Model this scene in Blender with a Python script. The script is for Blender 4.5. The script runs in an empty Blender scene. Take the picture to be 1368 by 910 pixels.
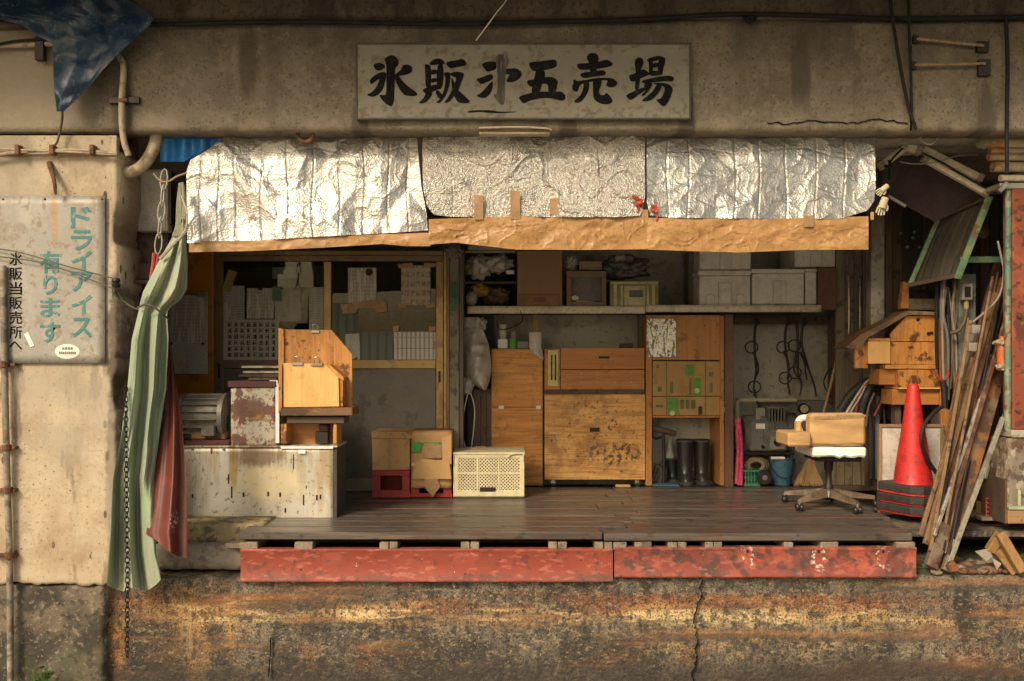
import bpy, bmesh, math, random
from mathutils import Vector, Matrix, noise
random.seed(7)
SC = bpy.context.scene
COL = SC.collection
PI = math.pi
# ------------------------------------------------------------ camera
D, F, ZC, CX, HY = 5.5, 1200.0, 2.0, 684.0, 480.0
cam_d = bpy.data.cameras.new('camera')
cam = bpy.data.objects.new('camera', cam_d); COL.objects.link(cam)
cam.location = (0, -D, ZC); cam.rotation_euler = (PI/2, 0, 0)
cam_d.sensor_width = 36; cam_d.lens = 36*F/1368.0
cam_d.shift_y = 25/1368.0
cam_d.clip_end = 800; cam_d.clip_start = 0.05
SC.camera = cam
# ------------------------------------------------------------ light
SUN_EL, SUN_AZ = math.radians(36), math.radians(-33)      # azimuth: measured from the facade normal, negative = from the left
sd = Vector((math.sin(SUN_AZ)*math.cos(SUN_EL), -math.cos(SUN_AZ)*math.cos(SUN_EL), math.sin(SUN_EL)))  # towards the sun
sl = bpy.data.lights.new('sun', 'SUN'); sl.energy = 2.4; sl.angle = math.radians(15); sl.color = (1.0, 0.89, 0.72)
so = bpy.data.objects.new('sun', sl); COL.objects.link(so)
so.rotation_euler = sd.to_track_quat('Z', 'Y').to_euler(); so.location = (-4, -8, 9)
W = bpy.data.worlds.new('World'); SC.world = W; W.use_nodes = True
wn, wl = W.node_tree.nodes, W.node_tree.links
sky = wn.new('ShaderNodeTexSky'); sky.sky_type = 'NISHITA'; sky.sun_disc = False
sky.sun_elevation = SUN_EL; sky.sun_rotation = math.atan2(sd.x, sd.y)
sky.dust_density = 4.0; sky.ozone_density = 0.6; sky.air_density = 1.2
tint = wn.new('ShaderNodeMix'); tint.data_type = 'RGBA'; tint.blend_type = 'MULTIPLY'
tint.inputs[0].default_value = 1.0
tint.inputs[7].default_value = (1.0, 0.93, 0.78, 1)       # hazy warm air
wl.new(sky.outputs[0], tint.inputs[6])
bg = wn['Background']; bg.inputs['Strength'].default_value = 0.15
wl.new(tint.outputs[2], bg.inputs['Color'])
SC.view_settings.view_transform = 'Standard'; SC.view_settings.look = 'None'
SC.view_settings.gamma = 1.0; SC.view_settings.exposure = 0.2
SC.cycles.use_denoising = True
SC.cycles.max_bounces = 8

# ------------------------------------------------------------ helpers: picture measure -> metres at a given depth
def X(px, Y=0.0): return (px-CX)*(D+Y)/F
def Z(py, Y=0.0): return ZC-(py-HY)*(D+Y)/F
def P(px, py, Y=0.0): return Vector((X(px, Y), Y, Z(py, Y)))
FLOOR = Z(713, 0.0)                                         # top of the wooden platform
def lerp(a, b, t): return a+(b-a)*t
def interp(tab, t):
    if t <= tab[0][0]: return tab[0][1]
    for (a, va), (b, vb) in zip(tab, tab[1:]):
        if t <= b: return lerp(va, vb, (t-a)/(b-a) if b > a else 0)
    return tab[-1][1]
def U(a, b): return random.uniform(a, b)

# ------------------------------------------------------------ objects
def tag(o, label=None, cat=None, group=None, kind=None):
    if label: o['label'] = label
    if cat: o['category'] = cat
    if group: o['group'] = group
    if kind: o['kind'] = kind
    return o
def thing(name, label, cat, loc=(0, 0, 0), group=None):
    o = bpy.data.objects.new(name, None); COL.objects.link(o)
    o.location = loc; o.empty_display_size = .1
    return tag(o, label, cat, group)
def mesh_of(name, bm, mat, smooth=False, off=(0, 0, 0)):
    bmesh.ops.translate(bm, verts=bm.verts, vec=Vector(off))
    me = bpy.data.meshes.new(name); bm.to_mesh(me); bm.free()
    mats = mat if isinstance(mat, (list, tuple)) else [mat]
    for m in mats: me.materials.append(m)
    if smooth:
        me.shade_smooth()
        if smooth != 'all':
            try: me.set_sharp_from_angle(angle=math.radians(40))
            except Exception: pass
    return me
def part(par, name, bm, mat, smooth=False, label=None, kind=None):
    root = par
    while root.parent: root = root.parent
    me = mesh_of(name, bm, mat, smooth, -Vector(root.location))
    o = bpy.data.objects.new(name, me); COL.objects.link(o); o.parent = par
    return tag(o, label, None, None, kind)
def solo(name, label, cat, bm, mat, smooth=False, group=None, kind=None):
    vs = [v.co for v in bm.verts]
    lo = Vector((min(v.x for v in vs), min(v.y for v in vs), min(v.z for v in vs)))
    hi = Vector((max(v.x for v in vs), max(v.y for v in vs), max(v.z for v in vs)))
    loc = Vector(((lo.x+hi.x)/2, (lo.y+hi.y)/2, lo.z))
    me = mesh_of(name, bm, mat, smooth, -loc)
    o = bpy.data.objects.new(name, me); COL.objects.link(o); o.location = loc
    return tag(o, label, cat, group, kind)
def struct(name, bm, mat, smooth=False):
    me = mesh_of(name, bm, mat, smooth)
    o = bpy.data.objects.new(name, me); COL.objects.link(o); o['kind'] = 'structure'
    return o
def dup(root, loc, label=None, rz=None, group=None):
    r = root.copy(); COL.objects.link(r); r.location = loc
    if rz is not None: r.rotation_euler = (0, 0, rz)
    if label: r['label'] = label
    if group: r['group'] = group
    for ch in list(root.children):
        c = ch.copy(); COL.objects.link(c); c.parent = r
        for g in list(ch.children):
            d = g.copy(); COL.objects.link(d); d.parent = c
    return r

# ------------------------------------------------------------ shapes
def NB(): return bmesh.new()
def box(bm, x0, x1, y0, y1, z0, z1, bev=0.003, jit=0.0, rot=None, piv=None):
    if x1 < x0: x0, x1 = x1, x0
    if z1 < z0: z0, z1 = z1, z0
    r = bmesh.ops.create_cube(bm, size=1.0)
    vs = r['verts']
    for v in vs:
        v.co = Vector((lerp(x0, x1, v.co.x+.5), lerp(y0, y1, v.co.y+.5), lerp(z0, z1, v.co.z+.5)))
        if jit: v.co += Vector((U(-jit, jit), U(-jit, jit), U(-jit, jit)))
    bev = min(bev, .3*min(abs(x1-x0), abs(y1-y0), abs(z1-z0)))
    if bev > 0:
        es = list({e for v in vs for e in v.link_edges})
        g = bmesh.ops.bevel(bm, geom=es, offset=bev, segments=1, affect='EDGES', profile=.5)
        vs = [v for v in g['verts']]
    if rot is not None:
        c = piv if piv is not None else Vector(((x0+x1)/2, (y0+y1)/2, (z0+z1)/2))
        vv = set()
        for v in vs: vv.add(v)
        bmesh.ops.rotate(bm, verts=list(vv), cent=c, matrix=rot)
    return vs
def pbox(bm, x0, y0, x1, y1, Y, d, bev=.003, jit=0.0):
    return box(bm, X(x0, Y), X(x1, Y), Y, Y+d, Z(y1, Y), Z(y0, Y), bev, jit)
def PB(*a, **k):
    bm = NB(); pbox(bm, *a, **k); return bm
def prism(bm, pts, d):
    """pts: 3-D outline facing the street, extruded d metres away from it"""
    n = len(pts)
    a = [bm.verts.new(p) for p in pts]; b = [bm.verts.new(Vector(p)+Vector((0, d, 0))) for p in pts]
    f1 = bm.faces.new(a); f2 = bm.faces.new(b[::-1])
    for i in range(n):
        j = (i+1) % n
        bm.faces.new((a[j], a[i], b[i], b[j]))
    bmesh.ops.recalc_face_normals(bm, faces=bm.faces)
    return a+b
def ppoly(bm, pts, Y, d): return prism(bm, [P(x, y, Y) for x, y in pts], d)
def bar(bm, a, b, w, t, up=Vector((0, 1, 0)), bev=.002):
    """rectangular bar from a to b, w wide across, t thick along up"""
    a, b, up = Vector(a), Vector(b), Vector(up)
    ax = (b-a); L = ax.length; ax.normalize()
    s = ax.cross(up).normalized(); u = s.cross(ax).normalized()
    m = Matrix((s, ax, u)).transposed().to_4x4(); m.translation = (a+b)/2
    r = bmesh.ops.create_cube(bm, size=1.0)
    for v in r['verts']: v.co = Vector((v.co.x*w, v.co.y*L, v.co.z*t))
    vs = r['verts']
    if bev:
        bv = min(bev, .3*min(w, t, L))
        g = bmesh.ops.bevel(bm, geom=list({e for v in vs for e in v.link_edges}), offset=bv, segments=1, affect='EDGES', profile=.5)
        vs = g['verts']
    bmesh.ops.transform(bm, matrix=m, verts=list(set(vs)))
    return vs
def smooth_path(pts, k=4):
    pts = [Vector(p) for p in pts]
    if len(pts) < 3 or k < 2: return pts
    out = []
    q = [pts[0]*2-pts[1]]+pts+[pts[-1]*2-pts[-2]]
    for i in range(1, len(q)-2):
        p0, p1, p2, p3 = q[i-1], q[i], q[i+1], q[i+2]
        for s in range(k):
            t = s/k
            out.append(.5*((2*p1)+(p2-p0)*t+(2*p0-5*p1+4*p2-p3)*t*t+(3*p1-p0-3*p2+p3)*t**3))
    out.append(pts[-1]); return out
def tube(bm, pts, r, n=8, k=4, r2=None, closed=False):
    pts = smooth_path(pts, k)
    rings = []; prev = None
    m = len(pts)
    for i, p in enumerate(pts):
        if closed: d = pts[(i+1) % m]-pts[i-1]
        else: d = pts[min(i+1, m-1)]-pts[max(i-1, 0)]
        if d.length < 1e-9: d = Vector((0, 0, 1))
        d.normalize()
        if prev is None:
            a = Vector((0, 0, 1)) if abs(d.z) < .9 else Vector((1, 0, 0))
            s = d.cross(a).normalized()
        else:
            s = (prev-d*prev.dot(d))
            s = s.normalized() if s.length > 1e-6 else d.orthogonal().normalized()
        prev = s; u = d.cross(s)
        rr = r if r2 is None else lerp(r, r2, i/max(1, m-1))
        rings.append([bm.verts.new(p+(s*math.cos(2*PI*j/n)+u*math.sin(2*PI*j/n))*rr) for j in range(n)])
    for i in range(m-1 if not closed else m):
        A, B = rings[i], rings[(i+1) % m]
        for j in range(n):
            bm.faces.new((A[j], A[(j+1) % n], B[(j+1) % n], B[j]))
    if not closed:
        bm.faces.new(rings[0][::-1]); bm.faces.new(rings[-1])
    return bm
def ptube(bm, pts, r, n=8, k=4, r2=None): return tube(bm, [P(*p) for p in pts], r, n, k, r2)
def lathe(bm, prof, c, n=20, axis='z', squash=1.0):
    c = Vector(c); rings = []
    for r, h in prof:
        ring = []
        for j in range(n):
            a = 2*PI*j/n
            if axis == 'z': v = Vector((r*math.cos(a), r*math.sin(a)*squash, h))
            elif axis == 'x': v = Vector((h, r*math.cos(a), r*math.sin(a)))
            else: v = Vector((r*math.cos(a), h, r*math.sin(a)))
            ring.append(bm.verts.new(c+v))
        rings.append(ring)
    for A, B in zip(rings, rings[1:]):
        for j in range(n): bm.faces.new((A[j], A[(j+1) % n], B[(j+1) % n], B[j]))
    if prof[0][0] > 1e-6: bm.faces.new(rings[0][::-1])
    if prof[-1][0] > 1e-6: bm.faces.new(rings[-1])
    bmesh.ops.remove_doubles(bm, verts=[v for r in rings for v in r], dist=1e-6)
    bmesh.ops.recalc_face_normals(bm, faces=bm.faces)
    return bm
def blob(bm, c, rad, amp=.25, freq=3.0, sub=3, seed=0, crumple_amp=0.0):
    r = bmesh.ops.create_icosphere(bm, subdivisions=sub, radius=1.0)
    c = Vector(c)
    for v in r['verts']:
        d = v.co.normalized()
        k = 1+amp*noise.noise(d*freq+Vector((seed*7.1, 3.3, seed)))
        if crumple_amp: k += crumple_amp*crumple(d.x*1.2+d.y, d.z*1.2-d.y*.6, seed)
        v.co = c+Vector((d.x*rad[0]*k, d.y*rad[1]*k, d.z*rad[2]*k))
    return bm
_cr = {}
def crumple(x, z, seed=0, n=9, f=3.0):
    key = (seed, n, f)
    if key not in _cr:
        rr = random.Random(seed*131+5)
        L = []
        for i in range(n):
            a = rr.uniform(0, PI); fr = f*rr.uniform(.5, 2.4)
            L.append((math.cos(a)*fr, math.sin(a)*fr, rr.uniform(0, 1), rr.uniform(.4, 1)/fr*f))
        _cr[key] = L
    s = 0
    for a, b, ph, w in _cr[key]:
        t = (a*x+b*z+ph) % 1.0
        s += w*(abs(t-.5)*4-1)
    return s/len(_cr[key])*1.6
def ridge(x, z, f, seed, k=5.0):
    """thin raised creases between flat areas"""
    n = noise.noise(Vector((x*f, z*f, seed*3.7)))
    return max(0.0, 1-abs(n)*k)**1.5
_ft = {}
def facet(x, z, cx_, cz_, seed):
    """flat triangular facets over a jittered lattice, heights -1..1"""
    def h(i, j):
        k = (seed, i, j)
        if k not in _ft: _ft[k] = random.Random(hash((seed*7919+i*104729+j*1299709))).uniform(-1, 1)
        return _ft[k]
    u, v = x/cx_, z/cz_; i, j = math.floor(u), math.floor(v); u -= i; v -= j
    a, b, c, d = h(i, j), h(i+1, j), h(i+1, j+1), h(i, j+1)
    if (h(i*3+1, j*5+2) > 0):
        return a+(b-a)*u+(c-b)*v if u > v else a+(c-d)*u+(d-a)*v
    return a+(b-a)*u+(d-a)*v if u+v < 1 else c+(d-c)*(1-u)+(b-c)*(1-v)
def sheet(bm, left, right, y0, y1, nu, nv, dep, Y0=0.0, top=None, bottom=None):
    """hanging cloth/paper: left/right edge tables {py: px}, optional top/bottom tables {u: py}; dep(u,v,px,py)->depth"""
    G = []
    for j in range(nv+1):
        v = j/nv; row = []
        for i in range(nu+1):
            u = i/nu
            ya = interp(top, u) if top else y0
            yb = interp(bottom, u) if bottom else y1
            py = lerp(ya, yb, v)
            px = lerp(interp(left, py), interp(right, py), u)
            Y = dep(u, v, px, py)
            row.append(bm.verts.new(P(px, py, Y)))
        G.append(row)
    for j in range(nv):
        for i in range(nu):
            bm.faces.new((G[j][i], G[j+1][i], G[j+1][i+1], G[j][i+1]))
    bmesh.ops.recalc_face_normals(bm, faces=bm.faces)
    return bm
def wall_grid(bm, x0, x1, z0, z1, Y, step, amp, freq, depth, edge=0.0, seed=0.0):
    """a rough slab: front face is an uneven grid, closed at the sides and back"""
    nx = max(2, int((x1-x0)/step)); nz = max(2, int((z1-z0)/step))
    G = []
    for j in range(nz+1):
        row = []
        for i in range(nx+1):
            x, z = lerp(x0, x1, i/nx), lerp(z0, z1, j/nz)
            q = Vector((x, seed, z))
            d = amp*(noise.noise(q*freq)+.5*noise.noise(q*freq*2.7)+.35*noise.noise(q*freq*6))
            ed = min(i, nx-i, j, nz-j)
            xx, zz = x, z
            if edge and ed == 0:
                k = noise.noise(q*9)+.6*noise.noise(q*23)
                k = max(0, k)*edge
                if i == 0: xx += k
                if i == nx: xx -= k
                if j == 0: zz += k*.6
                if j == nz: zz -= k*.6
                d += k*.7
            row.append(bm.verts.new((xx, Y+d, zz)))
        G.append(row)
    for j in range(nz):
        for i in range(nx): bm.faces.new((G[j][i], G[j][i+1], G[j+1][i+1], G[j+1][i]))
    ring = [G[0][i] for i in range(nx+1)]+[G[j][nx] for j in range(1, nz+1)]+[G[nz][i] for i in range(nx-1, -1, -1)]+[G[j][0] for j in range(nz-1, 0, -1)]
    bk = [bm.verts.new((v.co.x, Y+depth, v.co.z)) for v in ring]
    n = len(ring)
    for i in range(n):
        j = (i+1) % n
        bm.faces.new((ring[j], ring[i], bk[i], bk[j]))
    bm.faces.new(bk[::-1])
    return bm
def chaikin(p, n=1):
    for _ in range(n):
        q = []
        for i in range(len(p)):
            a, b = p[i], p[(i+1) % len(p)]
            q += [(a[0]*.75+b[0]*.25, a[1]*.75+b[1]*.25), (a[0]*.25+b[0]*.75, a[1]*.25+b[1]*.75)]
        p = q
    return p
def text_bm(s, size, offset=0.0, space=1.0):
    """lettering in Blender's own font, centred on 0,0 in the x-z plane facing -y"""
    c = bpy.data.curves.new('t', 'FONT'); c.body = s; c.size = size; c.offset = offset
    c.align_x = 'CENTER'; c.align_y = 'CENTER'; c.space_character = space
    c.resolution_u = 3
    o = bpy.data.objects.new('t', c); COL.objects.link(o)
    dg = bpy.context.evaluated_depsgraph_get(); dg.update()
    me = bpy.data.meshes.new_from_object(o.evaluated_get(dg))
    bm = NB(); bm.from_mesh(me)
    bpy.data.objects.remove(o); bpy.data.curves.remove(c); bpy.data.meshes.remove(me)
    for v in bm.verts: v.co = Vector((v.co.x, 0, v.co.y))
    return bm
def put_text(bm, s, px, py, Y, w, h, offset=0.0, tilt=0.0):
    """one string scaled to w x h pixels about (px,py)"""
    t = text_bm(s, 1.0, offset)
    if len(t.verts) == 0: t.free(); return
    xs = [v.co.x for v in t.verts]; zs = [v.co.z for v in t.verts]
    sx = w*(D+Y)/F/max(1e-4, max(xs)-min(xs)); sz = h*(D+Y)/F/max(1e-4, max(zs)-min(zs))
    mx, mz = (max(xs)+min(xs))/2, (max(zs)+min(zs))/2
    c = P(px, py, Y); ct, st = math.cos(tilt), math.sin(tilt)
    vm = {}
    for v in t.verts:
        a, b = (v.co.x-mx)*sx, (v.co.z-mz)*sz
        vm[v] = bm.verts.new(c+Vector((a*ct-b*st, 0, a*st+b*ct)))
    for f in t.faces:
        try: bm.faces.new([vm[v] for v in f.verts])
        except ValueError: pass
    t.free()

# ------------------------------------------------------------ materials
MATS = {}
def rgba(c): return (c[0], c[1], c[2], 1.0)
def M(name, base, layers=(), rough=.75, metal=0.0, bump=.15, bscale=60, coord='obj', rough_var=.12, spec=.4, stretch=(1, 1, 1), emit=None, alpha=None, voro_bump=None, trans=0.0, bdist=.004):
    """base colour plus a stack of worn layers; a layer is (colour, strength, kind, params)
    noise: scale, lo, hi, stretch | dots: scale, radius | band: z0,z1,soft | spot: x,z,rx,rz,lo | lines: ..."""
    if name in MATS: return MATS[name]
    m = bpy.data.materials.new(name); m.use_nodes = True; MATS[name] = m
    N, L = m.node_tree.nodes, m.node_tree.links
    bs = N['Principled BSDF']
    def node(t, **k):
        n = N.new(t)
        for a, b in k.items(): setattr(n, a, b)
        return n
    def math_(op, a, b=None, clamp=False):
        n = node('ShaderNodeMath', operation=op, use_clamp=clamp)
        for i, v in enumerate((a, b)):
            if v is None: continue
            if isinstance(v, (int, float)): n.inputs[i].default_value = v
            else: L.new(v, n.inputs[i])
        return n.outputs[0]
    if coord == 'world':
        co = node('ShaderNodeNewGeometry').outputs['Position']
    else:
        tc = node('ShaderNodeTexCoord'); oi = node('ShaderNodeObjectInfo')
        ad = node('ShaderNodeVectorMath', operation='ADD'); cm = node('ShaderNodeCombineXYZ')
        L.new(math_('MULTIPLY', oi.outputs['Random'], 37.0), cm.inputs[0]); L.new(math_('MULTIPLY', oi.outputs['Random'], 23.0), cm.inputs[2])
        L.new(math_('MULTIPLY', oi.outputs['Random'], 11.0), cm.inputs[1])
        L.new(tc.outputs['Object'], ad.inputs[0])
        if coord == 'obj': L.new(cm.outputs[0], ad.inputs[1])
        co = ad.outputs[0]
    sep = None
    def xyz():
        nonlocal sep
        if sep is None:
            sep = node('ShaderNodeSeparateXYZ'); L.new(co, sep.inputs[0])
        return sep.outputs
    def mapped(st):
        mp = node('ShaderNodeMapping'); L.new(co, mp.inputs[0]); mp.inputs['Scale'].default_value = st
        return mp.outputs[0]
    def noise_(sc, st=(1, 1, 1), det=6, ro=.6, dist=0.0):
        n = node('ShaderNodeTexNoise'); n.inputs['Scale'].default_value = sc; n.inputs['Detail'].default_value = det
        n.inputs['Roughness'].default_value = ro; n.inputs['Distortion'].default_value = dist
        L.new(mapped(st), n.inputs['Vector']); return n.outputs['Fac']
    def ramp(v, lo, hi):
        r = node('ShaderNodeMapRange'); r.interpolation_type = 'SMOOTHSTEP'
        r.inputs['From Min'].default_value = lo; r.inputs['From Max'].default_value = hi
        L.new(v, r.inputs['Value']); return r.outputs[0]
    rgb = node('ShaderNodeRGB'); rgb.outputs[0].default_value = rgba(base); cur = rgb.outputs[0]
    rmask = None
    for ly in layers:
        col, s, kind, p = ly
        if kind == 'noise':
            sc, lo, hi = p[:3]; lo, hi = .5+(lo-.5)*.75, .5+(hi-.5)*.62; st = p[3] if len(p) > 3 else (1, 1, 1)
            mk = ramp(noise_(sc, st, 8, .62, p[4] if len(p) > 4 else 0.0), lo, hi)
        elif kind == 'dots':
            vt = node('ShaderNodeTexVoronoi'); vt.inputs['Scale'].default_value = p[0]
            L.new(mapped(p[2] if len(p) > 2 else (1, 1, 1)), vt.inputs['Vector'])
            sp = node('ShaderNodeSeparateColor'); L.new(vt.outputs['Color'], sp.inputs[0])
            rad = math_('MULTIPLY', math_('POWER', sp.outputs[0], 3.0), p[1])
            mk = math_('LESS_THAN', vt.outputs['Distance'], rad)
        elif kind == 'band':
            z = math_('ADD', xyz()[2], math_('MULTIPLY', math_('SUBTRACT', noise_(p[4] if len(p) > 4 else 3.0, (1, 1, .6)), .5), p[2]*2))
            a = ramp(z, p[0]-p[2], p[0]+p[2]); b = ramp(z, p[1]-p[2], p[1]+p[2])
            mk = math_('MULTIPLY', a, math_('SUBTRACT', 1.0, b))
            br = p[3] if len(p) > 3 else None
            if br: mk = math_('MULTIPLY', mk, ramp(noise_(br[0], br[3] if len(br) > 3 else (1, 1, 1)), br[1], br[2]))
        elif kind == 'spot':
            dx = math_('DIVIDE', math_('SUBTRACT', xyz()[0], p[0]), p[2]); dz = math_('DIVIDE', math_('SUBTRACT', xyz()[2], p[1]), p[3])
            r2 = math_('SQRT', math_('ADD', math_('MULTIPLY', dx, dx), math_('MULTIPLY', dz, dz)))
            r2 = math_('ADD', r2, math_('MULTIPLY', math_('SUBTRACT', noise_(p[5] if len(p) > 5 else 6.0, p[6] if len(p) > 6 else (1, 1, 1)), .5), p[4]))
            mk = math_('SUBTRACT', 1.0, ramp(r2, .55, 1.1))
            if len(p) > 7: mk = math_('MULTIPLY', mk, ramp(noise_(p[7][0], p[7][3] if len(p[7]) > 3 else (1, 1, 1)), p[7][1], p[7][2]))
        elif kind == 'crack':
            vt = node('ShaderNodeTexVoronoi', feature='DISTANCE_TO_EDGE'); vt.inputs['Scale'].default_value = p[0]
            ds = node('ShaderNodeVectorMath', operation='ADD'); nz = node('ShaderNodeTexNoise'); nz.inputs['Scale'].default_value = p[0]*3
            sc2 = node('ShaderNodeVectorMath', operation='SCALE'); sc2.inputs['Scale'].default_value = .35/p[0]
            L.new(co, nz.inputs['Vector']); L.new(nz.outputs['Color'], sc2.inputs[0]); L.new(co, ds.inputs[0]); L.new(sc2.outputs[0], ds.inputs[1])
            L.new(ds.outputs[0], vt.inputs['Vector'])
            mk = math_('MULTIPLY', math_('LESS_THAN', vt.outputs['Distance'], p[1]), ramp(noise_(p[2] if len(p) > 2 else 1.0), .5, .56))
        elif kind == 'grid':      # printed lines/boxes: pitch x, pitch z, ink share x, ink share z, breakup
            fx = math_('FRACT', math_('DIVIDE', xyz()[0], p[0])); fz = math_('FRACT', math_('DIVIDE', xyz()[2], p[1]))
            mk = math_('MULTIPLY', math_('LESS_THAN', fx, p[2]), math_('LESS_THAN', fz, p[3]))
            if len(p) > 4: mk = math_('MULTIPLY', mk, math_('GREATER_THAN', noise_(p[4], p[5] if len(p) > 5 else (1, 1, 1), 2), .47))
        elif kind == 'wave':
            w = node('ShaderNodeTexWave'); w.inputs['Scale'].default_value = p[0]; w.inputs['Distortion'].default_value = p[1]
            w.inputs['Detail'].default_value = 3; w.inputs['Detail Scale'].default_value = 1.5
            w.bands_direction = p[2]; L.new(mapped(p[3]), w.inputs['Vector'])
            mk = ramp(w.outputs['Fac'], p[4], p[5])
        mk = math_('MULTIPLY', mk, s)
        mx = node('ShaderNodeMix', data_type='RGBA'); L.new(mk, mx.inputs[0]); L.new(cur, mx.inputs[6]); mx.inputs[7].default_value = rgba(col)
        cur = mx.outputs[2]
    L.new(cur, bs.inputs['Base Color'])
    nb = noise_(bscale, stretch, 5, .65)
    rv = node('ShaderNodeMapRange'); rv.inputs['To Min'].default_value = max(.03, rough-rough_var); rv.inputs['To Max'].default_value = min(1, rough+rough_var)
    rv.inputs['From Min'].default_value = .3; rv.inputs['From Max'].default_value = .7
    L.new(noise_(max(2, bscale*.15), stretch, 4), rv.inputs['Value']); L.new(rv.outputs[0], bs.inputs['Roughness'])
    bs.inputs['Metallic'].default_value = metal; bs.inputs['Specular IOR Level'].default_value = spec
    if trans: bs.inputs['Transmission Weight'].default_value = trans
    if bump:
        bn = node('ShaderNodeBump'); bn.inputs['Strength'].default_value = bump; bn.inputs['Distance'].default_value = bdist
        h = nb
        if voro_bump:
            vt = node('ShaderNodeTexVoronoi'); vt.inputs['Scale'].default_value = voro_bump; L.new(co, vt.inputs['Vector'])
            h = math_('ADD', math_('MULTIPLY', nb, .5), vt.outputs['Distance'])
        L.new(h, bn.inputs['Height']); L.new(bn.outputs[0], bs.inputs['Normal'])
    if emit: bs.inputs['Emission Color'].default_value = rgba(emit[0]); bs.inputs['Emission Strength'].default_value = emit[1]
    if alpha is not None: bs.inputs['Alpha'].default_value = alpha
    return m
def plain(name, c, rough=.6, metal=0.0, var=.25, bump=.1, dirt=.35):
    """simple worn paint/plastic: colour with mottling and grime"""
    dk = tuple(v*.45 for v in c); lt = tuple(min(1, v*1.25) for v in c)
    return M(name, c, [(lt, var, 'noise', (4, .45, .7)), (dk, dirt, 'noise', (7, .5, .72)), (dk, dirt*.8, 'noise', (9, .52, .74, (1, 1, .15))), (dk, dirt, 'noise', (34, .56, .7)), (tuple(v*.25 for v in c), dirt, 'noise', (70, .62, .72))], rough=rough, metal=metal, bump=bump)
def wood(name, c, dark, axis='x', rough=.6, dirt=.5, grain=.6, sp=()):
    st = {'x': (.12, 1, 1), 'z': (1, 1, .12), 'y': (1, .12, 1)}[axis]
    st2 = {'x': (.04, 1, 1), 'z': (1, 1, .04), 'y': (1, .04, 1)}[axis]
    return M(name, c, [(dark, grain*.6, 'noise', (14, .42, .68, st, .6)), (dark, grain*.6, 'noise', (70, .45, .7, st2)),
                       (tuple(v*1.25 for v in c), .35, 'noise', (5, .5, .75, st)), (tuple(v*.4 for v in dark), dirt, 'noise', (9, .58, .72)),
                       (tuple(v*.3 for v in dark), dirt, 'dots', (22, .25))]+list(sp), rough=rough, bump=.25, bscale=70, stretch=st2)
# ------------------------------------------------------------ material palette
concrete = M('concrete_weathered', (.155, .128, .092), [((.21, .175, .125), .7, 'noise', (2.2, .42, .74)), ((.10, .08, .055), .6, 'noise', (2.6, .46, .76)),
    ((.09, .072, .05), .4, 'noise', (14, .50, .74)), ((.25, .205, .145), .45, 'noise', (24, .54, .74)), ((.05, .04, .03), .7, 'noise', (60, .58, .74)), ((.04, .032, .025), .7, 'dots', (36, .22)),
    ((.075, .06, .042), .4, 'noise', (6, .52, .78, (1, 1, .1))), ((.06, .048, .036), .7, 'band', (3.80, 4.4, .14, (3, .34, .66, (1, 1, .5)))), ((.28, .225, .15), .6, 'band', (3.28, 3.46, .08, (7, .40, .66))),  # bands: soot and overhang shade painted dark on top, lit lower edge paler
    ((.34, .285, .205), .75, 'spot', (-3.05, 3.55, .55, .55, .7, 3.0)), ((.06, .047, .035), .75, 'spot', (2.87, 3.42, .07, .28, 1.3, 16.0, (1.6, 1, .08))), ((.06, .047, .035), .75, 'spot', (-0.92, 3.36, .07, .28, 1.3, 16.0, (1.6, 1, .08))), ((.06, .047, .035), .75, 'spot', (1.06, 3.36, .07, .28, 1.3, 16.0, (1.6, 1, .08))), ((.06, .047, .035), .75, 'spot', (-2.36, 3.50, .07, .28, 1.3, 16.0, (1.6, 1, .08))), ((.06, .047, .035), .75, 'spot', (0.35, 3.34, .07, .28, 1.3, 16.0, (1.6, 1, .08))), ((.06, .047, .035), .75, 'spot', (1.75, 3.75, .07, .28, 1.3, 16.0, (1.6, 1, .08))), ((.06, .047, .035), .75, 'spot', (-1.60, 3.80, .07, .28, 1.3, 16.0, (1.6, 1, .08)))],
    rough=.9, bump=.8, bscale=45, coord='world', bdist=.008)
fascia_m = M('concrete_painted_shade', (.085, .068, .048), [((.14, .11, .075), .6, 'noise', (3, .5, .75)), ((.03, .024, .02), .75, 'noise', (6, .48, .7, (1, 1, .4))), ((.03, .024, .02), .6, 'noise', (40, .54, .68))], rough=.9, bump=.6, bscale=40, coord='world')  # darker concrete with the shade under the overhang put into its colour
plaster = M('plaster_cream', (.45, .36, .245), [((.51, .42, .295), .7, 'noise', (3, .42, .72)), ((.34, .265, .17), .6, 'noise', (2.6, .50, .74)),
    ((.27, .205, .13), .4, 'noise', (10, .56, .76)), ((.53, .44, .31), .4, 'noise', (22, .55, .74)), ((.18, .13, .085), .6, 'noise', (55, .60, .72)), ((.05, .04, .03), .95, 'dots', (13, .20, (1, 1, .45))), ((.06, .045, .03), .9, 'dots', (40, .22)), ((.17, .125, .08), .7, 'noise', (7, .60, .72, (1, 1, .25))), ((.36, .31, .235), .6, 'noise', (1.4, .48, .66)),
    ((.29, .225, .145), .5, 'noise', (5, .52, .74, (1, 1, .08))), ((.28, .175, .09), .55, 'band', (.7, 1.1, .14, (4, .40, .66))), ((.24, .185, .12), .5, 'band', (2.95, 3.5, .12, (5, .42, .66, (1, 1, .5)))),
    ((.11, .085, .06), .9, 'spot', (-2.415, 1.6, .045, 1.0, 2.2, 9.0)), ((.3, .25, .19), .8, 'spot', (-2.43, 1.2, .035, .6, 2.4, 14.0))],
    rough=.85, bump=.45, bscale=34, coord='world', bdist=.005)
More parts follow.
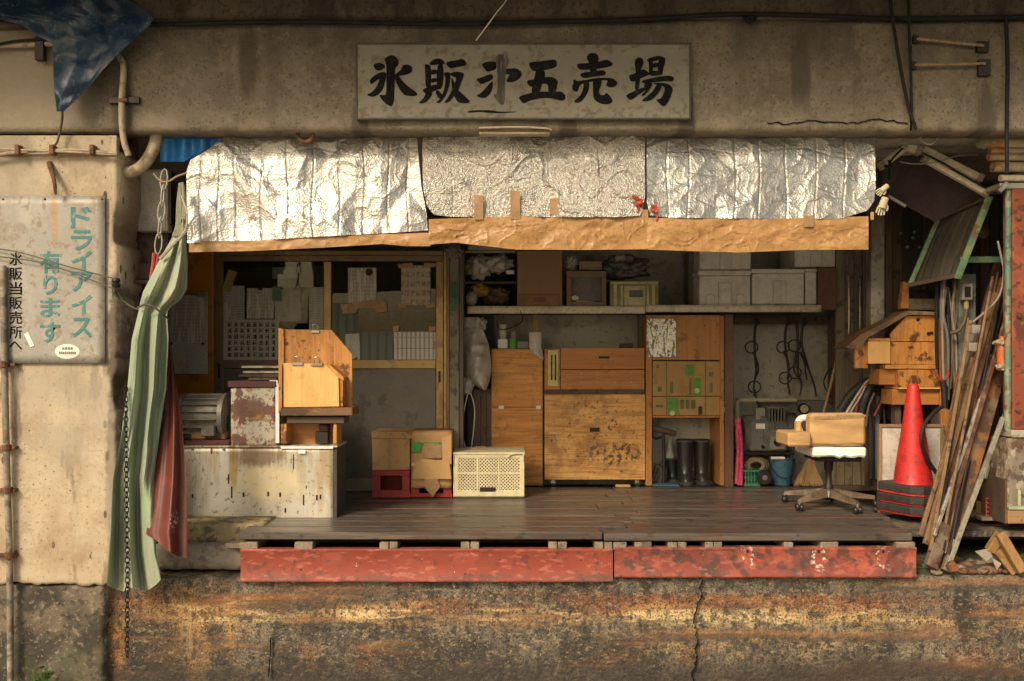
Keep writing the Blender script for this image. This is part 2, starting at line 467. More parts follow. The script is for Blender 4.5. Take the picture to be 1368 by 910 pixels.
plaster_low = M('plaster_base_dirty', (.13, .105, .075), [((.22, .17, .105), .6, 'noise', (5, .5, .7)), ((.04, .034, .027), .85, 'noise', (3, .42, .62)), ((.035, .03, .026), .75, 'noise', (20, .52, .66)), ((.32, .25, .16), .5, 'noise', (30, .58, .68)),
    ((.05, .065, .025), .5, 'band', (-.1, .25, .1, (7, .4, .6)))], rough=.9, bump=.9, bscale=30, coord='world', bdist=.01)
GOLD, RUST, BLK = (.62, .36, .12), (.26, .09, .03), (.03, .025, .02)
dockm = M('dock_concrete', (.15, .122, .09), [
    ((.25, .205, .14), .7, 'noise', (3.5, .45, .70)), ((.05, .042, .032), .7, 'noise', (2.0, .46, .70)), ((.05, .04, .031), .7, 'noise', (4, .48, .68, (1, 1, .16))),
    ((.24, .185, .115), .5, 'noise', (9, .50, .74, (1, 1, .35))), ((.05, .04, .031), .6, 'noise', (13, .48, .68, (.8, 1, .5))),
    (RUST, .85, 'band', (.43, .55, .03, (5, .36, .62, (.2, 1, 1)))), ((.16, .055, .025), .7, 'band', (.44, .56, .03, (14, .46, .64, (.15, 1, 1)))),
    (RUST, .5, 'band', (.08, .25, .06, (3, .50, .68))),
    (GOLD, .7, 'band', (.36, .50, .03, (9, .42, .66, (.16, 1, 1)))),
    ((.70, .50, .25), .85, 'band', (.385, .46, .012, (20, .48, .64, (.14, 1, 1)))),  # narrow band of pale golden streaks
    ((.46, .25, .08), .8, 'spot', (-1.98, .32, .36, .40, 1.2, 3.0, (1, 1, .4), (7, .36, .66, (1, 1, .4)))),
    ((.74, .54, .25), .9, 'spot', (-1.75, .45, .50, .10, 1.4, 9.0, (.4, 1, 1), (20, .44, .62, (.18, 1, 1)))),
    ((.40, .16, .03), .85, 'spot', (-2.43, .30, .10, .48, .8, 6.0, (1, 1, 1), (10, .36, .62))),
    (BLK, .85, 'spot', (-2.62, .2, .16, .42, .9, 4.0)), ((.03, .025, .02), .75, 'spot', (-2.2, .15, .24, .36, 1.2, 4.0)), ((.04, .032, .025), .7, 'spot', (-.4, .15, .55, .16, 1.4, 4.0)), ((.04, .032, .025), .6, 'spot', (.55, .17, .4, .15, 1.4, 4.0)),
    ((.50, .33, .13), .6, 'spot', (1.55, .33, 1.0, .22, 2.0, 7.0, (1, 1, 1), (13, .42, .68, (.6, 1, 1)))), ((.70, .52, .27), .85, 'spot', (1.25, .40, .55, .06, 1.8, 14.0, (1, 1, 1), (30, .46, .62, (.4, 1, 1)))),
    ((.17, .145, .11), .75, 'spot', (2.95, .62, .75, .16, .8, 5.0)), (BLK, .9, 'spot', (2.78, .5, .07, .17, 1.2, 8.0)), (BLK, .8, 'spot', (2.8, .33, .05, .1, 1.2, 9.0)),
    ((.03, .025, .02), .75, 'noise', (26, .50, .66, (.8, 1, .6))), ((.36, .27, .16), .55, 'noise', (32, .55, .70, (.5, 1, 1))), ((.55, .43, .27), .6, 'noise', (60, .64, .74)), ((.018, .015, .012), .8, 'noise', (85, .52, .64)), ((.30, .13, .05), .5, 'noise', (7, .50, .70, (.12, 1, 1.2))), ((.05, .04, .03), .6, 'noise', (9, .50, .68, (.10, 1, 1))),
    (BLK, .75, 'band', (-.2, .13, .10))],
    rough=.7, bump=1.0, bscale=38, coord='world', bdist=.014, spec=.45)
asphalt = M('street_concrete', (.33, .30, .25), [((.32, .29, .24), .6, 'noise', (1.5, .45, .7)), ((.16, .14, .115), .6, 'noise', (8, .5, .7))], rough=.85, bump=.5, bscale=90, coord='world')
plankm = wood('wet_dark_planks', (.112, .092, .076), (.040, .032, .027), 'x', rough=.34, dirt=.5, grain=.8, sp=[((.2, .14, .1), .5, 'noise', (24, .56, .72, (.05, 1, 1))), ((.13, .05, .03), .4, 'noise', (2.0, .52, .7))])
joistm = wood('joist_wood', (.26, .2, .14), (.07, .05, .035), 'y', dirt=.6)
redsteel = M('red_painted_steel', (.27, .055, .034), [((.34, .082, .05), .5, 'noise', (2.5, .45, .7, (.5, 1, 1))), ((.24, .048, .034), .45, 'noise', (5, .5, .74, (.4, 1, 1))),
    ((.11, .05, .04), .7, 'noise', (16, .57, .69)), ((.5, .17, .12), .5, 'noise', (30, .56, .70, (.4, 1, 1))), ((.05, .03, .027), .9, 'dots', (14, .13)), ((.62, .5, .42), .7, 'noise', (36, .78, .86)), ((.72, .58, .48), .8, 'dots', (20, .07)),
    ((.10, .055, .045), .7, 'band', (.62, .685, .018, (8, .42, .6, (.3, 1, 1))))], rough=.55, bump=.35, bscale=40, coord='world')
redsteel2 = M('red_worn_steel', (.25, .058, .04), [((.40, .095, .055), .85, 'noise', (4.5, .52, .64, (.6, 1, 1))), ((.12, .055, .043), .7, 'noise', (3, .46, .68, (1.2, 1, .4))), ((.075, .045, .04), .8, 'noise', (12, .50, .64)), ((.40, .13, .09), .6, 'noise', (28, .56, .68, (.5, 1, 1))),
    ((.55, .14, .08), .8, 'band', (.615, .655, .012, (6, .45, .55, (.4, 1, 1))))]
    + [((.70, .60, .45), .95, 'spot', (x, .81, .05, .10, 2.2, 22.0, (1, 1, 1), (45, .50, .58))) for x in (1.44, 1.875, 2.27)]
    + [((.33, .075, .05), .9, 'spot', (x, .80, .028, .07, 1.2, 18.0)) for x in (1.44, 1.875, 2.27)] + [((.02, .015, .014), .95, 'spot', (x, .825, .011, .014, .6, 18.0)) for x in (1.44, 1.875, 2.27)],
    rough=.55, bump=.45, bscale=40, coord='world')
foil = M('bubble_foil', (.40, .39, .36), [((.34, .30, .265), .6, 'noise', (3, .5, .7)), ((.24, .205, .18), .5, 'noise', (9, .56, .72)), ((.30, .235, .195), .5, 'noise', (26, .60, .72)), ((.58, .55, .48), .5, 'noise', (60, .54, .66))], rough=.42, metal=.7, bump=.5, bscale=50, voro_bump=85, bdist=.004, coord='world')
foil_crush = M('crushed_foil', (.55, .52, .46), [((.50, .44, .38), .6, 'noise', (9, .5, .68)), ((.25, .21, .19), .6, 'noise', (40, .55, .68))], rough=.36, metal=.75, bump=1.0, bscale=130, voro_bump=110, bdist=.006, coord='world')
kraft = M('kraft_paper', (.36, .195, .072), [((.46, .26, .10), .6, 'noise', (5, .45, .7)), ((.30, .14, .04), .6, 'noise', (9, .52, .7)), ((.20, .09, .03), .6, 'noise', (30, .58, .72))], rough=.4, bump=.35, bscale=30, coord='world', bdist=.005)
cardboard = M('cardboard', (.46, .26, .11), [((.48, .28, .12), .6, 'noise', (5, .45, .7)), ((.27, .14, .05), .6, 'noise', (8, .54, .72)), ((.2, .1, .04), .5, 'noise', (30, .6, .7))], rough=.8, bump=.15)
card_pale = M('cardboard_pale', (.50, .30, .125), [((.60, .38, .17), .6, 'noise', (5, .45, .7)), ((.33, .19, .08), .5, 'noise', (6, .54, .72, (.3, 1, 1)))], rough=.7, bump=.3, bscale=20)
brown_tape = plain('parcel_tape', (.36, .21, .10), rough=.35)
ply_back = wood('plywood_cabinet', (.60, .27, .06), (.30, .11, .028), 'x', rough=.45, dirt=.3, grain=.9)
ply_dirty = M('plywood_stained', (.64, .34, .105), [((.42, .19, .055), .6, 'noise', (14, .42, .7, (.15, 1, 1), .6)), ((.72, .42, .15), .6, 'noise', (5, .45, .7)), ((.30, .14, .045), .65, 'noise', (4, .50, .70)), ((.26, .115, .035), .6, 'noise', (60, .50, .72, (.05, 1, 1))),
    ((.05, .027, .013), .9, 'spot', (.86, 1.20, .32, .13, 1.7, 13.0, (1, 1, 1), (26, .46, .58))), ((.06, .03, .014), .85, 'spot', (.78, 1.52, .36, .2, 1.7, 13.0, (1, 1, 1), (30, .58, .66))), ((.05, .027, .013), .85, 'spot', (.70, 1.35, .5, .45, 1.2, 13.0, (1, 1, 1), (44, .59, .66))), ((.05, .027, .013), .85, 'dots', (60, .20))],
    rough=.5, bump=.2, coord='world')
ply_red = wood('plywood_reddish', (.45, .185, .05), (.22, .085, .03), 'x', rough=.5, dirt=.3)
orange_wood = wood('varnished_orange_wood', (.56, .25, .065), (.26, .095, .025), 'z', rough=.4, dirt=.55, grain=.75, sp=[((.09, .035, .014), .8, 'noise', (9, .57, .68)), ((.66, .33, .10), .5, 'noise', (30, .55, .7, (1, 1, .3)))])
pale_wood = wood('varnished_pale_wood', (.76, .45, .16), (.55, .27, .08), 'z', rough=.38, dirt=.2, grain=.45)
frame_wood = wood('orange_frame_wood', (.42, .20, .06), (.2, .08, .025), 'z', rough=.55)
dark_wood = wood('dark_old_wood', (.10, .062, .042), (.04, .025, .018), 'x', dirt=.6)
dark_wood_z = wood('dark_old_wood_upright', (.12, .078, .055), (.045, .03, .02), 'z', dirt=.6)
grey_wood = wood('grey_weathered_wood', (.23, .19, .145), (.08, .065, .05), 'z', dirt=.6)
brown_steel = plain('brown_painted_post', (.14, .075, .055), rough=.5)
tin = M('galvanised_tin', (.58, .54, .45), [((.62, .57, .46), .6, 'noise', (2.2, .45, .7)), ((.32, .28, .21), .6, 'noise', (4, .5, .7, (1, 1, .25))), ((.35, .22, .07), .6, 'noise', (5, .57, .72, (1, 1, .12))),
    ((.17, .11, .06), .7, 'noise', (26, .6, .7)), ((.06, .035, .02), .9, 'dots', (14, .16, (1, 1, .35))),
    ((.42, .26, .07), .8, 'spot', (-1.86, 1.28, .035, .20, .8, 9.0)), ((.74, .62, .38), .7, 'spot', (-1.62, 1.18, .25, .16, 1.2, 8.0)), ((.20, .12, .06), .8, 'spot', (-1.70, 1.36, .22, .09, 2.0, 26.0, (1, 1, .12)))],  # pale warm spot paints the reflection in the middle of the counter
    rough=.45, metal=.35, bump=.2, bscale=30, coord='world')
sign_face = M('sign_board', (.165, .153, .117), [((.21, .195, .15), .6, 'noise', (4, .45, .7)), ((.18, .155, .10), .65, 'noise', (6, .52, .7)), ((.1, .075, .045), .6, 'noise', (18, .56, .68)),
    ((.11, .08, .045), .7, 'band', (3.41, 3.52, .02, (22, .48, .60)))], rough=.7, bump=.2, coord='world')
ink = M('black_paint', (.008, .007, .007), [((.03, .027, .023), .4, 'noise', (20, .55, .7))], rough=.9, spec=.1, bump=0)
ink_faded = M('faded_brown_paint', (.075, .053, .037), [((.02, .016, .013), .9, 'noise', (9, .44, .60, (2.2, 1, .35))), ((.17, .135, .095), .7, 'noise', (14, .56, .68, (3, 1, .3)))], rough=.6, bump=0, coord='world')
tin_sign = M('old_tin_sign', (.29, .275, .24), [((.37, .35, .31), .6, 'noise', (5, .47, .7, (1, 1, .4))), ((.22, .18, .135), .6, 'noise', (8, .52, .7)), ((.2, .13, .075), .6, 'noise', (22, .58, .7)),
    ((.34, .20, .10), .7, 'spot', (-2.765, 2.86, .03, .20, .8, 12.0, (1, 1, .3))), ((.42, .39, .33), .4, 'noise', (40, .62, .74))], rough=.55, metal=.2, bump=.25, coord='world')
teal_ink = M('teal_paint', (.045, .17, .17), [((.09, .24, .23), .5, 'noise', (20, .5, .7)), ((.25, .26, .21), .8, 'noise', (26, .60, .66))], rough=.6, bump=0)
white_p = plain('white_paint', (.74, .70, .62), rough=.6, dirt=.25)
foam = plain('white_foam', (.66, .62, .53), rough=.85, dirt=.25)
snow_foam = plain('bright_white_foam', (.82, .80, .76), rough=.85, dirt=.1)
brass_alu = M('gold_anodised_frame', (.40, .26, .10), [((.52, .36, .16), .5, 'noise', (3, .45, .7, (1, 1, .1))), ((.16, .09, .04), .5, 'noise', (8, .55, .72))], rough=.4, metal=.35, bump=.08)
bronze = M('bronze_frame', (.24, .16, .09), [((.12, .075, .04), .5, 'noise', (8, .5, .72)), ((.34, .24, .14), .4, 'noise', (3, .5, .7))], rough=.5, metal=.25, bump=.08)
dark_panel = M('dark_grey_panel', (.15, .13, .105), [((.20, .175, .145), .5, 'noise', (2.5, .45, .7)), ((.06, .05, .042), .5, 'noise', (7, .52, .7)), ((.2, .17, .14), .5, 'noise', (24, .63, .72))], rough=.45, bump=.1)
grey_wall = M('grey_board_wall', (.42, .40, .34), [((.33, .31, .26), .5, 'noise', (2, .45, .7)), ((.17, .155, .125), .5, 'noise', (4, .5, .7)), ((.12, .1, .08), .5, 'noise', (18, .6, .72))], rough=.8, bump=.15, coord='world')
inner_wall = plain('sooty_wall', (.33, .30, .25), rough=.9)
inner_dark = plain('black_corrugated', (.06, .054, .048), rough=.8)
iron = plain('black_iron', (.035, .026, .024), rough=.5, metal=.4, dirt=.3)
rust_iron = M('rusty_iron', (.12, .055, .03), [((.22, .10, .045), .7, 'noise', (9, .48, .66)), ((.04, .025, .02), .7, 'noise', (14, .5, .68)), ((.30, .25, .2), .4, 'noise', (7, .6, .7, (1, 1, .3)))], rough=.7, metal=.2, bump=.5)
steel = M('bare_steel', (.42, .38, .32), [((.2, .14, .09), .6, 'noise', (10, .52, .68)), ((.55, .5, .42), .4, 'noise', (4, .5, .7))], rough=.35, metal=.7, bump=.15)
rust_paint = M('rust_eaten_white_paint', (.52, .47, .38), [((.17, .075, .05), .95, 'noise', (8, .53, .60, (1, 1, .8))), ((.33, .14, .05), .7, 'noise', (14, .56, .66)), ((.14, .08, .06), .8, 'noise', (45, .58, .66)), ((.55, .36, .06), .85, 'spot', (-1.705, 1.63, .05, .04, 2.0, 14.0)),
     ((.16, .07, .055), .9, 'spot', (-1.75, 1.67, .10, .08, 2.2, 9.0))], rough=.65, bump=.5, coord='world')
maroon = plain('maroon_paint', (.10, .035, .032), rough=.5)
motor_grey = M('motor_paint', (.16, .15, .125), [((.25, .23, .19), .5, 'noise', (7, .5, .7)), ((.07, .055, .04), .6, 'noise', (10, .52, .7)), ((.2, .11, .05), .5, 'noise', (20, .6, .7))], rough=.5, metal=.2, bump=.2)
pump_grey = plain('pump_grey_enamel', (.15, .155, .14), rough=.45)
green_cloth = M('green_satin', (.27, .315, .225), [((.38, .36, .27), .75, 'noise', (4, .48, .66, (1, 1, .3))), ((.26, .36, .2), .5, 'noise', (5, .5, .7, (1, 1, .4))), ((.28, .22, .13), .6, 'band', (.62, .82, .08, (6, .4, .6)))], rough=.62, bump=.25, bscale=120, spec=.3)
red_cloth = M('maroon_vinyl', (.115, .028, .019), [((.14, .038, .026), .5, 'noise', (3, .5, .7)), ((.2, .04, .03), .5, 'noise', (6, .52, .7)), ((.6, .5, .42), .7, 'spot', (-1.98, 1.05, .014, .07, 1.6, 30.0, (1, 1, 1), (60, .5, .58)))], rough=.5, bump=.1, coord='world')
tarp = M('blue_tarpaulin', (.003, .022, .056), [((.006, .04, .09), .5, 'noise', (6, .5, .78)), ((.004, .02, .05), .5, 'noise', (4, .48, .66)), ((.08, .18, .24), .4, 'noise', (40, .62, .70))], rough=.45, bump=.5, bscale=60, spec=.6)
bluebag = M('bright_blue_plastic', (.02, .25, .72), [((.07, .40, .85), .6, 'noise', (3, .5, .7, (1, 1, .2)))], rough=.25, bump=.2, bscale=15, spec=.7)
rubber = plain('black_rubber', (.022, .021, .02), rough=.35, dirt=.2)
cable_m = plain('black_cable', (.010, .009, .008), rough=.85)
pipe_beige = M('beige_conduit', (.36, .28, .18), [((.22, .15, .08), .6, 'noise', (12, .52, .7)), ((.1, .06, .035), .6, 'noise', (30, .58, .7))], rough=.6, bump=.2)
glass = bpy.data.materials.new('window_glass'); glass.use_nodes = True
_n, _l = glass.node_tree.nodes, glass.node_tree.links
_n.remove(_n['Principled BSDF'])
_t = _n.new('ShaderNodeBsdfTransparent'); _t.inputs[0].default_value = (.78, .80, .74, 1)
_g = _n.new('ShaderNodeBsdfGlossy'); _g.inputs['Roughness'].default_value = .02
_f = _n.new('ShaderNodeFresnel'); _f.inputs[0].default_value = 1.38
_m = _n.new('ShaderNodeMixShader')
_l.new(_f.outputs[0], _m.inputs[0]); _l.new(_t.outputs[0], _m.inputs[1]); _l.new(_g.outputs[0], _m.inputs[2]); _l.new(_m.outputs[0], _n['Material Output'].inputs[0])
paper = plain('plain_paper', (.62, .57, .46), rough=.8, dirt=.2)
paper_grey = plain('grey_paper', (.52, .50, .43), rough=.8, dirt=.25)
paper_lined = M('grey_lined_paper', (.44, .42, .36), [((.24, .22, .19), .8, 'grid', (.12, .02, .8, .4, 70.0, (.5, 1, .1))), ((.33, .31, .27), .6, 'noise', (5, .5, .7))], rough=.8, bump=.1, coord='local')
paper_green = plain('dark_green_sheet', (.11, .12, .10), rough=.6)
paper_text = M('typed_paper', (.60, .56, .46), [((.12, .10, .09), .85, 'grid', (.02, .011, 1.0, .45, 90.0, (.6, 1, .05)))], rough=.8, bump=.05, coord='local')
paper_table = M('printed_table_paper', (.60, .56, .50), [((.16, .14, .13), .85, 'grid', (.036, .012, .42, .7)), ((.2, .17, .16), .7, 'grid', (.036, .09, 1.0, .06))], rough=.8, bump=.05, coord='local')
paper_pink = M('pinkish_form_paper', (.46, .38, .29), [((.22, .14, .11), .7, 'grid', (.045, .075, .8, .62, 60.0, (1, 1, .5)))], rough=.8, bump=.05, coord='local')
paper_dark_text = M('dark_green_notice', (.13, .14, .115), [((.04, .04, .035), .8, 'grid', (.07, .016, .35, .55))], rough=.6, bump=.05, coord='local')
silver_print = M('printed_silver_foil', (.70, .66, .56), [((.10, .085, .07), .9, 'noise', (26, .53, .58, (1, 1, .35), 1.2)), ((.14, .12, .1), .7, 'noise', (60, .56, .62, (.6, 1, 1.4)))], rough=.35, metal=.5, bump=.5, bscale=30)
cream_plastic = plain('cream_crate_plastic', (.66, .57, .36), rough=.5, dirt=.25)
red_plastic = plain('red_crate_plastic', (.34, .035, .03), rough=.45)
grey_bag = M('grey_polythene', (.40, .37, .31), [((.62, .58, .5), .6, 'noise', (7, .52, .68)), ((.2, .18, .15), .6, 'noise', (9, .5, .7))], rough=.25, bump=.6, bscale=14, spec=.7)
# ============================================================ SETTING
bm = NB()
box(bm, -120, 120, -120, 30, -.3, 0, 0); struct('ground', bm, asphalt)
bm = NB()                                                   # rooms behind the opening
YB = 2.55
box(bm, X(598, YB)-.05, X(1128, YB), YB, YB+.15, .6, 3.6, 0); struct('back_wall', bm, grey_wall)
bm = NB(); box(bm, X(1128, YB)+.003, 5.2, YB+.05, YB+.2, .4, 3.6, 0)
for i in range(26): box(bm, 2.06+i*.12, 2.11+i*.12, YB+.01, YB+.06, .4, 3.6, .01)
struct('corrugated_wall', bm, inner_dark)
bm = NB(); box(bm, -4.2, X(598, 1.8)-.02, 3.6, 3.75, .6, 3.6, 0); struct('office_back_wall', bm, inner_wall)
bm = NB(); box(bm, -4.2, -4.05, .35, 3.6, .6, 3.6, 0); struct('side_wall', bm, inner_wall)
bm = NB(); box(bm, 5.2, 5.35, -.04, 2.8, 0, 3.6, 0); struct('side_wall.001', bm, inner_dark)
bm = NB(); box(bm, X(603, 1.9)-.03, X(603, 1.9)+.02, 1.95, 3.6, .9, 3.3, 0); struct('partition_wall', bm, grey_wall)
bm = NB(); box(bm, -4.2, 5.3, .14, 3.8, 3.44, 3.55, 0); struct('ceiling', bm, inner_wall)
bm = NB(); box(bm, -4.05, 5.2, .36, 3.75, FLOOR-.09, FLOOR-.053, 0); struct('floor', bm, plaster_low)

# dock wall under the platform
t = thing('dock_wall', 'low concrete dock wall with rust and golden streaks along the bottom', 'wall', (0, .03, 0))
zt = DOCKTOP = Z(771, .03)
bm = NB(); wall_grid(bm, X(126, -.03), 5.3, -.05, zt, .035, .022, .009, 2.2, .34, .02, 3.0); part(t, 'wall_face', bm, dockm, 'all')
bm = NB(); box(bm, X(126, 0), 5.3, .38, 3.0, -.05, zt+.002, 0); part(t, 'fill', bm, plaster_low)
bm = NB(); rr = random.Random(8)
def crack_strip(bm, pts, w, Y):
    ws = [w*rr.choice((.15, .2, .35, .6, 1.0)) for _ in pts]; a = [(x-q, y) for (x, y), q in zip(pts, ws)]; b = [(x+q, y) for (x, y), q in zip(pts, ws)]
    ppoly(bm, a+b[::-1], Y, .02)
cp = [(939, 775)]
while cp[-1][1] < 918: cp.append((cp[-1][0]+rr.uniform(-2.6, 3.2), cp[-1][1]+rr.uniform(2, 5)))
crack_strip(bm, cp, .5, .006); part(t, 'crack', bm, ink)
bm = NB(); cp = [(361, 852)]
while cp[-1][1] < 905: cp.append((cp[-1][0]-rr.uniform(-.3, 1.0), cp[-1][1]+rr.uniform(2, 5)))
crack_strip(bm, cp, .4, .006); part(t, 'crack', bm, ink)
# pillar
t = thing('concrete_pillar', 'cream plastered pillar at the left carrying the tin sign, chipped along its right edge', 'pillar', (X(80, -.05), -.05, 0))
bm = NB(); wall_grid(bm, -4.2, X(156, -.06), Z(783, -.06), Z(200, -.06), -.055, .024, .006, 1.6, .36, .05, 8.0); part(t, 'shaft', bm, plaster, 'all')
bm = NB(); wall_grid(bm, -4.2, X(139, -.04), -.05, Z(783.5, -.06), -.035, .03, .014, 2.0, .36, .03, 15.0); part(t, 'base', bm, plaster_low, 'all')
# beam, upper band, added shade slab out of view
t = thing('concrete_beam', 'stained concrete beam spanning above the opening with the name board on it', 'beam', (0, -.06, Z(175, -.06)))
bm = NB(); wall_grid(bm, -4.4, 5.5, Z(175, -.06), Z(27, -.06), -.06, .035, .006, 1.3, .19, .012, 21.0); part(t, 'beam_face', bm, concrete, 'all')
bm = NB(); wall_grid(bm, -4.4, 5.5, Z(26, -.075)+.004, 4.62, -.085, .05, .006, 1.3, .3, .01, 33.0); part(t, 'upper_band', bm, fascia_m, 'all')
bm = NB(); box(bm, -5.5, 6.5, -1.0, -.09, 4.25, 4.42, .01); part(t, 'added_shade_slab', bm, fascia_m)  # unseen slab above the view, added to shade the beam
bm = NB(); box(bm, -4.3, X(156, -.07), -.072, -.02, Z(207, -.07), Z(181, -.07), .004); part(t, 'pipe_ledge', bm, plaster)
bm = NB(); rr = random.Random(2); pts = []
for k in range(40): pts.append((1026+k*4.8, 163+rr.uniform(-1.6, 1.6)+2*math.sin(k*.35)-(3 if k > 22 else 0)*.4))
ppoly(bm, [(x, y-.15-rr.uniform(0, .45)) for x, y in pts]+[(x, y+.15+rr.uniform(0, .45)) for x, y in pts[::-1]], -.071, .012); part(t, 'crack', bm, ink)
bm = NB(); ppoly(bm, [(1216.5, 60), (1218, 60), (1217.6, 120), (1218.4, 174), (1217, 174), (1216.4, 120)], -.071, .012); part(t, 'joint', bm, ink)

# ============================================================ PLATFORM
t = thing('wooden_platform', 'dark worn plank platform in front of the shop resting on timber blocks', 'platform', (X(770, 0), 0, FLOOR-.1))
rowd = .185
rows = 11
brk = [806, 838, 846, 824, 853, 800, 834, 846, 812, 840, 820]
for k in range(rows):
    y0 = k*rowd+U(-.002, .002); y1 = y0+rowd-.007
    lx = X(318, 0) if k < 3 else X(300, .6)
    rx = X(1224, 0)+(0 if k < 1 else .02*k)
    bx = X(brk[k], y0)
    for s, (a, b) in enumerate(((lx, bx-.004), (bx+.004, rx))):
        dz = U(-.003, .003)+(.012 if (s == 0 and k in (0, 1, 2, 3)) else 0)
        bm = NB(); box(bm, a+U(-.01, .01) if s == 0 and k < 3 else a, b+(U(-.03, .02) if s == 1 else 0), y0, y1, FLOOR-.048+dz, FLOOR+dz, .006, .002)
        part(t, 'plank', bm, plankm)
jo = [(321, 344), (394, 418), (507, 519), (520, 531), (616, 627.5), (628.5, 640), (733, 744.5), (745.5, 757.5), (794, 806), (807.5, 818), (819.5, 837), (848, 871), (893, 904.5), (905.5, 917), (942, 953), (954, 965), (1048, 1060), (1097, 1120), (1197, 1222)]
for a, b in jo:
    bm = NB(); box(bm, X(a), X(b), U(-.012, .004), 2.02, FLOOR-.048-.052, FLOOR-.0525, .004, .0015); part(t, 'joist', bm, joistm)
bm = NB(); box(bm, X(322), X(1222), .5, .6, FLOOR-.16, FLOOR-.104, .004); part(t, 'cross_beam', bm, dark_wood)

def channel(name, label, x0, x1, ya, yb, mat):
    bm = NB()
    xa, xb = X(x0), X(x1); za, zb = Z(yb), Z(ya)
    prof = [(.05, za), (-.004, za), (-.007, za+.004), (-.007, za+.012), (-.003, za+.018), (-.001, za+.09), (-.003, zb-.02), (-.008, zb-.014), (-.008, zb-.004), (-.004, zb), (.05, zb)]
    n = 60; R = []
    for i in range(n+1):
        x = lerp(xa, xb, i/n)
        R.append([bm.verts.new((x, y-.008+.004*noise.noise(Vector((x*4, 1, z*9))), z+.002*noise.noise(Vector((x*3, 5, 0))))) for y, z in prof])
    for A, B in zip(R, R[1:]):
        for j in range(len(prof)-1): bm.faces.new((A[j], B[j], B[j+1], A[j+1]))
    for e in (R[0], R[-1]): bm.faces.new(e)
    bmesh.ops.recalc_face_normals(bm, faces=bm.faces)
    return solo(name, label, 'steel beam', bm, mat, True)
channel('red_steel_beam', 'long bright red painted steel beam under the left half of the platform', 322, 818.5, 733, 777, redsteel)
channel('red_steel_beam', 'worn red steel beam with white chipped patches under the right half of the platform', 820.5, 1223, 731, 771, redsteel2)

# ledge and stone at the left end of the platform
bm = NB(); wall_grid(bm, X(205, .2), X(352, .2), Z(726, .2), Z(700, .2), .2, .03, .006, 5, .5, .012, 2.0)
solo('stone_ledge', 'mossy yellowish stone ledge beneath the tin counter', 'ledge', bm, M('mossy_stone', (.26, .2, .11), [((.36, .27, .12), .7, 'noise', (9, .48, .62)), ((.07, .055, .04), .7, 'noise', (14, .5, .64))], rough=.9, bump=.8), 'all')
bm = NB(); wall_grid(bm, X(205, .12), X(326, .12), Z(761, .12), Z(728, .12), .12, .03, .006, 5, .4, .012, 6.0)
solo('granite_block', 'long grey granite block lying under the stone ledge beside the red beam', 'stone', bm, M('granite', (.22, .19, .145), [((.3, .27, .21), .6, 'noise', (6, .5, .66)), ((.1, .08, .06), .6, 'noise', (20, .5, .66))], rough=.85, bump=.5), 'all')
bm = NB(); box(bm, X(385, .15), X(417, .15), .15, .35, Z(735, .15), Z(727, .15), .004)
bm2 = NB(); box(bm2, X(300, .08), X(345, .08), .08, .5, Z(733, .08), Z(726, .08), .004); bm.free()
solo('timber_shim', 'short grey timber shim at the left corner of the platform', 'timber', bm2, joistm)

# ============================================================ NAME BOARD
YS = -.062
t = thing('name_board', 'long grey shop name board with bold black brush characters 氷販㐧五売場', 'sign', (X(700, YS), YS, Z(159, YS)))
bm = NB(); pbox(bm, 475, 57.5, 923, 159, YS-.035, .035, .003); part(t, 'board', bm, sign_face)
bm = NB()
for (a, b, c, d) in ((475, 57, 923, 59.2), (475, 157.3, 923, 159.5), (475, 59.3, 477.2, 157.2), (920.8, 59.3, 923, 157.2)): pbox(bm, a, b, c, d, YS-.041, .005, .001)
part(t, 'frame', bm, plain('sign_edge', (.055, .045, .033)))
bm = NB(); ppoly(bm, chaikin([(623, 149.5), (632, 147.2), (655, 147.2), (668, 149.5), (690, 149), (690, 150), (664, 151.5), (650, 150.5), (640, 149.6), (626, 150.8)], 1), YS-.0365, .001); part(t, 'crack', bm, ink)
G = {}
G['氷'] = ((485, 65), [[(312,165),(345,125),(400,95),(470,105),(522,160),(532,210),(515,260),(478,285),(470,500),(465,700),(455,800),(425,858),(390,850),(300,790),(230,685),(300,690),(345,690),(347,450),(347,220)],
 [(150,240),(200,212),(250,208),(295,225),(332,265),(300,305),(240,328),(190,320),(165,280)],
 [(100,450),(220,365),(290,345),(345,350),(345,430),(320,510),(300,600),(240,670),(190,705),(130,718),(85,705),(50,680),(110,660),(180,600),(225,510),(250,445),(190,480),(130,530),(100,510)],
 [(575,285),(565,315),(470,385),(480,420),(545,400),(590,398),(700,370),(735,320),(730,270),(680,238),(620,235),(580,255)],
 [(465,390),(530,385),(545,430),(640,540),(760,620),(825,690),(740,708),(640,695),(600,680),(540,600),(480,480),(465,430)]])
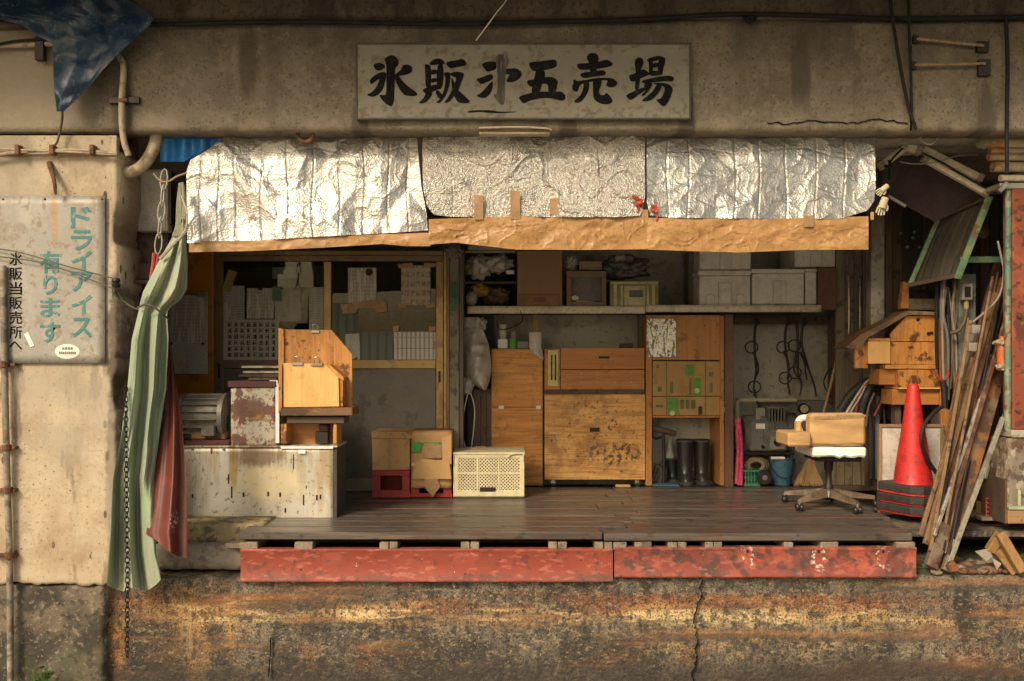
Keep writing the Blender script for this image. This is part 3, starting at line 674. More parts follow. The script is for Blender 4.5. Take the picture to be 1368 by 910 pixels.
G['販'] = ((555, 65), [[(135,240),(160,228),(235,250),(235,600),(150,590),(145,400)],[(200,225),(240,180),(300,150),(360,145),(410,170),(440,215),(420,240),(330,235),(230,250)],
 [(318,220),(425,225),(410,590),(310,605)],[(225,315),(325,310),(325,375),(225,392)],[(225,445),(325,430),(325,495),(225,510)],
 [(100,610),(160,580),(230,545),(310,530),(410,585),(320,610),(260,640),(160,670),(125,650)],[(160,640),(255,640),(240,700),(190,760),(140,810),(40,812),(80,775),(130,720)],
 [(305,620),(340,620),(395,680),(420,700),(380,760),(335,720),(300,665)],
 [(440,215),(500,185),(600,180),(690,145),(740,185),(760,225),(740,255),(640,268),(520,295),(480,270)],
 [(415,370),(450,345),(520,355),(520,420),(500,560),(450,690),(390,775),(350,808),(300,800),(350,765),(400,680),(430,600),(450,440)],
 [(510,360),(620,340),(700,355),(725,385),(700,440),(670,520),(640,610),(560,720),(490,795),(415,808),(480,740),(540,620),(600,480),(605,420),(540,415)],
 [(530,415),(580,500),(600,590),(650,630),(740,710),(835,805),(640,808),(590,740),(545,620),(535,520)]])
G['㐧'] = ((630, 65), [[(355,130),(400,85),(460,78),(530,110),(560,180),(540,250),(515,290),(500,420),(490,600),(490,800),(445,840),(400,805),(350,740),(320,675),(385,680),(385,300),(360,230)],
 [(150,235),(200,195),(330,188),(370,200),(370,290),(340,320),(220,350),(210,310),(170,280)],[(65,450),(130,435),(220,395),(310,370),(330,450),(200,510),(140,532),(95,490)],
 [(320,490),(310,600),(270,680),(210,730),(140,732),(60,700),(140,660),(220,570),(290,490)],[(500,305),(560,295),(660,290),(720,325),(750,375),(735,420),(660,480),(600,500),(500,495),(560,400),(560,380),(490,380)]])
G['五'] = ((690, 65), [[(185,235),(195,200),(330,192),(480,170),(585,160),(600,220),(595,280),(420,320),(260,345),(210,300)],[(285,320),(415,315),(430,400),(380,520),(345,660),(215,665),(235,560),(265,440)],
 [(150,470),(240,460),(330,440),(420,425),(500,415),(580,445),(620,490),(600,560),(585,655),(465,655),(475,525),(380,520),(300,545),(210,570),(165,530)],
 [(20,715),(130,680),(240,650),(340,635),(470,640),(600,640),(660,632),(720,680),(730,740),(690,778),(620,765),(530,735),(420,730),(280,750),(180,775),(120,815),(80,800)]])
G['売'] = ((760, 65), [[(260,120),(300,75),(350,60),(410,75),(445,120),(440,180),(430,215),(410,350),(300,350),(300,210),(270,160)],[(115,250),(130,220),(300,215),(420,205),(540,160),(600,175),(660,230),(620,265),(520,285),(400,305),(180,320),(130,290)],
 [(160,390),(200,355),(330,340),(490,315),(545,340),(550,385),(510,400),(380,415),(240,440),(190,425)],
 [(60,460),(100,460),(120,485),(250,465),(400,435),(620,430),(690,465),(730,515),(680,570),(610,578),(540,545),(590,470),(480,470),(330,490),(190,520),(155,560),(140,620),(110,648),(60,620),(40,570),(70,510)],
 [(215,490),(300,480),(305,560),(285,640),(240,720),(180,790),(120,810),(60,780),(130,740),(190,660),(220,570)],[(350,460),(495,460),(480,540),(450,600),(445,660),(475,690),(530,690),(550,650),(600,690),(650,760),(640,800),(590,825),(500,825),(420,790),(360,740),(358,600)]])
G['場'] = ((832, 65), [[(170,200),(200,145),(250,125),(295,150),(315,210),(290,270),(260,330),(250,600),(180,640),(185,480),(195,330)],[(90,390),(190,365),(300,295),(380,350),(420,385),(340,410),(270,440),(190,485),(120,490),(95,440)],
 [(40,690),(150,640),(250,590),(330,570),(390,550),(400,575),(330,620),(230,690),(120,772),(70,735)],[(345,160),(450,130),(450,380),(385,390),(390,200)],[(345,160),(440,125),(540,100),(630,140),(640,165),(520,172),(450,195)],
 [(525,140),(640,150),(610,250),(590,380),(515,390)],[(440,215),(535,205),(535,280),(440,285)],[(385,335),(450,325),(530,330),(595,340),(590,390),(450,408),(385,390)],
 [(270,485),(330,460),(450,430),(600,405),(720,400),(765,440),(740,490),(640,480),(450,500),(310,525)],[(340,510),(440,500),(430,560),(370,640),(310,705),(265,700),(340,620),(390,560),(320,590),(310,550)],
 [(440,510),(560,505),(680,520),(750,590),(720,680),(680,780),(620,860),(570,840),(480,745),(560,755),(600,680),(630,590),(590,545),(500,540)],[(500,530),(580,530),(560,610),(500,700),(420,760),(340,785),(270,770),(370,700),(450,630)]])
def stroke_faces(bm, pts, Y):
    n = len(pts)
    vs = [bm.verts.new(P(x, y, Y)) for x, y in pts]
    f = bm.faces.new(vs)
    f.normal_update()
    if f.normal.y > 0: f.normal_flip()
    bmesh.ops.triangulate(bm, faces=[f])
for ch, (org, strokes) in G.items():
    bm = NB(); bf = NB()
    for i, st in enumerate(strokes):
        pts = chaikin([(org[0]+a/11.1, org[1]+b/11.1) for a, b in st], 2)
        stroke_faces(bf if (ch == '㐧' and i == 0) else bm, pts, YS-.0362-.0003*i-(.003 if (ch == '㐧' and i == 0) else 0))
    o = part(t, 'character', bm, ink)
    if ch == '㐧':
        part(o, 'worn_stroke', bf, ink_faded, label='faded brown middle stroke')
    else: bf.free()

# ============================================================ TIN SIGN ON THE PILLAR
YT = -.075
t = thing('tin_sign', 'weathered tin sign on the pillar with teal ドライアイス 有ります lettering', 'sign', (X(70, YT), YT, Z(486, YT)))
bm = NB(); wall_grid(bm, X(-14, YT), X(140, YT), Z(485.5, YT), Z(262, YT), YT, .05, .0012, 3, .006); part(t, 'sheet', bm, tin_sign, 'all')
bm = NB()
for s, x, y, h, w in (('ド', 108, 290.5, 29, 28), ('ラ', 109, 321, 27, 28), ('イ', 109, 348, 27, 28), ('ア', 109, 376.5, 27, 28), ('イ', 109, 407, 26, 28), ('ス', 109, 438, 27, 28)):
    put_text(bm, s, x, y, YT-.0025, w, h, .022)
for s, x, y, h, w in (('有', 67, 350, 30, 29), ('り', 67, 380.5, 27, 19), ('ま', 67, 411, 26, 27), ('す', 67, 444, 28, 27)):
    put_text(bm, s, x, y, YT-.0025, w, h, .022)
part(t, 'teal_lettering', bm, teal_ink)
bm = NB()
for i, s in enumerate('氷販当販売所へ'):
    put_text(bm, s, 21, 346+i*19.6+(0 if i < 6 else -2), YT-.0025, 17, 17 if i < 6 else 11, .01)
part(t, 'black_lettering', bm, ink)
bm = NB()
lathe(bm, [(0, -.003), (1, -.002), (1, 0)], (0, 0, 0), 28, 'y')
for v in bm.verts: v.co = Vector((v.co.x*16.5*(D+YT)/F, v.co.y, v.co.z*10*(D+YT)/F))+P(90, 469.5, YT-.0005)
st = part(t, 'oval_sticker', bm, white_p)
bm = NB()
for k, w in ((0, 15), (1, 23)):
    for i in range(4 if k == 0 else 9):
        n_ = 4 if k == 0 else 9
        x = 90-w/2+w*(i+.5)/n_; y = 465.5 if k == 0 else 471.5
        pbox(bm, x-w/n_*.38, y-1.6+U(-.3, .3), x+w/n_*.38, y+1.7, YT-.0045, .0006, 0)
part(st, 'sticker_print', bm, plain('sticker_ink', (.2, .17, .15)))
bm = NB(); c = P(39, 454, YT-.002); box(bm, c.x-.014, c.x+.014, c.y-.001, c.y, c.z-.045, c.z+.045, 0, rot=Matrix.Rotation(-.45, 3, 'Y')); part(t, 'tape_scrap', bm, white_p)
for x, y in ((4, 266), (136, 266), (136, 481), (60, 266), (4, 481)):
    bm = NB(); lathe(bm, [(0, -.006), (.006, -.004), (.007, 0)], P(x, y, YT), 8, 'y'); part(t, 'nail', bm, rust_iron)
# ============================================================ FOIL SHEETS AND KRAFT STRIPS
def foil_sheet(name, label, left, right, top, bottom, mat, seams, seed, amp, cf, nu=110, nv=48, Yb=.045, hseams=(), rot=0.0):
    bm = NB()
    def dep(u, v, px, py):
        x, z = X(px), Z(py)
        if mat is foil_crush:
            d = .040*facet(x+z*.3, z, .24, .18, seed)+.010*facet(x*.8+z, z-x*.5, .08, .06, seed+1)-.012*ridge(x, z, 6, seed, 7)-.004*ridge(x+z, z-x, 19, seed+2, 5)*(.4+abs(noise.noise(Vector((x*3, z*3, 8))))*2)
        else:
            r_ = rot; xr, zr = x*math.cos(r_)-z*math.sin(r_), x*math.sin(r_)+z*math.cos(r_)
            d = amp*facet(xr, zr, .16, .19, seed)+amp*.16*facet(xr*1.1+.03, zr+.05, .075, .11, seed+5)-.006*ridge(xr, zr, 4.5, seed)-.003*ridge(xr+zr, zr-xr, 9, seed+2)
        for s in seams:
            k = abs(px-s-1.5*math.sin(py*.05+s))/1.7
            if k < 1: d += .005*(1-k)
        for s in hseams:
            k = abs(py-s-9*facet(px*.01, 0, .3, 1, s))/1.8
            if k < 1: d += .003*(1-k)
        d += .012*noise.noise(Vector((x*2.2, z*2.2, seed)))
        return Yb+.085+d-.11*v
    sheet(bm, left, right, 0, 1, nu, nv, dep, Yb, top, bottom)
    return solo(name, label, 'foil sheet', bm, mat, True, 'foil sheets hung under the beam')
foil_sheet('foil_sheet', 'silver foil sheet with vertical quilted seams, hung at the left above the window',
    [(160, 322), (178, 306), (200, 278), (214, 254), (230, 249), (330, 250)], [(150, 560), (185, 557), (250, 563), (285, 570), (330, 573)],
    {0: 168}.items() and [(0, 168), (1, 163)], [(0, 325), (.15, 324), (.5, 317), (.8, 312), (1, 308)], foil,
    [268, 292, 314, 349, 384, 418, 453, 486, 519, 545], 3, .025, 2.6, 300, 110, .045, (205, 238))
foil_sheet('foil_sheet', 'crinkled silver foil sheet with brown tape tabs, hung in the middle of the three',
    [(150, 566), (200, 564), (250, 565), (275, 570), (285, 578), (300, 590)], [(150, 858), (170, 861), (260, 862), (282, 858), (300, 850)],
    [(0, 165), (1, 165)], [(0, 287), (.1, 290), (.9, 290), (1, 288)], foil_crush,
    [604, 655, 735, 800], 11, .030, 5.0, 260, 110, .04)
foil_sheet('foil_sheet', 'silver foil sheet with crossing diagonal creases, hung at the right above the shelf',
    [(150, 874), (172, 868), (182, 864), (270, 864), (300, 872)], [(150, 1168), (250, 1170), (268, 1168), (280, 1160), (290, 1146), (300, 1130)],
    [(0, 165), (1, 172)], [(0, 288), (.1, 291), (.8, 293), (.93, 292), (1, 282)], foil,
    [892, 920, 982, 1014, 1050, 1090, 1128], 21, .018, 3.0, 300, 110, .045, (206, 228, 250, 270), .75)
def kraft_strip(label, left, right, top, bottom, seed, Yb, nu=260, nv=36, amp=.022, f=7.0):
    bm = NB()
    def dep(u, v, px, py):
        x, z = X(px), Z(py)
        e = min(1, 4*v)*min(1, 3*(1-v)+.35)
        q = .03*noise.noise(Vector((x*6, z*6, seed)))
        xr, zr = x*.9+z*.5+q, z*.9-x*.35+q
        return Yb+e*amp*(.55*facet(xr, zr, .17, .08, seed)+.30*facet(xr-zr*.5, zr+xr*.3, .07, .05, seed+3)-.24*ridge(xr, zr*1.3, 6, seed, 11)-.20*ridge(xr+zr, zr-xr*.4, 11, seed+1, 10)+.12*ridge(x-z, z*1.6, 14, seed+2, 9))
    sheet(bm, left, right, 0, 1, nu, nv, dep, Yb, top, bottom)
    return solo('kraft_strip', label, 'paper strip', bm, kraft, True, 'brown paper strips along the foil hem')
kraft_strip('narrow brown paper strip edging the left foil sheet', [(0, 250), (400, 253)], [(0, 575), (400, 575)],
    [(0, 309), (.008, 309), (.03, 312), (.036, 322), (.2, 322), (.5, 317.5), (.8, 313), (1, 311)], [(0, 337), (.25, 335.5), (.55, 331), (.8, 326), (.9, 329), (1, 329)], 2, .02, 150, 10, .012)
kraft_strip('wide crumpled brown paper strip below the middle foil sheet', [(0, 572), (400, 573)], [(0, 866), (400, 866)],
    [(0, 293), (.3, 290), (.55, 286.5), (.57, 280), (1, 280)], [(0, 327), (.12, 324), (.2, 327), (.4, 333.5), (.7, 334), (1, 333)], 5, .012)
kraft_strip('crumpled brown paper strip with a square right end below the right foil sheet', [(0, 864), (400, 864)], [(0, 1161), (400, 1160)],
    [(0, 291), (.5, 293), (1, 289)], [(0, 333.5), (.25, 336), (.42, 337.5), (.7, 334), (1, 333.5)], 8, .015)
for i, (x0, x1, y0, y1) in enumerate(((633.5, 646, 261, 293), (682, 694.5, 255, 293), (734.5, 746.5, 265, 287))):
    bm = NB(); pbox(bm, x0, y0, x1, y1, .004, .002, 0, .002)
    solo('tape_tab', ('left brown tape tab holding the middle foil sheet', 'tallest of the three brown tape tabs on the middle foil sheet', 'right brown tape tab touching the paper strip on the middle foil sheet')[i], 'tape', bm, brown_tape, group='brown tape tabs on the foil')
bm = NB(); pbox(bm, 1074, 288, 1087, 303, .0, .002, 0, .001); solo('tape_tab', 'small brown tape tab on the paper strip below the right foil sheet', 'tape', bm, brown_tape)
bm = NB()
def dep(u, v, px, py): return .05+.004*math.sin(u*20)
sheet(bm, [(300, 450)], [(300, 571)], 0, 1, 30, 3, dep, .05, [(0, 316), (1, 307)], [(0, 320), (1, 316)])
solo('red_hem', 'thin red cloth hem showing between the left foil sheet and its paper strip', 'cloth', bm, plain('red_hem_cloth', (.32, .045, .03)), True)
# red ribbon flowers
def flower(x, y, Y, r, label):
    bm = NB()
    for i in range(16):
        a = U(0, 2*PI); l = r*U(.6, 1.1); c = P(x, y, Y)
        tip = c+Vector((math.cos(a)*l, U(-.02, .015), math.sin(a)*l*.8)); s = Vector((-math.sin(a), U(-.4, .4), math.cos(a)))*r*.25
        q = [bm.verts.new(p) for p in (c, c+(tip-c)*.6+s, tip, c+(tip-c)*.6-s)]; bm.faces.new(q)
    tube(bm, [P(x, y, Y), P(x+3, y+8, Y+.01), P(x+2, y+16, Y+.01)], .006, 5)
    solo('red_ribbon_flower', label, 'ornament', bm, plain('red_ribbon', (.42, .06, .035)), group='red paper flowers at the foil joint')
flower(850, 269, -.005, .055, 'larger red paper flower at the joint between middle and right foil sheets')
flower(875, 279, -.005, .035, 'small red paper flower on the corner of the right foil sheet')
bm = NB()
for a in range(0, 1):
    tube(bm, [P(408+10*math.cos(k*PI/6), 180+10*math.sin(k*PI/6), .0) for k in range(12)], .013, 8, 1, closed=True)
solo('iron_ring', 'rusty iron ring hanging under the beam over the left foil sheet', 'ring', bm, rust_iron, True)
bm = NB(); box(bm, X(640, -.05), X(735, -.05), -.05, .02, Z(179, -.05), Z(175.5, -.05), .003)
tube(bm, [P(640, 171, -.075), P(690, 170, -.075), P(728, 171.5, -.075), P(737, 174, -.07)], .006, 6)
solo('light_batten', 'thin metal batten fixed under the beam below the name board', 'batten', bm, plain('batten_metal', (.4, .33, .22)))

# ============================================================ CABLES AND BRACKETS ON THE BEAM
YC = -.10
def cable(label, pts, r, mat=None, name='cable', cat='cable', group=None):
    bm = NB(); ptube(bm, pts, r, 7, 5)
    return solo(name, label, cat, bm, mat or cable_m, True, group)
g = 'black cables on the beam'
cable('thick black cable running the whole length of the beam below the upper band', [(190, 33, YC-.03), (260, 31.5, YC), (400, 29, YC), (560, 31.5, YC), (690, 30, YC), (850, 26, YC), (980, 19, YC), (1090, 21, YC), (1200, 25, YC), (1400, 22, YC)], .015, group=g)
cable('thin second cable sagging just below the thick beam cable near the middle', [(440, 30, YC), (600, 33.5, YC), (740, 31, YC), (860, 26, YC), (960, 22, YC)], .006, group=g)
cable('black cable dropping in a curve from the beam top toward the right lamp tubes', [(1188, -12, YC-.02), (1193, 30, YC-.03), (1203, 90, YC), (1213, 140, YC), (1224, 173, YC)], .010, group=g)
cable('straight black cable running down the beam beside the two short bars', [(1214, -12, YC), (1215, 60, YC-.01), (1217, 100, YC), (1218, 150, YC)], .008, group=g)
cable('black cable hanging straight down near the right edge past the pipe ends', [(1344, 24, YC-.02), (1346, 90, YC), (1345, 150, YC), (1345, 232, YC+.02)], .012, group=g)
cable('thin grey cable loop hanging just below the beam above the lamp tubes', [(1226, 175, .1), (1232, 188, .1), (1240, 193, .1), (1248, 190, .1), (1256, 178, .12)], .006, plain('grey_cable', (.3, .27, .22)))
cable('frayed white string running diagonally up from the name board', [(636, 54, YC-.03), (645, 42, YC-.03), (654, 30, YC-.06), (664, 16, YC-.05), (674, 4, YC-.04), (684, -12, YC-.04)], .004, plain('white_string', (.62, .56, .46)), 'string', 'string')
bm = NB(); ptube(bm, [(994, 22, YC), (998, 27, YC-.03), (1004, 29, YC-.02), (1010, 22, YC)], .012, 6); ptube(bm, [(1000, 20, YC), (1003, 30, YC-.02)], .01, 6)
solo('cable_clip', 'knotted black cable clip on the beam right of the name board', 'clip', bm, cable_m, True)
def wall_bar(label, a, b, Y, foot):
    t = thing('iron_bar_bracket', label, 'bracket', P(a[0], a[1], Y), 'rusty bars on the beam')
    bm = NB(); tube(bm, [P(a[0], a[1], Y), P(b[0], b[1], Y)], .009, 8, 1); part(t, 'bar', bm, plain('bar_pale_rust', (.26, .18, .11), dirt=.6), True)
    bm = NB(); pbox(bm, b[0]-8, b[1]-6, b[0]+8, b[1]+foot, Y+.01, .03, .003); part(t, 'fixing_plate', bm, iron)
    bm = NB(); pbox(bm, a[0]-4, a[1]-5, a[0]+3, a[1]+5, Y+.01, .03, .003); part(t, 'fixing_plate', bm, iron)
wall_bar('upper of the two rusty bars bracketed to the beam at the right', (1225, 52), (1314, 61), -.10, 8)
wall_bar('lower of the two rusty bars bracketed to the beam at the right', (1222, 87), (1316, 85), -.10, 16)

# ============================================================ UPPER LEFT: TARP, CONDUITS
bm = NB()
def dep(u, v, px, py):
    x, z = X(px), Z(py)
    return -.20-.03*math.sin(px*.07+py*.02)+.045*facet(x+z*.4, z-x*.3, .22, .16, 77)+.014*facet(x-z*.4, z+x*.3, .07, .06, 78)+.05*(1-v)
sheet(bm, [(-60, -80), (20, -60), (26, 0), (33, 28), (48, 50), (58, 70), (90, 71), (120, 72), (148, 76)],
      [(-60, 160), (-10, 164), (0, 170), (10, 188), (22, 206), (34, 200), (45, 188), (70, 160), (95, 136), (118, 118), (140, 95), (149, 85)], -60, 149, 60, 60, dep, -.2)
solo('blue_tarp', 'dark blue tarpaulin hanging in a point from above at the upper left corner', 'tarp', bm, tarp, True)
cable('thin cord hanging from the tip of the blue tarp to the pipe ledge', [(83, 146, -.2), (83, 160, -.14), (79, 180, -.12), (75, 192, -.12), (68, 196, -.11)], .007, plain('cord', (.10, .07, .045)), 'cord', 'cord')
t = thing('conduit', 'beige pipe running down the beam left of the opening, held by a slotted bracket', 'pipe', P(163, 140, -.1))
bm = NB(); ptube(bm, [(158, 74, -.09), (164, 84, -.10), (165, 100, -.10), (163, 130, -.11), (163, 165, -.11), (166, 190, -.11), (172, 208, -.10)], .019, 10, 5); part(t, 'pipe', bm, pipe_beige, True)
bm = NB(); pbox(bm, 145, 129, 186, 138, -.088, .02, .003); part(t, 'bracket', bm, iron)
bm = NB(); pbox(bm, 158, 131, 170, 136, -.135, .02, .003); part(t, 'clip', bm, rust_iron)
bm = NB(); ptube(bm, [(208, 170, .06), (208, 188, .05), (202, 205, .04), (192, 220, .03), (178, 229, .03), (166, 230, .06)], .036, 12, 4)
solo('insulated_pipe', 'fat lagged pipe elbow curving under the beam beside the blue plastic', 'pipe', bm, M('pipe_lagging', (.42, .34, .23), [((.2, .13, .07), .7, 'noise', (14, .5, .64)), ((.55, .46, .33), .5, 'noise', (6, .5, .7))], rough=.8, bump=.7), True)
bm = NB()
def dep(u, v, px, py): return .14+.02*math.sin(px*.25)+.03*v
sheet(bm, [(160, 214), (216, 214)], [(160, 310), (180, 306), (200, 276), (216, 246)], 160, 216, 30, 14, dep, .14)
solo('blue_plastic_sheet', 'shiny bright blue plastic tucked between the beam and the left foil sheet', 'plastic sheet', bm, bluebag, True)
t = thing('wall_conduit', 'pair of thin pipes clipped along the ledge above the tin sign', 'pipe', P(80, 203, -.1))
for k, pts in enumerate(([(-20, 209, -.1), (30, 203, -.1), (70, 201, -.1), (110, 201, -.1), (157, 206, -.1)], [(-20, 198, -.09), (40, 201, -.11), (100, 203.5, -.1), (157, 207, -.1)])):
    bm = NB(); ptube(bm, pts, .010 if k == 0 else .007, 8); part(t, 'pipe', bm, pipe_beige, True)
for x in (22, 68, 122):
    bm = NB(); pbox(bm, x-3, 193, x+3, 206, -.125, .05, .003); part(t, 'clip', bm, rust_iron)
t = thing('upper_conduit', 'grey conduit with a black clamp high on the wall left of the blue tarp', 'pipe', P(40, 61, -.1))
bm = NB(); ptube(bm, [(-20, 61, -.10), (30, 60, -.10), (72, 58, -.10)], .018, 10); part(t, 'pipe', bm, pipe_beige, True)
bm = NB(); ptube(bm, [(-20, 64, -.13), (5, 58, -.13), (30, 54, -.13), (75, 52, -.13)], .008, 6); part(t, 'cable', bm, cable_m, True)
bm = NB(); pbox(bm, 46, 48, 58, 80, -.125, .04, .003); part(t, 'clamp', bm, iron)
bm = NB(); bar(bm, P(-20, 39, -.075), P(60, 38, -.075), .012, .012); solo('thin_rail', 'thin dark rail along the top of the left wall under the tarp', 'rail', bm, rust_iron)
# peg above the sign and wires across it
bm = NB(); ptube(bm, [(66, 218, -.06), (70, 232, -.10), (73, 246, -.13), (74, 260, -.12)], .018, 8, 3, .008)
solo('rusty_peg', 'bent rusty peg sticking out of the pillar just above the tin sign', 'peg', bm, rust_iron, True)
for lab, pts in (('upper of the two dark wires crossing the tin sign', [(-20, 330, -.10), (30, 338, -.11), (90, 356, -.11), (152, 372, -.11)]), ('lower of the two dark wires crossing the tin sign', [(-20, 341, -.10), (40, 348, -.11), (90, 362, -.11), (152, 386, -.11)])):
    cable(lab, pts, .0038, plain('wire', (.10, .085, .05)), 'wire', 'wire', 'wires across the tin sign')
t = thing('wire_insulator', 'dark knob where the wires meet the corner of the pillar', 'insulator', P(156, 380, -.09))
bm = NB(); lathe(bm, [(.0, -.03), (.02, -.028), (.026, -.01), (.016, 0), (.026, .01), (.02, .028), (0, .03)], P(155, 378, -.10), 12); part(t, 'knob', bm, iron, True)
bm = NB(); ptube(bm, [(150, 386, -.1), (151, 398, -.1), (156, 404, -.1)], .004, 6); ptube(bm, [(158, 390, -.09), (165, 402, -.06), (180, 412, -.06), (188, 413, -.06)], .004, 6); part(t, 'wire_tail', bm, plain('wire_green', (.09, .13, .06)), True)
# downpipe at far left
t = thing('downpipe', 'slim old downpipe with joints at the left edge of the pillar', 'pipe', P(10, 915, -.1))
bm = NB(); ptube(bm, [(4, 355, -.10), (6, 480, -.10), (9, 620, -.10), (13, 760, -.09), (14, 916, -.09)], .019, 10, 4); part(t, 'pipe', bm, M('old_lead_pipe', (.23, .20, .15), [((.36, .32, .25), .6, 'noise', (6, .5, .66, (1, 1, .3))), ((.07, .06, .05), .7, 'noise', (12, .5, .64)), ((.2, .1, .05), .5, 'noise', (20, .55, .68))], rough=.6, bump=.5), True)
for y in (487, 598, 655, 742):
    bm = NB(); lathe(bm, [(.019, -.02), (.028, -.016), (.028, .016), (.019, .02)], P(interp([(355, 4), (480, 6), (620, 9), (760, 13)], y), y, -.1), 12)
    box(bm, X(-8, -.08), X(22, -.08), -.10, -.05, Z(y+2, -.08), Z(y-2, -.08), .002); part(t, 'joint', bm, rust_iron)
# plants at the foot of the wall
def weed(px, py, n, h, label, group=None):
    t = thing('weed', label, 'plant', P(px, py, -.12), group)
    bs = NB(); bl = NB()
    base = P(px, py, -.12); base.z = 0
    for i in range(n):
        a = U(0, 2*PI); L = h*U(.5, 1)
        tip = base+Vector((math.cos(a)*L*.45, math.sin(a)*L*.25-.02, L))
        tube(bs, [base, (base+tip)/2+Vector((0, 0, L*.1)), tip], .0025, 4, 2)
        for k in range(7):
            q = base.lerp(tip, U(.3, 1)); b = U(0, 2*PI); l = U(.018, .04)
            d = Vector((math.cos(b), math.sin(b)*.6-.3, U(-.2, .7))).normalized()*l; s = d.cross(Vector((0, 1, .3))).normalized()*l*.35
            bl.faces.new([bl.verts.new(v) for v in (q, q+d*.5+s, q+d, q+d*.5-s)])
    part(t, 'stem', bs, plain('weed_stem', (.06, .08, .02))); part(t, 'leaf_cluster', bl, plain('weed_leaf', (.07, .12, .022), rough=.5), kind='stuff')
weed(62, 908, 12, .17, 'taller green weed growing at the foot of the pillar', 'weeds at the wall foot')
weed(28, 912, 8, .10, 'small low weed growing beside the downpipe foot', 'weeds at the wall foot')

# ============================================================ CURTAIN AND MAROON CLOTH
def fold(u, px, v, n, ph): return math.sin(2*PI*n*u+ph+1.2*math.sin(v*5))
bm = NB()
def dep(u, v, px, py):
    k = interp([(300, .25), (340, .55), (395, .8), (412, .3), (440, .8), (600, 1), (785, 1)], py)
    u2 = u+.05*math.sin(v*4)
    w = u2+.05*noise.noise(Vector((u*3, v*4, 5)))
    d = .06*fold(w, px, v, 2.2, .4)+.10*noise.noise(Vector((w*3.4, v*.9, 2.0)))+.030*noise.noise(Vector((w*9, v*1.6, 7.0)))+.010*noise.noise(Vector((w*18, v*5, 1.0)))+.020*crumple(u*.7+.1*v, v*1.6, 93, 7, 3.0)
    d += .02*crumple(u*1.3, v*3, 91, 7, 2.0)
    return -.14+k*d-.05*interp([(300, 0), (395, 1.0), (412, -.2), (450, .8), (785, .6)], py)
sheet(bm, [(292, 240), (313, 232), (353, 210), (390, 191), (405, 187), (412, 186), (453, 176), (520, 170), (580, 162), (640, 151), (740, 145), (790, 142)],
      [(292, 246), (313, 248), (353, 251), (385, 250), (400, 242), (412, 226), (420, 223), (453, 225), (520, 222), (580, 213), (640, 206), (700, 207), (740, 209), (790, 218)],
      0, 1, 90, 150, dep, -.14, [(0, 292), (1, 292)], [(0, 782), (.12, 786), (.3, 790), (.5, 784), (.75, 788), (.9, 781), (1, 774)])
t = thing('green_curtain', 'pale green satin curtain tied at the middle hanging beside the pillar', 'curtain', P(185, 788, -.14))
part(t, 'cloth', bm, green_cloth, 'all')
bm = NB()
for i in range(9):
    ptube(bm, [(240+i*.8, 250+U(-6, 8), -.02), (236+i*1.6+U(-2, 2), 275, -.1), (236+i*1.3, 300, -.15), (231+i*2, 316, -.17)], .007, 5, 4)
part(t, 'gathered_end', bm, plain('grey_green_cord', (.26, .25, .17)), True)
bm = NB(); ptube(bm, [(184, 411, -.17), (195, 407, -.235), (207, 411, -.245), (218, 421, -.225), (226, 426, -.17)], .006, 6); part(t, 'tie_cord', bm, plain('tie', (.07, .07, .05)), True)
bm = NB(); ptube(bm, [(214, 346, -.20), (232, 326, -.23), (246, 312, -.18), (250, 300, -.12)], .010, 6); ptube(bm, [(243, 262, -.1), (250, 285, -.16), (249, 305, -.18)], .006, 6); part(t, 'hanging_cord', bm, plain('cord_pale', (.35, .33, .24)), True)
bm = NB()
def dep(u, v, px, py): return .02+.045*math.sin(u*6.5+1.5*v)*min(1, .2+v)+.015*math.sin(u*15+v*3)-.30*v**1.3
sheet(bm, [(440, 224), (475, 226), (560, 213), (640, 205), (700, 198), (712, 195), (722, 199), (760, 206)], [(440, 226), (475, 230), (560, 243), (640, 249), (760, 251)], 0, 1, 50, 70, dep, .02,
      [(0, 440), (1, 440)], [(0, 715), (.2, 722), (.4, 735), (.7, 742), (1, 747)])
solo('maroon_cloth', 'maroon vinyl cloth hanging behind the green curtain, with a white scuff', 'cloth', bm, red_cloth, 'all')
# chains
def chain(name, label, pts, link, r, mat, group=None):
    t_pts = smooth_path([P(*p) for p in pts], 6)
    acc = 0; bm = NB(); flip = False
    pos = []; L = [0]
    for a, b in zip(t_pts, t_pts[1:]): L.append(L[-1]+(b-a).length)
    s = 0
    while s < L[-1]:
        i = max(j for j in range(len(L)) if L[j] <= s+1e-9); i = min(i, len(t_pts)-2)
        k = (s-L[i])/max(1e-6, L[i+1]-L[i]); p = t_pts[i].lerp(t_pts[i+1], k); d = (t_pts[i+1]-t_pts[i]).normalized()
        side = d.orthogonal().normalized(); side = Vector((1, 0, 0)) if not flip else Vector((0, 1, 0))
        side = (side-d*side.dot(d)).normalized()
        ring = [p+d*(link*.55*math.cos(q*PI/5))+side*(link*(.33 if link < .1 else .18)*math.sin(q*PI/5)) for q in range(10)]
        tube(bm, ring, r, 5, 1, closed=True); flip = not flip; s += link*.82
    return solo(name, label, 'chain', bm, mat, True, group)
chain('chain', 'long dark iron chain hanging in front of the green curtain down the dock wall', [(168, 520, -.225), (169, 640, -.225), (170, 760, -.225), (170, 880, -.20)], .036, .0036, plain('chain_dark', (.02, .014, .011), rough=.8))
chain('white_chain', 'three long white chain links hanging beside the curtain top', [(219, 240, .0), (215, 290, .0), (210, 345, .0)], .12, .0042, plain('white_chain_m', (.42, .38, .31)))
bm = NB(); ptube(bm, [(206, 338, .0), (205, 352, .0), (202, 372, .0)], .013, 8); ptube(bm, [(212, 340, .0), (209, 358, 0), (206, 372, 0)], .010, 8)
solo('red_tag_pull', 'red pull tag hanging from the white chain', 'pull tag', bm, plain('red_handle_m', (.35, .06, .045)), True)
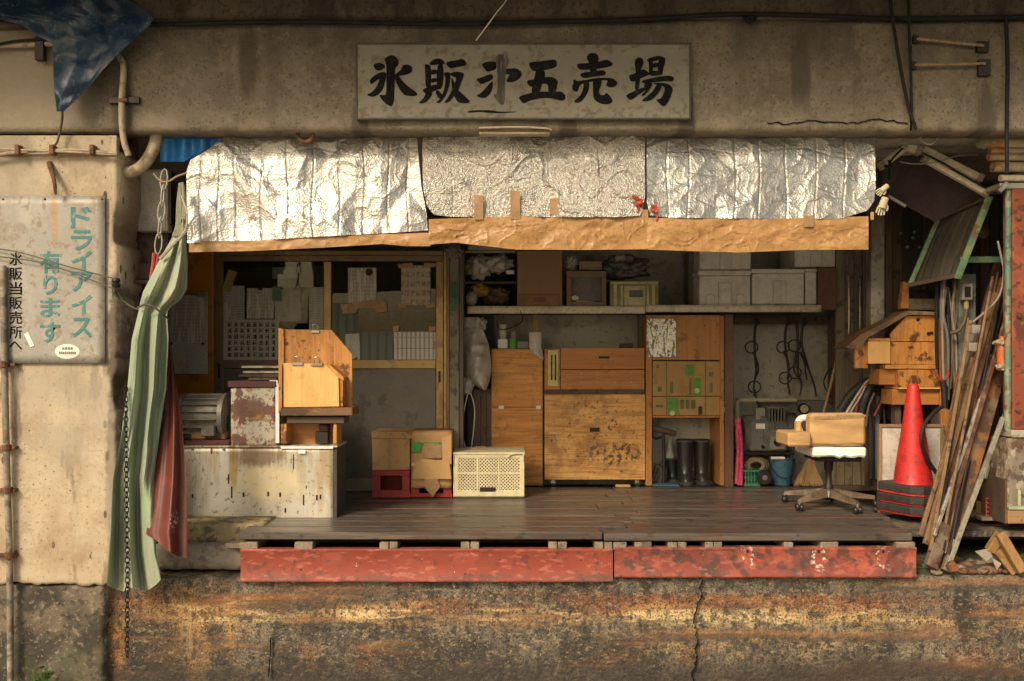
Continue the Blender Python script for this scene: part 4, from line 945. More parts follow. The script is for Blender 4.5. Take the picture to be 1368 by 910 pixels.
cable('thin twig of wire above the white chain', [(205, 232, 0), (215, 242, 0), (226, 242, 0), (236, 236, 0), (250, 231, 0)], .006, plain('tan_wire', (.32, .22, .12)), 'wire', 'wire')
# recess behind the curtain
YR = .36
bm = NB(); pbox(bm, 148, 176, 182, 600, YR, .04, .004); pbox(bm, 182, 228, 224, 800, YR+.03, .03, .004)
solo('recess_boards', 'dark boards lining the recess behind the green curtain', 'board', bm, dark_wood_z)
t = thing('meter_box', 'plain grey meter box in the recess behind the white chain', 'box', P(204, 309, YR))
bm = NB(); pbox(bm, 182, 226, 224, 309, YR-.06, .08, .006); part(t, 'case', bm, plain('meter_grey', (.40, .36, .29)))
bm = NB(); pbox(bm, 184, 229, 221, 306, YR-.066, .006, .002); part(t, 'lid', bm, plain('meter_lid', (.44, .40, .32)))
bm = NB(); pbox(bm, 224.5, 228, 229, 300, YR-.05, .06, .003); part(t, 'hinge_strip', bm, iron)
bm = NB(); pbox(bm, 160, 374, 202, 379, .18, .2, .003); solo('small_bracket_shelf', 'small dark shelf board in the recess beside the red handle', 'shelf', bm, dark_wood)
bm = NB(); pbox(bm, 181, 352, 203, 373.8, .26, .08, .003); solo('small_wooden_box', 'small brown box on the bracket shelf in the recess', 'box', bm, dark_wood)

# ============================================================ ORANGE PANEL AND CLIPBOARD
YO = 1.62
t = thing('orange_door', 'dull orange door panel behind the curtain at the left of the window', 'door', P(258, 657, YO))
bm = NB(); pbox(bm, 205, 325, 284, 655, YO, .04, .004); part(t, 'leaf', bm, M('orange_door_paint', (.46, .175, .012), [((.36, .12, .01), .6, 'noise', (3, .5, .7)), ((.2, .07, .015), .5, 'noise', (9, .55, .72))], rough=.5, bump=.1))
t = thing('clipboard', 'white clip board with typed sheet hanging on the orange door', 'clipboard', P(252, 500, YO-.03))
bm = NB(); pbox(bm, 226, 394, 277, 500, YO-.03, .012, .003); part(t, 'board', bm, plain('clipboard_white', (.52, .47, .38)))
bm = NB(); pbox(bm, 229, 398, 272, 458, YO-.033, .002, 0); part(t, 'typed_sheet', bm, paper_text)
bm = NB(); pbox(bm, 262, 390, 276, 396, YO-.05, .025, .003); part(t, 'clip', bm, steel)
for x in (229, 271):
    bm = NB(); lathe(bm, [(0, -.012), (.009, -.009), (.011, 0)], P(x, 459, YO-.032), 10, 'y'); part(t, 'magnet', bm, iron)
# ============================================================ TIN COUNTER AND WHAT STANDS ON IT
YK = .50
t = thing('tin_counter', 'low counter clad in dented galvanised sheet with rust streaks at the left', 'counter', (X(345, YK), YK, FLOOR))
zt = Z(598, YK)
bm = NB(); wall_grid(bm, X(238, YK), X(445, YK), Z(697, YK)+.0, zt, YK, .03, .004, 4, .34); part(t, 'front_sheet', bm, tin, 'all')
bm = NB(); box(bm, X(445, YK)+.002, X(450, YK), YK+.004, YK+.34, Z(697, YK), zt, .002); part(t, 'side_panel', bm, plain('counter_side', (.06, .05, .045)))
bm = NB(); box(bm, X(238, YK), X(451, YK), YK-.012, YK+.34, zt+.001, zt+.014, .003); part(t, 'top_edge', bm, tin)
for x, y, h in ((257, 663, 6), (305, 640, 13), (309, 658, 16), (325, 661, 6), (358, 660, 6), (374, 661, 6), (392, 617, 20), (405, 668, 14), (428, 664, 6), (381, 682, 6), (423, 665, 7)):
    bm = NB(); pbox(bm, x-(.55 if h > 9 else 1.1), y-h/2, x+(.55 if h > 9 else 1.1), y+h/2, YK-.005, .011, .001); part(t, 'slot', bm, iron)
bm = NB(); pbox(bm, 398, 601, 408, 606, YK-.018, .004, 0); pbox(bm, 375, 596.5, 445, 599.5, YK-.016, .003, 0); solo('white_tape', 'strip of bright white tape along the counter top under the wooden desk', 'tape', bm, snow_foam)
bm = NB(); pbox(bm, 368, 512, 373, 592, YK-.01, .004, 0); pbox(bm, 360, 508, 371, 515, YK-.012, .004, 0); solo('white_tape', 'vertical strip of white tape on the edge of the rust eaten box', 'tape', bm, snow_foam)
# electric motor
t = thing('electric_motor', 'ribbed grey electric motor on a rusty base plate at the left end of the counter', 'motor', (X(276, YK), YK+.14, zt))
c = P(276, 556, YK+.13); s = (D+YK+.13)/F
bm = NB(); lathe(bm, [(.0, -28*s), (24*s, -28*s), (26*s, -25*s), (26*s, 22*s), (22*s, 24*s), (0, 24*s)], c, 24, 'x'); part(t, 'body', bm, motor_grey, True)
for k in range(18):
    a = 2*PI*k/18+.1
    bm = NB(); v = Vector((0, math.cos(a), math.sin(a)))
    bar(bm, c+v*27.5*s+Vector((-25*s, 0, 0)), c+v*27.5*s+Vector((21*s, 0, 0)), .006, 6*s, v); part(t, 'fin', bm, motor_grey)
bm = NB(); lathe(bm, [(25*s, 22*s), (31*s, 23*s), (31*s, 29*s), (18*s, 30*s), (0, 30*s)], c, 24, 'x'); part(t, 'end_bell', bm, motor_grey, True)
bm = NB(); lathe(bm, [(31*s, -31*s), (31*s, -26*s), (26*s, -25*s)], c, 24, 'x'); lathe(bm, [(0, -31*s), (31*s, -31*s)], c, 24, 'x'); part(t, 'fan_cover', bm, motor_grey, True)
bm = NB(); pbox(bm, 268, 569, 286, 583, YK-.035, .06, .004); part(t, 'terminal_box', bm, motor_grey)
bm = NB(); box(bm, X(247, YK), X(307, YK), YK-.01, YK+.28, zt+.015, Z(588, YK), .006); part(t, 'base_plate', bm, maroon)
bm = NB(); box(bm, X(253, YK), X(300, YK), YK+.02, YK+.24, Z(588, YK)+.001, Z(578, YK), .008); part(t, 'foot', bm, M('ochre_rust', (.28, .15, .05), [((.08, .05, .03), .8, 'noise', (16, .5, .62))], rough=.8, bump=.5))
for x in (256, 298):
    bm = NB(); lathe(bm, [(0, .014), (.008, .012), (.009, 0)], P(x, 600, YK-.012)+Vector((0, 0, 0)), 6, 'y'); part(t, 'bolt', bm, steel)
# rust eaten box
t = thing('rusty_switch_box', 'rust eaten white metal box with a maroon lid in the middle of the counter', 'box', (X(340, YK), YK+.1, zt))
bm = NB(); wall_grid(bm, X(308.5, YK), X(368, YK), zt+.0145, Z(518, YK), YK, .02, .003, 9, .22); part(t, 'case', bm, rust_paint, 'all')
bm = NB(); box(bm, X(305, YK), X(370, YK), YK-.015, YK+.235, Z(517.5, YK), Z(509, YK), .004); part(t, 'lid', bm, maroon)
bm = NB(); box(bm, X(330, YK), X(368, YK), YK+.03, YK+.2, Z(508.5, YK), Z(505, YK), .003); part(t, 'lid_plate', bm, dark_wood)
# louvre plates behind it
t = thing('metal_trays', 'two flat pale metal trays stacked behind the rust eaten box', 'tray', P(345, 503, .85))
for k, y in enumerate((490, 497)):
    bm = NB(); pbox(bm, 322+k*2, y-1.5, 382, y+2, .85, .3, .003); part(t, 'tray', bm, steel)
bm = NB(); pbox(bm, 318, 500, 380, 504, .84, .3, .003); part(t, 'board', bm, dark_wood)
bm = NB(); pbox(bm, 330, 504.5, 378, 590, .88, .2, .003); part(t, 'stand', bm, dark_wood)
# sloping wooden desk box
YL = .46
t = thing('wooden_desk_box', 'varnished orange wooden desk with sloping sides holding clips at the right end of the counter', 'desk', (X(420, YL), YL+.1, zt))
bm = NB(); ppoly(bm, [(373, 440), (443, 441), (470, 473), (471, 543), (373, 548)], YL+.17, .018); part(t, 'back_panel', bm, orange_wood)
bm = NB(); prism(bm, [P(372, 438, YL+.15), P(379, 440, YL+.15), P(379, 545, YL+.15), P(372, 550, YL+.15)], .02)
box(bm, X(372, YL), X(376.5, YL), YL, YL+.168, Z(552, YL), Z(487, YL), .002); part(t, 'side_panel', bm, orange_wood)
bm = NB(); ppoly(bm, [(378.5, 485), (434, 486.5), (452, 505), (453, 543), (378.5, 544)], YL+.02, .015); part(t, 'front_panel', bm, pale_wood)
bm = NB(); prism(bm, [P(452.5, 505, YL+.036), P(458, 509, YL+.036), P(458, 543, YL+.036), P(452.5, 543, YL+.036)], .13); part(t, 'side_panel', bm, orange_wood)
bm = NB(); prism(bm, [P(434, 486.2, YL+.02), P(440, 487, YL+.02), P(459, 504, YL+.02), P(459, 509, YL+.02), P(452, 504.8, YL+.02)], .14); part(t, 'slope_strip', bm, orange_wood)
bm = NB(); pbox(bm, 375, 545, 471, 556, YL-.02, .24, .006, .003); part(t, 'base_board', bm, M('burnt_board', (.17, .085, .04), [((.05, .025, .015), .8, 'noise', (12, .48, .6, (.4, 1, 1))), ((.4, .22, .09), .7, 'noise', (20, .58, .68, (.3, 1, 1)))], rough=.5, bump=.3))
bm = NB(); pbox(bm, 383, 557, 460, 566, YL+.02, .18, .004); part(t, 'under_board', bm, dark_wood)
bm = NB(); pbox(bm, 375, 566.5, 383, 593, YL+.02, .18, .003); pbox(bm, 445, 566.5, 450, 593, YL+.03, .17, .003); part(t, 'leg', bm, orange_wood)
bm = NB(); pbox(bm, 383, 566, 446, 593, YL+.17, .012, .002); part(t, 'lower_back', bm, ply_red)
bm = NB(); pbox(bm, 421, 577, 438, 593, YL+.08, .06, .003); pbox(bm, 426, 567.5, 438, 576.5, YL+.08, .06, .003); part(t, 'dark_block', bm, iron)
def bulldog(par, x, y, Y, w):
    bm = NB(); pbox(bm, x-w/2, y-2, x+w/2, y+2, Y-.014, .02, .002); ptube(bm, [(x-3, y-2, Y-.01), (x-3, y-9, Y-.012), (x+3, y-9, Y-.012), (x+3, y-2, Y-.01)], .004, 6, 3)
    part(par, 'bulldog_clip', bm, steel, True)
bulldog(t, 397, 486, YL+.02, 15); bulldog(t, 423, 487, YL+.02, 16); bulldog(t, 421, 443, YL+.17, 11)

# ============================================================ WINDOW PARTITION
YW = 1.75
t = thing('sliding_window', 'gold framed sliding window partition with papers taped to the glass', 'window', (X(440, YW), YW, FLOOR))
bm = NB(); pbox(bm, 283, 335, 592, 341, YW-.02, .12, .003); pbox(bm, 296, 341.5, 592, 349, YW, .05, .003); part(t, 'head_rail', bm, bronze)
bm = NB(); pbox(bm, 284, 341, 297.5, 655, YW, .06, .003); part(t, 'stile', bm, bronze)
bm = NB(); pbox(bm, 432.5, 349.5, 442, 655, YW-.012, .05, .003); part(t, 'stile', bm, brass_alu)
bm = NB(); pbox(bm, 582.5, 349.5, 592, 655, YW, .05, .003); part(t, 'stile', bm, brass_alu)
bm = NB(); pbox(bm, 592.5, 336, 597, 655, YW-.02, .06, .003); part(t, 'jamb', bm, brass_alu)
bm = NB(); pbox(bm, 597.3, 340, 600, 655, YW-.035, .06, .002); part(t, 'jamb', bm, bronze)
bm = NB(); pbox(bm, 442.3, 481, 582, 492.5, YW, .045, .003); part(t, 'middle_rail', bm, brass_alu)
bm = NB(); pbox(bm, 298, 481, 432, 492.5, YW+.002, .045, .003); part(t, 'middle_rail', bm, bronze)
bm = NB(); pbox(bm, 442.3, 493, 582, 638, YW+.015, .02, 0); part(t, 'lower_panel', bm, dark_panel)
bm = NB(); pbox(bm, 298, 493, 432, 655, YW+.015, .02, 0); part(t, 'lower_panel', bm, dark_panel)
bm = NB(); pbox(bm, 442.3, 639, 582, 656.5, YW-.004, .05, .003); part(t, 'kick_board', bm, plain('kick_board_m', (.25, .2, .14)))
bm = NB(); pbox(bm, 298, 349.5, 432, 480.8, YW+.02, .005, 0); part(t, 'pane', bm, glass)
bm = NB(); pbox(bm, 442.3, 349.5, 582, 480.8, YW+.02, .005, 0); part(t, 'pane', bm, glass)
bm = NB(); pbox(bm, 585.5, 496, 588.5, 511, YW-.004, .006, .001); pbox(bm, 291, 486, 294, 505, YW-.004, .006, .001); part(t, 'finger_pull', bm, iron)
for k in range(14):
    bm = NB(); lathe(bm, [(0, -.006), (.006, -.003), (.006, 0)], P(595, 500+k*9.5, YW-.021), 6, 'y'); part(t, 'screw', bm, steel)
def sheet_paper(label, x0, y0, x1, y1, Y, m, tilt=0.0, curl=.006, group='papers on the window', name='paper', cat='paper'):
    bm = NB(); w, h = X(x1, Y)-X(x0, Y), Z(y0, Y)-Z(y1, Y); c = P((x0+x1)/2, (y0+y1)/2, Y)
    n = 6; V = []
    sd_ = U(0, 50)
    for j in range(n+1):
        for i in range(n+1):
            a, b = (i/n-.5)*w, (j/n-.5)*h
            V.append(bm.verts.new(c+Vector((a*math.cos(tilt)-b*math.sin(tilt), -curl*(1+1.4*noise.noise(Vector((a*7+sd_, b*7, 1)))) , a*math.sin(tilt)+b*math.cos(tilt)))))
    for j in range(n):
        for i in range(n): bm.faces.new((V[j*(n+1)+i], V[j*(n+1)+i+1], V[(j+1)*(n+1)+i+1], V[(j+1)*(n+1)+i]))
    return solo(name, label, cat, bm, m, True, group)
YP = YW+.010
# character poster: painted glyph-like marks in a grid
t = thing('character_poster', 'white poster with a grid of bold black characters in the left window', 'poster', P(334, 481, YP))
bm = NB(); pbox(bm, 298.5, 427, 373, 481, YP, .002, 0); part(t, 'sheet', bm, plain('poster_paper', (.50, .47, .38), dirt=.15))
bm = NB(); rr = random.Random(4)
for j in range(6):
    for i in range(8):
        cx_, cy_ = 307+i*8.35, 433.8+j*8.1
        def seg(a, b, w):
            A, B = P(cx_+a[0], cy_+a[1], YP-.001), P(cx_+b[0], cy_+b[1], YP-.001); d = (B-A); s_ = Vector((-d.z, 0, d.x)).normalized()*w*.0026
            seg.k += .00004; o = Vector((0, -seg.k, 0))
            bm.faces.new([bm.verts.new(v+o) for v in (A+s_, A-s_, B-s_*.7, B+s_*.7)])
        seg.k = 0.0
        for q in range(rr.randint(2, 3)): yy = -2.4+q*2.2+rr.uniform(-.4, .4); seg((-2.7, yy+.4), (2.7, yy-.4), 1.0)
        for q in range(rr.randint(1, 3)): xx = rr.uniform(-2.2, 2.2); seg((xx, -2.9), (xx+rr.uniform(-.6, .6), 2.8), 1.0)
        seg((0, 0), (-2.8, 2.8), .9); seg((.2, .3), (2.8, 2.6), .9)
part(t, 'lettering', bm, ink)
YI = YW+.016
sheet_paper('grey sheet with a white slip at the left of the left window pane', 298, 382, 327, 427, YI, paper_lined)
sheet_paper('pale slip pinned at the far left edge of the window', 299, 404, 313, 428, YI-.01, paper_text)
sheet_paper('yellowed note hanging in the top left corner of the window', 301, 361, 313, 390, YI, plain('yellow_note', (.40, .32, .12)), -.3)
sheet_paper('pale typed sheet with a black clip in the left window pane', 330, 385, 366, 426, YI, paper_text)
sheet_paper('cream sheet with a rounded lower corner in the left window pane', 367, 386, 402, 430, YI, plain('cream_sheet', (.48, .44, .33)), .02)
sheet_paper('small green card clipped between two pale sheets in the left window', 364, 383, 376, 402, YI-.012, plain('green_card', (.12, .19, .14)))
sheet_paper('tan sheet behind the cream sheet in the left window pane', 395, 384, 412, 432, YI+.01, plain('tan_sheet', (.33, .28, .2)), -.03)
sheet_paper('long grey sheet beside the window centre post', 413, 384, 433, 446, YI, paper_lined)
sheet_paper('wide pale bundle of paper high in the left window', 364, 357, 398, 372, YW+.12, paper, .03)
bm = NB(); pbox(bm, 298, 356, 432, 384, YI+.25, .3, .004); solo('shelf_board', 'brown shelf board inside the office behind the left pane', 'shelf', bm, plain('tan_board', (.2, .15, .095)))
bm = NB(); pbox(bm, 345, 383.5, 350, 388, YI-.02, .008, .001); solo('black_clip', 'black clip on the pale typed sheet in the left window', 'clip', bm, iron)
sheet_paper('pale note with a torn dark hole in the right window pane', 465, 358, 503, 405, YP, paper_text)
bm = NB(); lathe(bm, [(0, -.002), (.028, -.0015), (.03, 0)], P(493, 363.5, YP-.016), 9, 'y'); solo('dark_sticker', 'dark round patch on the pale note in the right window', 'sticker', bm, iron)
sheet_paper('pinkish printed form taped in the right window pane', 536, 355, 575, 408, YP, paper_pink)
sheet_paper('dark green notice in the lower right window pane', 481, 443, 525, 481, YP, paper_dark_text)
sheet_paper('white printed table taped low in the right window', 526, 443.5, 582, 481, YP-.004, paper_table)
sheet_paper('long green-grey sheet beside the centre post in the right pane', 444, 405, 478, 481, YI, paper_dark_text)
sheet_paper('pale strip of paper hanging in the lower middle of the right pane', 462, 446, 481, 481, YI, paper_grey, .05)
def tape(label, pts, Y, m=None):
    bm = NB(); ppoly(bm, pts, Y, .0015); return solo('tape_strip', label, 'tape', bm, m or brown_tape, group='brown tape on the window')
tape('long ragged brown tape strip under the torn note in the right window', [(455, 407), (478, 404), (500, 400), (516, 404), (517, 416), (503, 418), (500, 412), (478, 412), (474, 419), (458, 419)], YP-.018)
tape('brown tape at the top left of the pinkish form', [(531, 353), (551, 351), (552, 356), (532, 358)], YP-.018)
tape('brown tape at the top right of the pinkish form', [(566, 351), (582, 352), (582, 357), (567, 357)], YP-.018)
tape('brown tape at the bottom left of the pinkish form', [(532, 406), (543, 405), (543, 411), (532, 411)], YP-.018)
tape('brown tape at the bottom right of the pinkish form', [(569, 408), (580, 404), (582, 410), (570, 412)], YP-.018)
tape('brown tape at the top left corner of the printed table', [(525, 436), (533, 435), (532, 442), (525, 443)], YP-.018)
tape('brown tape at the top right corner of the printed table', [(573, 436), (582, 436), (582, 442), (573, 443)], YP-.018)
tape('square of brown tape on the gold jamb beside the printed table', [(579, 456), (591, 455), (591, 463), (579, 464)], YW-.015)
# office furniture dimly behind the glass
bm = NB(); box(bm, X(445, 2.3), X(580, 2.3), 2.3, 2.7, FLOOR, Z(430, 2.3), .01); solo('office_cabinet', 'dim cabinet standing inside the office behind the right pane', 'cabinet', bm, plain('office_grey', (.16, .15, .12)))
# post right of the window
YQ = 1.7
t = thing('weathered_post', 'grey weathered post with a green smear to the right of the window', 'post', (X(606, YQ), YQ, FLOOR))
bm = NB(); pbox(bm, 600.5, 332, 613, 657, YQ+.01, .12, .003); part(t, 'shaft', bm, grey_wood)
bm = NB(); pbox(bm, 601, 376, 612, 416, YQ+.008, .004, 0); part(t, 'painted_patch', bm, plain('green_smear', (.07, .15, .10), dirt=.7))
bm = NB(); pbox(bm, 613.5, 332, 619, 657, YQ+.02, .1, .003); part(t, 'side_strip', bm, plain('post_side', (.14, .1, .08)))
bm = NB(); blob(bm, P(606, 336, YQ-.02), (.06, .05, .06), .5, 3, 3, 4); solo('rag_bundle', 'grey rag bundle tied at the top of the weathered post', 'rag', bm, plain('grey_rag', (.17, .15, .13)), True)

# ============================================================ BOXES AND CRATES ON THE FLOOR
def beer_crate(label, x0, x1, ytop, Y, dep):
    t = thing('bottle_crate', label, 'crate', (X((x0+x1)/2, Y), Y+dep/2, FLOOR), 'red bottle crates on the platform')
    xa, xb = X(x0, Y), X(x1, Y); zb, zt_ = FLOOR+.004, Z(ytop, Y); h = zt_-zb; w = xb-xa
    bm = NB()
    box(bm, xa, xb, Y, Y+.02, zt_-.20*h, zt_, .003); box(bm, xa, xb, Y, Y+.02, zb, zb+.28*h, .003)
    box(bm, xa, xa+.2*w, Y, Y+.02, zb+.28*h, zt_-.2*h, .0); box(bm, xb-.2*w, xb, Y, Y+.02, zb+.28*h, zt_-.2*h, 0)
    part(t, 'front_panel', bm, red_plastic)
    for q in range(5):
        bm = NB(); x = lerp(xa, xb, q/4); box(bm, x-.006, x+.006, Y-.006, Y+.002, zb, zb+.26*h, .001); part(t, 'rib', bm, red_plastic)
    bm = NB(); box(bm, xa, xa+.015, Y+.021, Y+dep, zb, zt_, .003); box(bm, xb-.015, xb, Y+.021, Y+dep, zb, zt_, .003); part(t, 'side_panel', bm, red_plastic)
    bm = NB(); box(bm, xa+.016, xb-.016, Y+dep-.02, Y+dep, zb, zt_, .003); part(t, 'back_panel', bm, red_plastic)
    bm = NB(); box(bm, xa+.016, xb-.016, Y+.021, Y+dep-.021, zb, zb+.015, 0); part(t, 'bottom', bm, red_plastic)
    bm = NB(); box(bm, xa-.004, xb+.004, Y-.008, Y-.001, zt_-.1*h, zt_-.004, .002); part(t, 'rim', bm, red_plastic)
    return t
YBX = 1.40
beer_crate('red bottle crate under the plain cardboard box with its hand hole in view', 498, 547, 628.5, YBX, .36)
beer_crate('red bottle crate mostly hidden by the torn green striped box', 549, 603, 645, YBX+.02, .36)
t = thing('cardboard_box', 'plain brown cardboard box standing on the left red crate', 'box', (X(522, YBX), YBX+.17, Z(628, YBX)), 'cardboard boxes on the red crates')
bm = NB(); pbox(bm, 497, 581, 548, 628, YBX-.004, .35, .004, .004); part(t, 'carton', bm, cardboard)
bm = NB(); pbox(bm, 496.3, 577, 548.7, 586, YBX-.012, .36, .003, .003); part(t, 'lid', bm, cardboard)
bm = NB(); pbox(bm, 519, 586.5, 523, 627, YBX-.0065, .002, 0); part(t, 'tape_seam', bm, brown_tape)
t = thing('cardboard_box', 'battered cardboard box with green stripes and torn tape on the right red crate', 'box', (X(576, YBX), YBX+.17, Z(652, YBX)), 'cardboard boxes on the red crates')
bm = NB(); wall_grid(bm, X(549.5, YBX), X(603, YBX), Z(652, YBX), Z(577, YBX), YBX-.01, .03, .006, 7, .36, .006, 5.0); part(t, 'carton', bm, cardboard, 'all')
grn = plain('green_print', (.06, .30, .045)); 
for (a, b, c, d_) in ((550, 591, 562, 604), (563, 591, 588, 594), (589, 591, 603, 597)):
    bm = NB(); pbox(bm, a, b, c, d_, YBX-.029, .003, 0, .0015); part(t, 'green_stripe', bm, grn)
for pts, m_ in (([(566, 592), (590, 594), (590, 612), (566, 613)], brown_tape), ([(590, 581), (603, 580), (603, 620), (591, 622)], card_pale), ([(553, 618), (565, 613), (600, 616), (603, 640), (551, 640)], card_pale), ([(569, 633), (583, 636), (588, 650), (578, 664), (571, 656), (566, 648)], brown_tape), ([(550, 618), (563, 618), (563, 623), (550, 623)], paper_grey), ([(570, 613), (583, 613), (583, 616.5), (570, 616.5)], iron)):
    bm = NB(); vs = ppoly(bm, pts, YBX-.032-U(0, .008), .003); part(t, 'tape_patch', bm, m_)
# cream mesh crate
YM = 1.40
t = thing('mesh_crate', 'cream plastic crate with diamond mesh sides on the platform', 'crate', (X(653, YM), YM+.2, FLOOR))
xa, xb, zb, zt_ = X(605.5, YM), X(700.5, YM), FLOOR+.004, Z(606, YM)
bm = NB()
for (a, b, c, d_) in ((605.5, 606, 700.5, 612), (605.5, 655, 700.5, 663.3), (605.5, 612, 612, 655), (694, 612, 700.5, 655), (637, 612, 639.5, 655), (665, 612, 667.5, 655)): pbox(bm, a, b, c, d_, YM+.0002*a/600, .016, .002)
pbox(bm, 612, 631, 694, 633.5, YM+.001, .013, .001); part(t, 'front_frame', bm, cream_plastic)
def lattice(bm, x0, y0, x1, y1, Y, pitch, w):
    for sgn in (1, -1):
        n = int((x1-x0+y1-y0)/pitch)+2
        for k in range(-n, n):
            o = k*pitch; pts = []
            for xx in (x0, x1):
                yy = sgn*(xx-x0)+o+y0
                if y0 <= yy <= y1: pts.append((xx, yy))
            for yy in (y0, y1):
                xx = x0+(yy-y0-o)*sgn
                if x0 < xx < x1: pts.append((xx, yy))
            if len(pts) >= 2 and abs(pts[0][0]-pts[1][0]) > .5:
                bar(bm, P(pts[0][0], pts[0][1], Y+(.002 if sgn > 0 else .004)), P(pts[1][0], pts[1][1], Y+(.002 if sgn > 0 else .004)), w, .006, bev=0)
for (a, b) in ((612, 637), (639.5, 665), (667.5, 694)):
    for (c, d_) in ((612, 631), (633.5, 655)):
        bm = NB(); lattice(bm, a, c, b, d_, YM+.004, 4.6, .008); part(t, 'mesh_panel', bm, cream_plastic)
bm = NB(); box(bm, xa, xa+.014, YM+.017, YM+.42, zb, zt_, .002); box(bm, xb-.014, xb, YM+.017, YM+.42, zb, zt_, .002); part(t, 'side_panel', bm, cream_plastic)
bm = NB(); box(bm, xa+.015, xb-.015, YM+.405, YM+.42, zb, zt_, .002); part(t, 'back_panel', bm, cream_plastic)
bm = NB(); box(bm, xa+.015, xb-.015, YM+.017, YM+.404, zb, zb+.012, 0); part(t, 'bottom', bm, cream_plastic)
bm = NB(); pbox(bm, 604.5, 604.5, 701.5, 607.5, YM-.006, .44, .003); part(t, 'lid', bm, cream_plastic)
bm = NB(); box(bm, xa+.02, xb-.02, YM+.035, YM+.39, zb+.014, zt_-.03, .004); part(t, 'added_dark_fill', bm, dark_wood)  # dark block added for the load and the shade inside the closed crate
bm = NB(); pbox(bm, 641, 651, 662, 657, YM-.003, .004, .001); part(t, 'label_slot', bm, iron)
bm = NB(); ptube(bm, [(679, 611, YM-.01), (683, 607, YM-.012), (698, 606.5, YM-.012), (699, 616, YM-.01)], .006, 6); part(t, 'handle', bm, cream_plastic, True)
# bag of scraps behind the crate, pipes and hanging bags
t = thing('pipe_bundle', 'dark upright pipes and boards leaning in the gap beside the cabinet', 'pipes', P(635, 655, 2.1))
for x, m_, w in ((637, brown_steel, 5), (646, dark_wood_z, 4), (653, brown_steel, 4), (628, iron, 4)):
    bm = NB(); pbox(bm, x-w, 520, x+w, 658, 2.10+.02*(x % 3), .05, .004); part(t, 'pipe', bm, m_)
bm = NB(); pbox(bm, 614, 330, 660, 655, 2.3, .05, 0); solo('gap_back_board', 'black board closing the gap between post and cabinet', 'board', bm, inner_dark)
t = thing('white_flex', 'looped white flex hanging below the grey plastic bag', 'cable', P(625, 600, 1.95))
bm = NB(); ptube(bm, [(626, 522, 1.95), (620, 548, 1.93), (617, 575, 1.92), (621, 596, 1.93)], .005, 6); ptube(bm, [(628, 522, 1.95), (634, 545, 1.93), (633, 570, 1.92), (630, 597, 1.93)], .005, 6); part(t, 'flex', bm, white_p, True)
bm = NB()
def dep(u, v, px, py):
    c = math.sin(PI*u); return 1.97-.10*c*min(1, v*1.8)+.05*crumple(px*.012, py*.012, 44, 8, 2.5)
sheet(bm, [(424, 619), (440, 617), (470, 616), (500, 619), (512, 630), (521, 644)], [(424, 640), (440, 645), (460, 653), (490, 657), (505, 655), (521, 650)], 424, 521, 30, 40, dep, 1.95)
solo('plastic_bag', 'large grey plastic bag hanging from the shelf end', 'bag', bm, grey_bag, 'all', 'hanging plastic bags')
bm = NB(); blob(bm, P(624, 515, 1.96), (.055, .05, .08), .35, 3, 3, 9); solo('plastic_bag', 'small dark plastic bag knotted behind the large hanging bag', 'bag', bm, grey_bag, True, 'hanging plastic bags')
bm = NB(); blob(bm, P(642, 434, 2.0), (.045, .05, .06), .5, 3.3, 3, 12); solo('plastic_bag', 'crumpled pale plastic bag tucked under the shelf end', 'bag', bm, grey_bag, True, 'hanging plastic bags')
cable('dark cord looping under the white shelf beside the small bottles', [(664, 430, 1.93), (668, 440, 1.92), (685, 437, 1.92), (698, 428, 1.92), (695, 415, 1.92)], .004, None, 'cord', 'cord')
bm = NB(); blob(bm, P(640, 602, 1.75), (.10, .08, .035), .4, 4, 3, 2); solo('scrap_bag', 'paper scraps bulging behind the cream mesh crate', 'bag', bm, card_pale, True)

# ============================================================ BACK SHELF AND ITS LOAD
YH = 1.93
t = thing('white_shelf', 'long shelf wrapped in white along its front edge above the cabinets', 'shelf', P(860, 418, YH))
bm = NB(); wall_grid(bm, X(624, YH), X(862, YH), Z(419, YH), Z(409, YH), YH-.01, .02, .004, 8, .02, .003, 1.0); part(t, 'wrapped_edge', bm, plain('shelf_wrap', (.62, .56, .44), dirt=.5), 'all')
bm = NB(); wall_grid(bm, X(862.6, YH), X(1097, YH), Z(417, YH), Z(407.5, YH), YH-.012, .02, .004, 8, .02, .003, 9.0); part(t, 'wrapped_edge', bm, plain('shelf_wrap', (.62, .56, .44)), 'all')
bm = NB(); pbox(bm, 624, 410, 1097, 416.5, YH+.012, .6, .002); part(t, 'board', bm, dark_wood)
ZS = Z(410, YH+.012)
def on_shelf(x0, y0, x1, Y, d, bev=.004, y1=None):
    bm = NB(); box(bm, X(x0, Y), X(x1, Y), Y, Y+d, ZS if y1 is None else Z(y1, Y), Z(y0, Y), bev, .001); return bm
def shelf_bag(label, x, y, Y, rad, m_, seed, name='rubbish_bag', cat='bag'):
    bm = NB(); blob(bm, P(x, y, Y), rad, .45, 2.8, 4, seed, .12); return solo(name, label, cat, bm, m_, 'all', 'bags on the shelf')
t = thing('dark_pigeonhole', 'dark open pigeonhole on the left end of the shelf stuffed with rubbish', 'box', P(655, 410, 2.0))
bm = NB(); pbox(bm, 619, 376, 690, 379, 2.02, .4, .002); part(t, 'divider', bm, dark_wood)
bm = NB(); pbox(bm, 618, 336, 621, 410, 2.0, .4, .002); part(t, 'side_board', bm, dark_wood_z)
bm = NB(); pbox(bm, 621.5, 336, 690, 410, 2.40, .02, 0); part(t, 'back_board', bm, inner_dark)
shelf_bag('grey crumpled plastic bag in the upper pigeonhole at the left', 638, 357, 2.08, (.10, .09, .10), grey_bag, 3)
shelf_bag('light grey plastic bag bulging in the upper pigeonhole at the right', 665, 353, 2.08, (.12, .09, .075), grey_bag, 14)
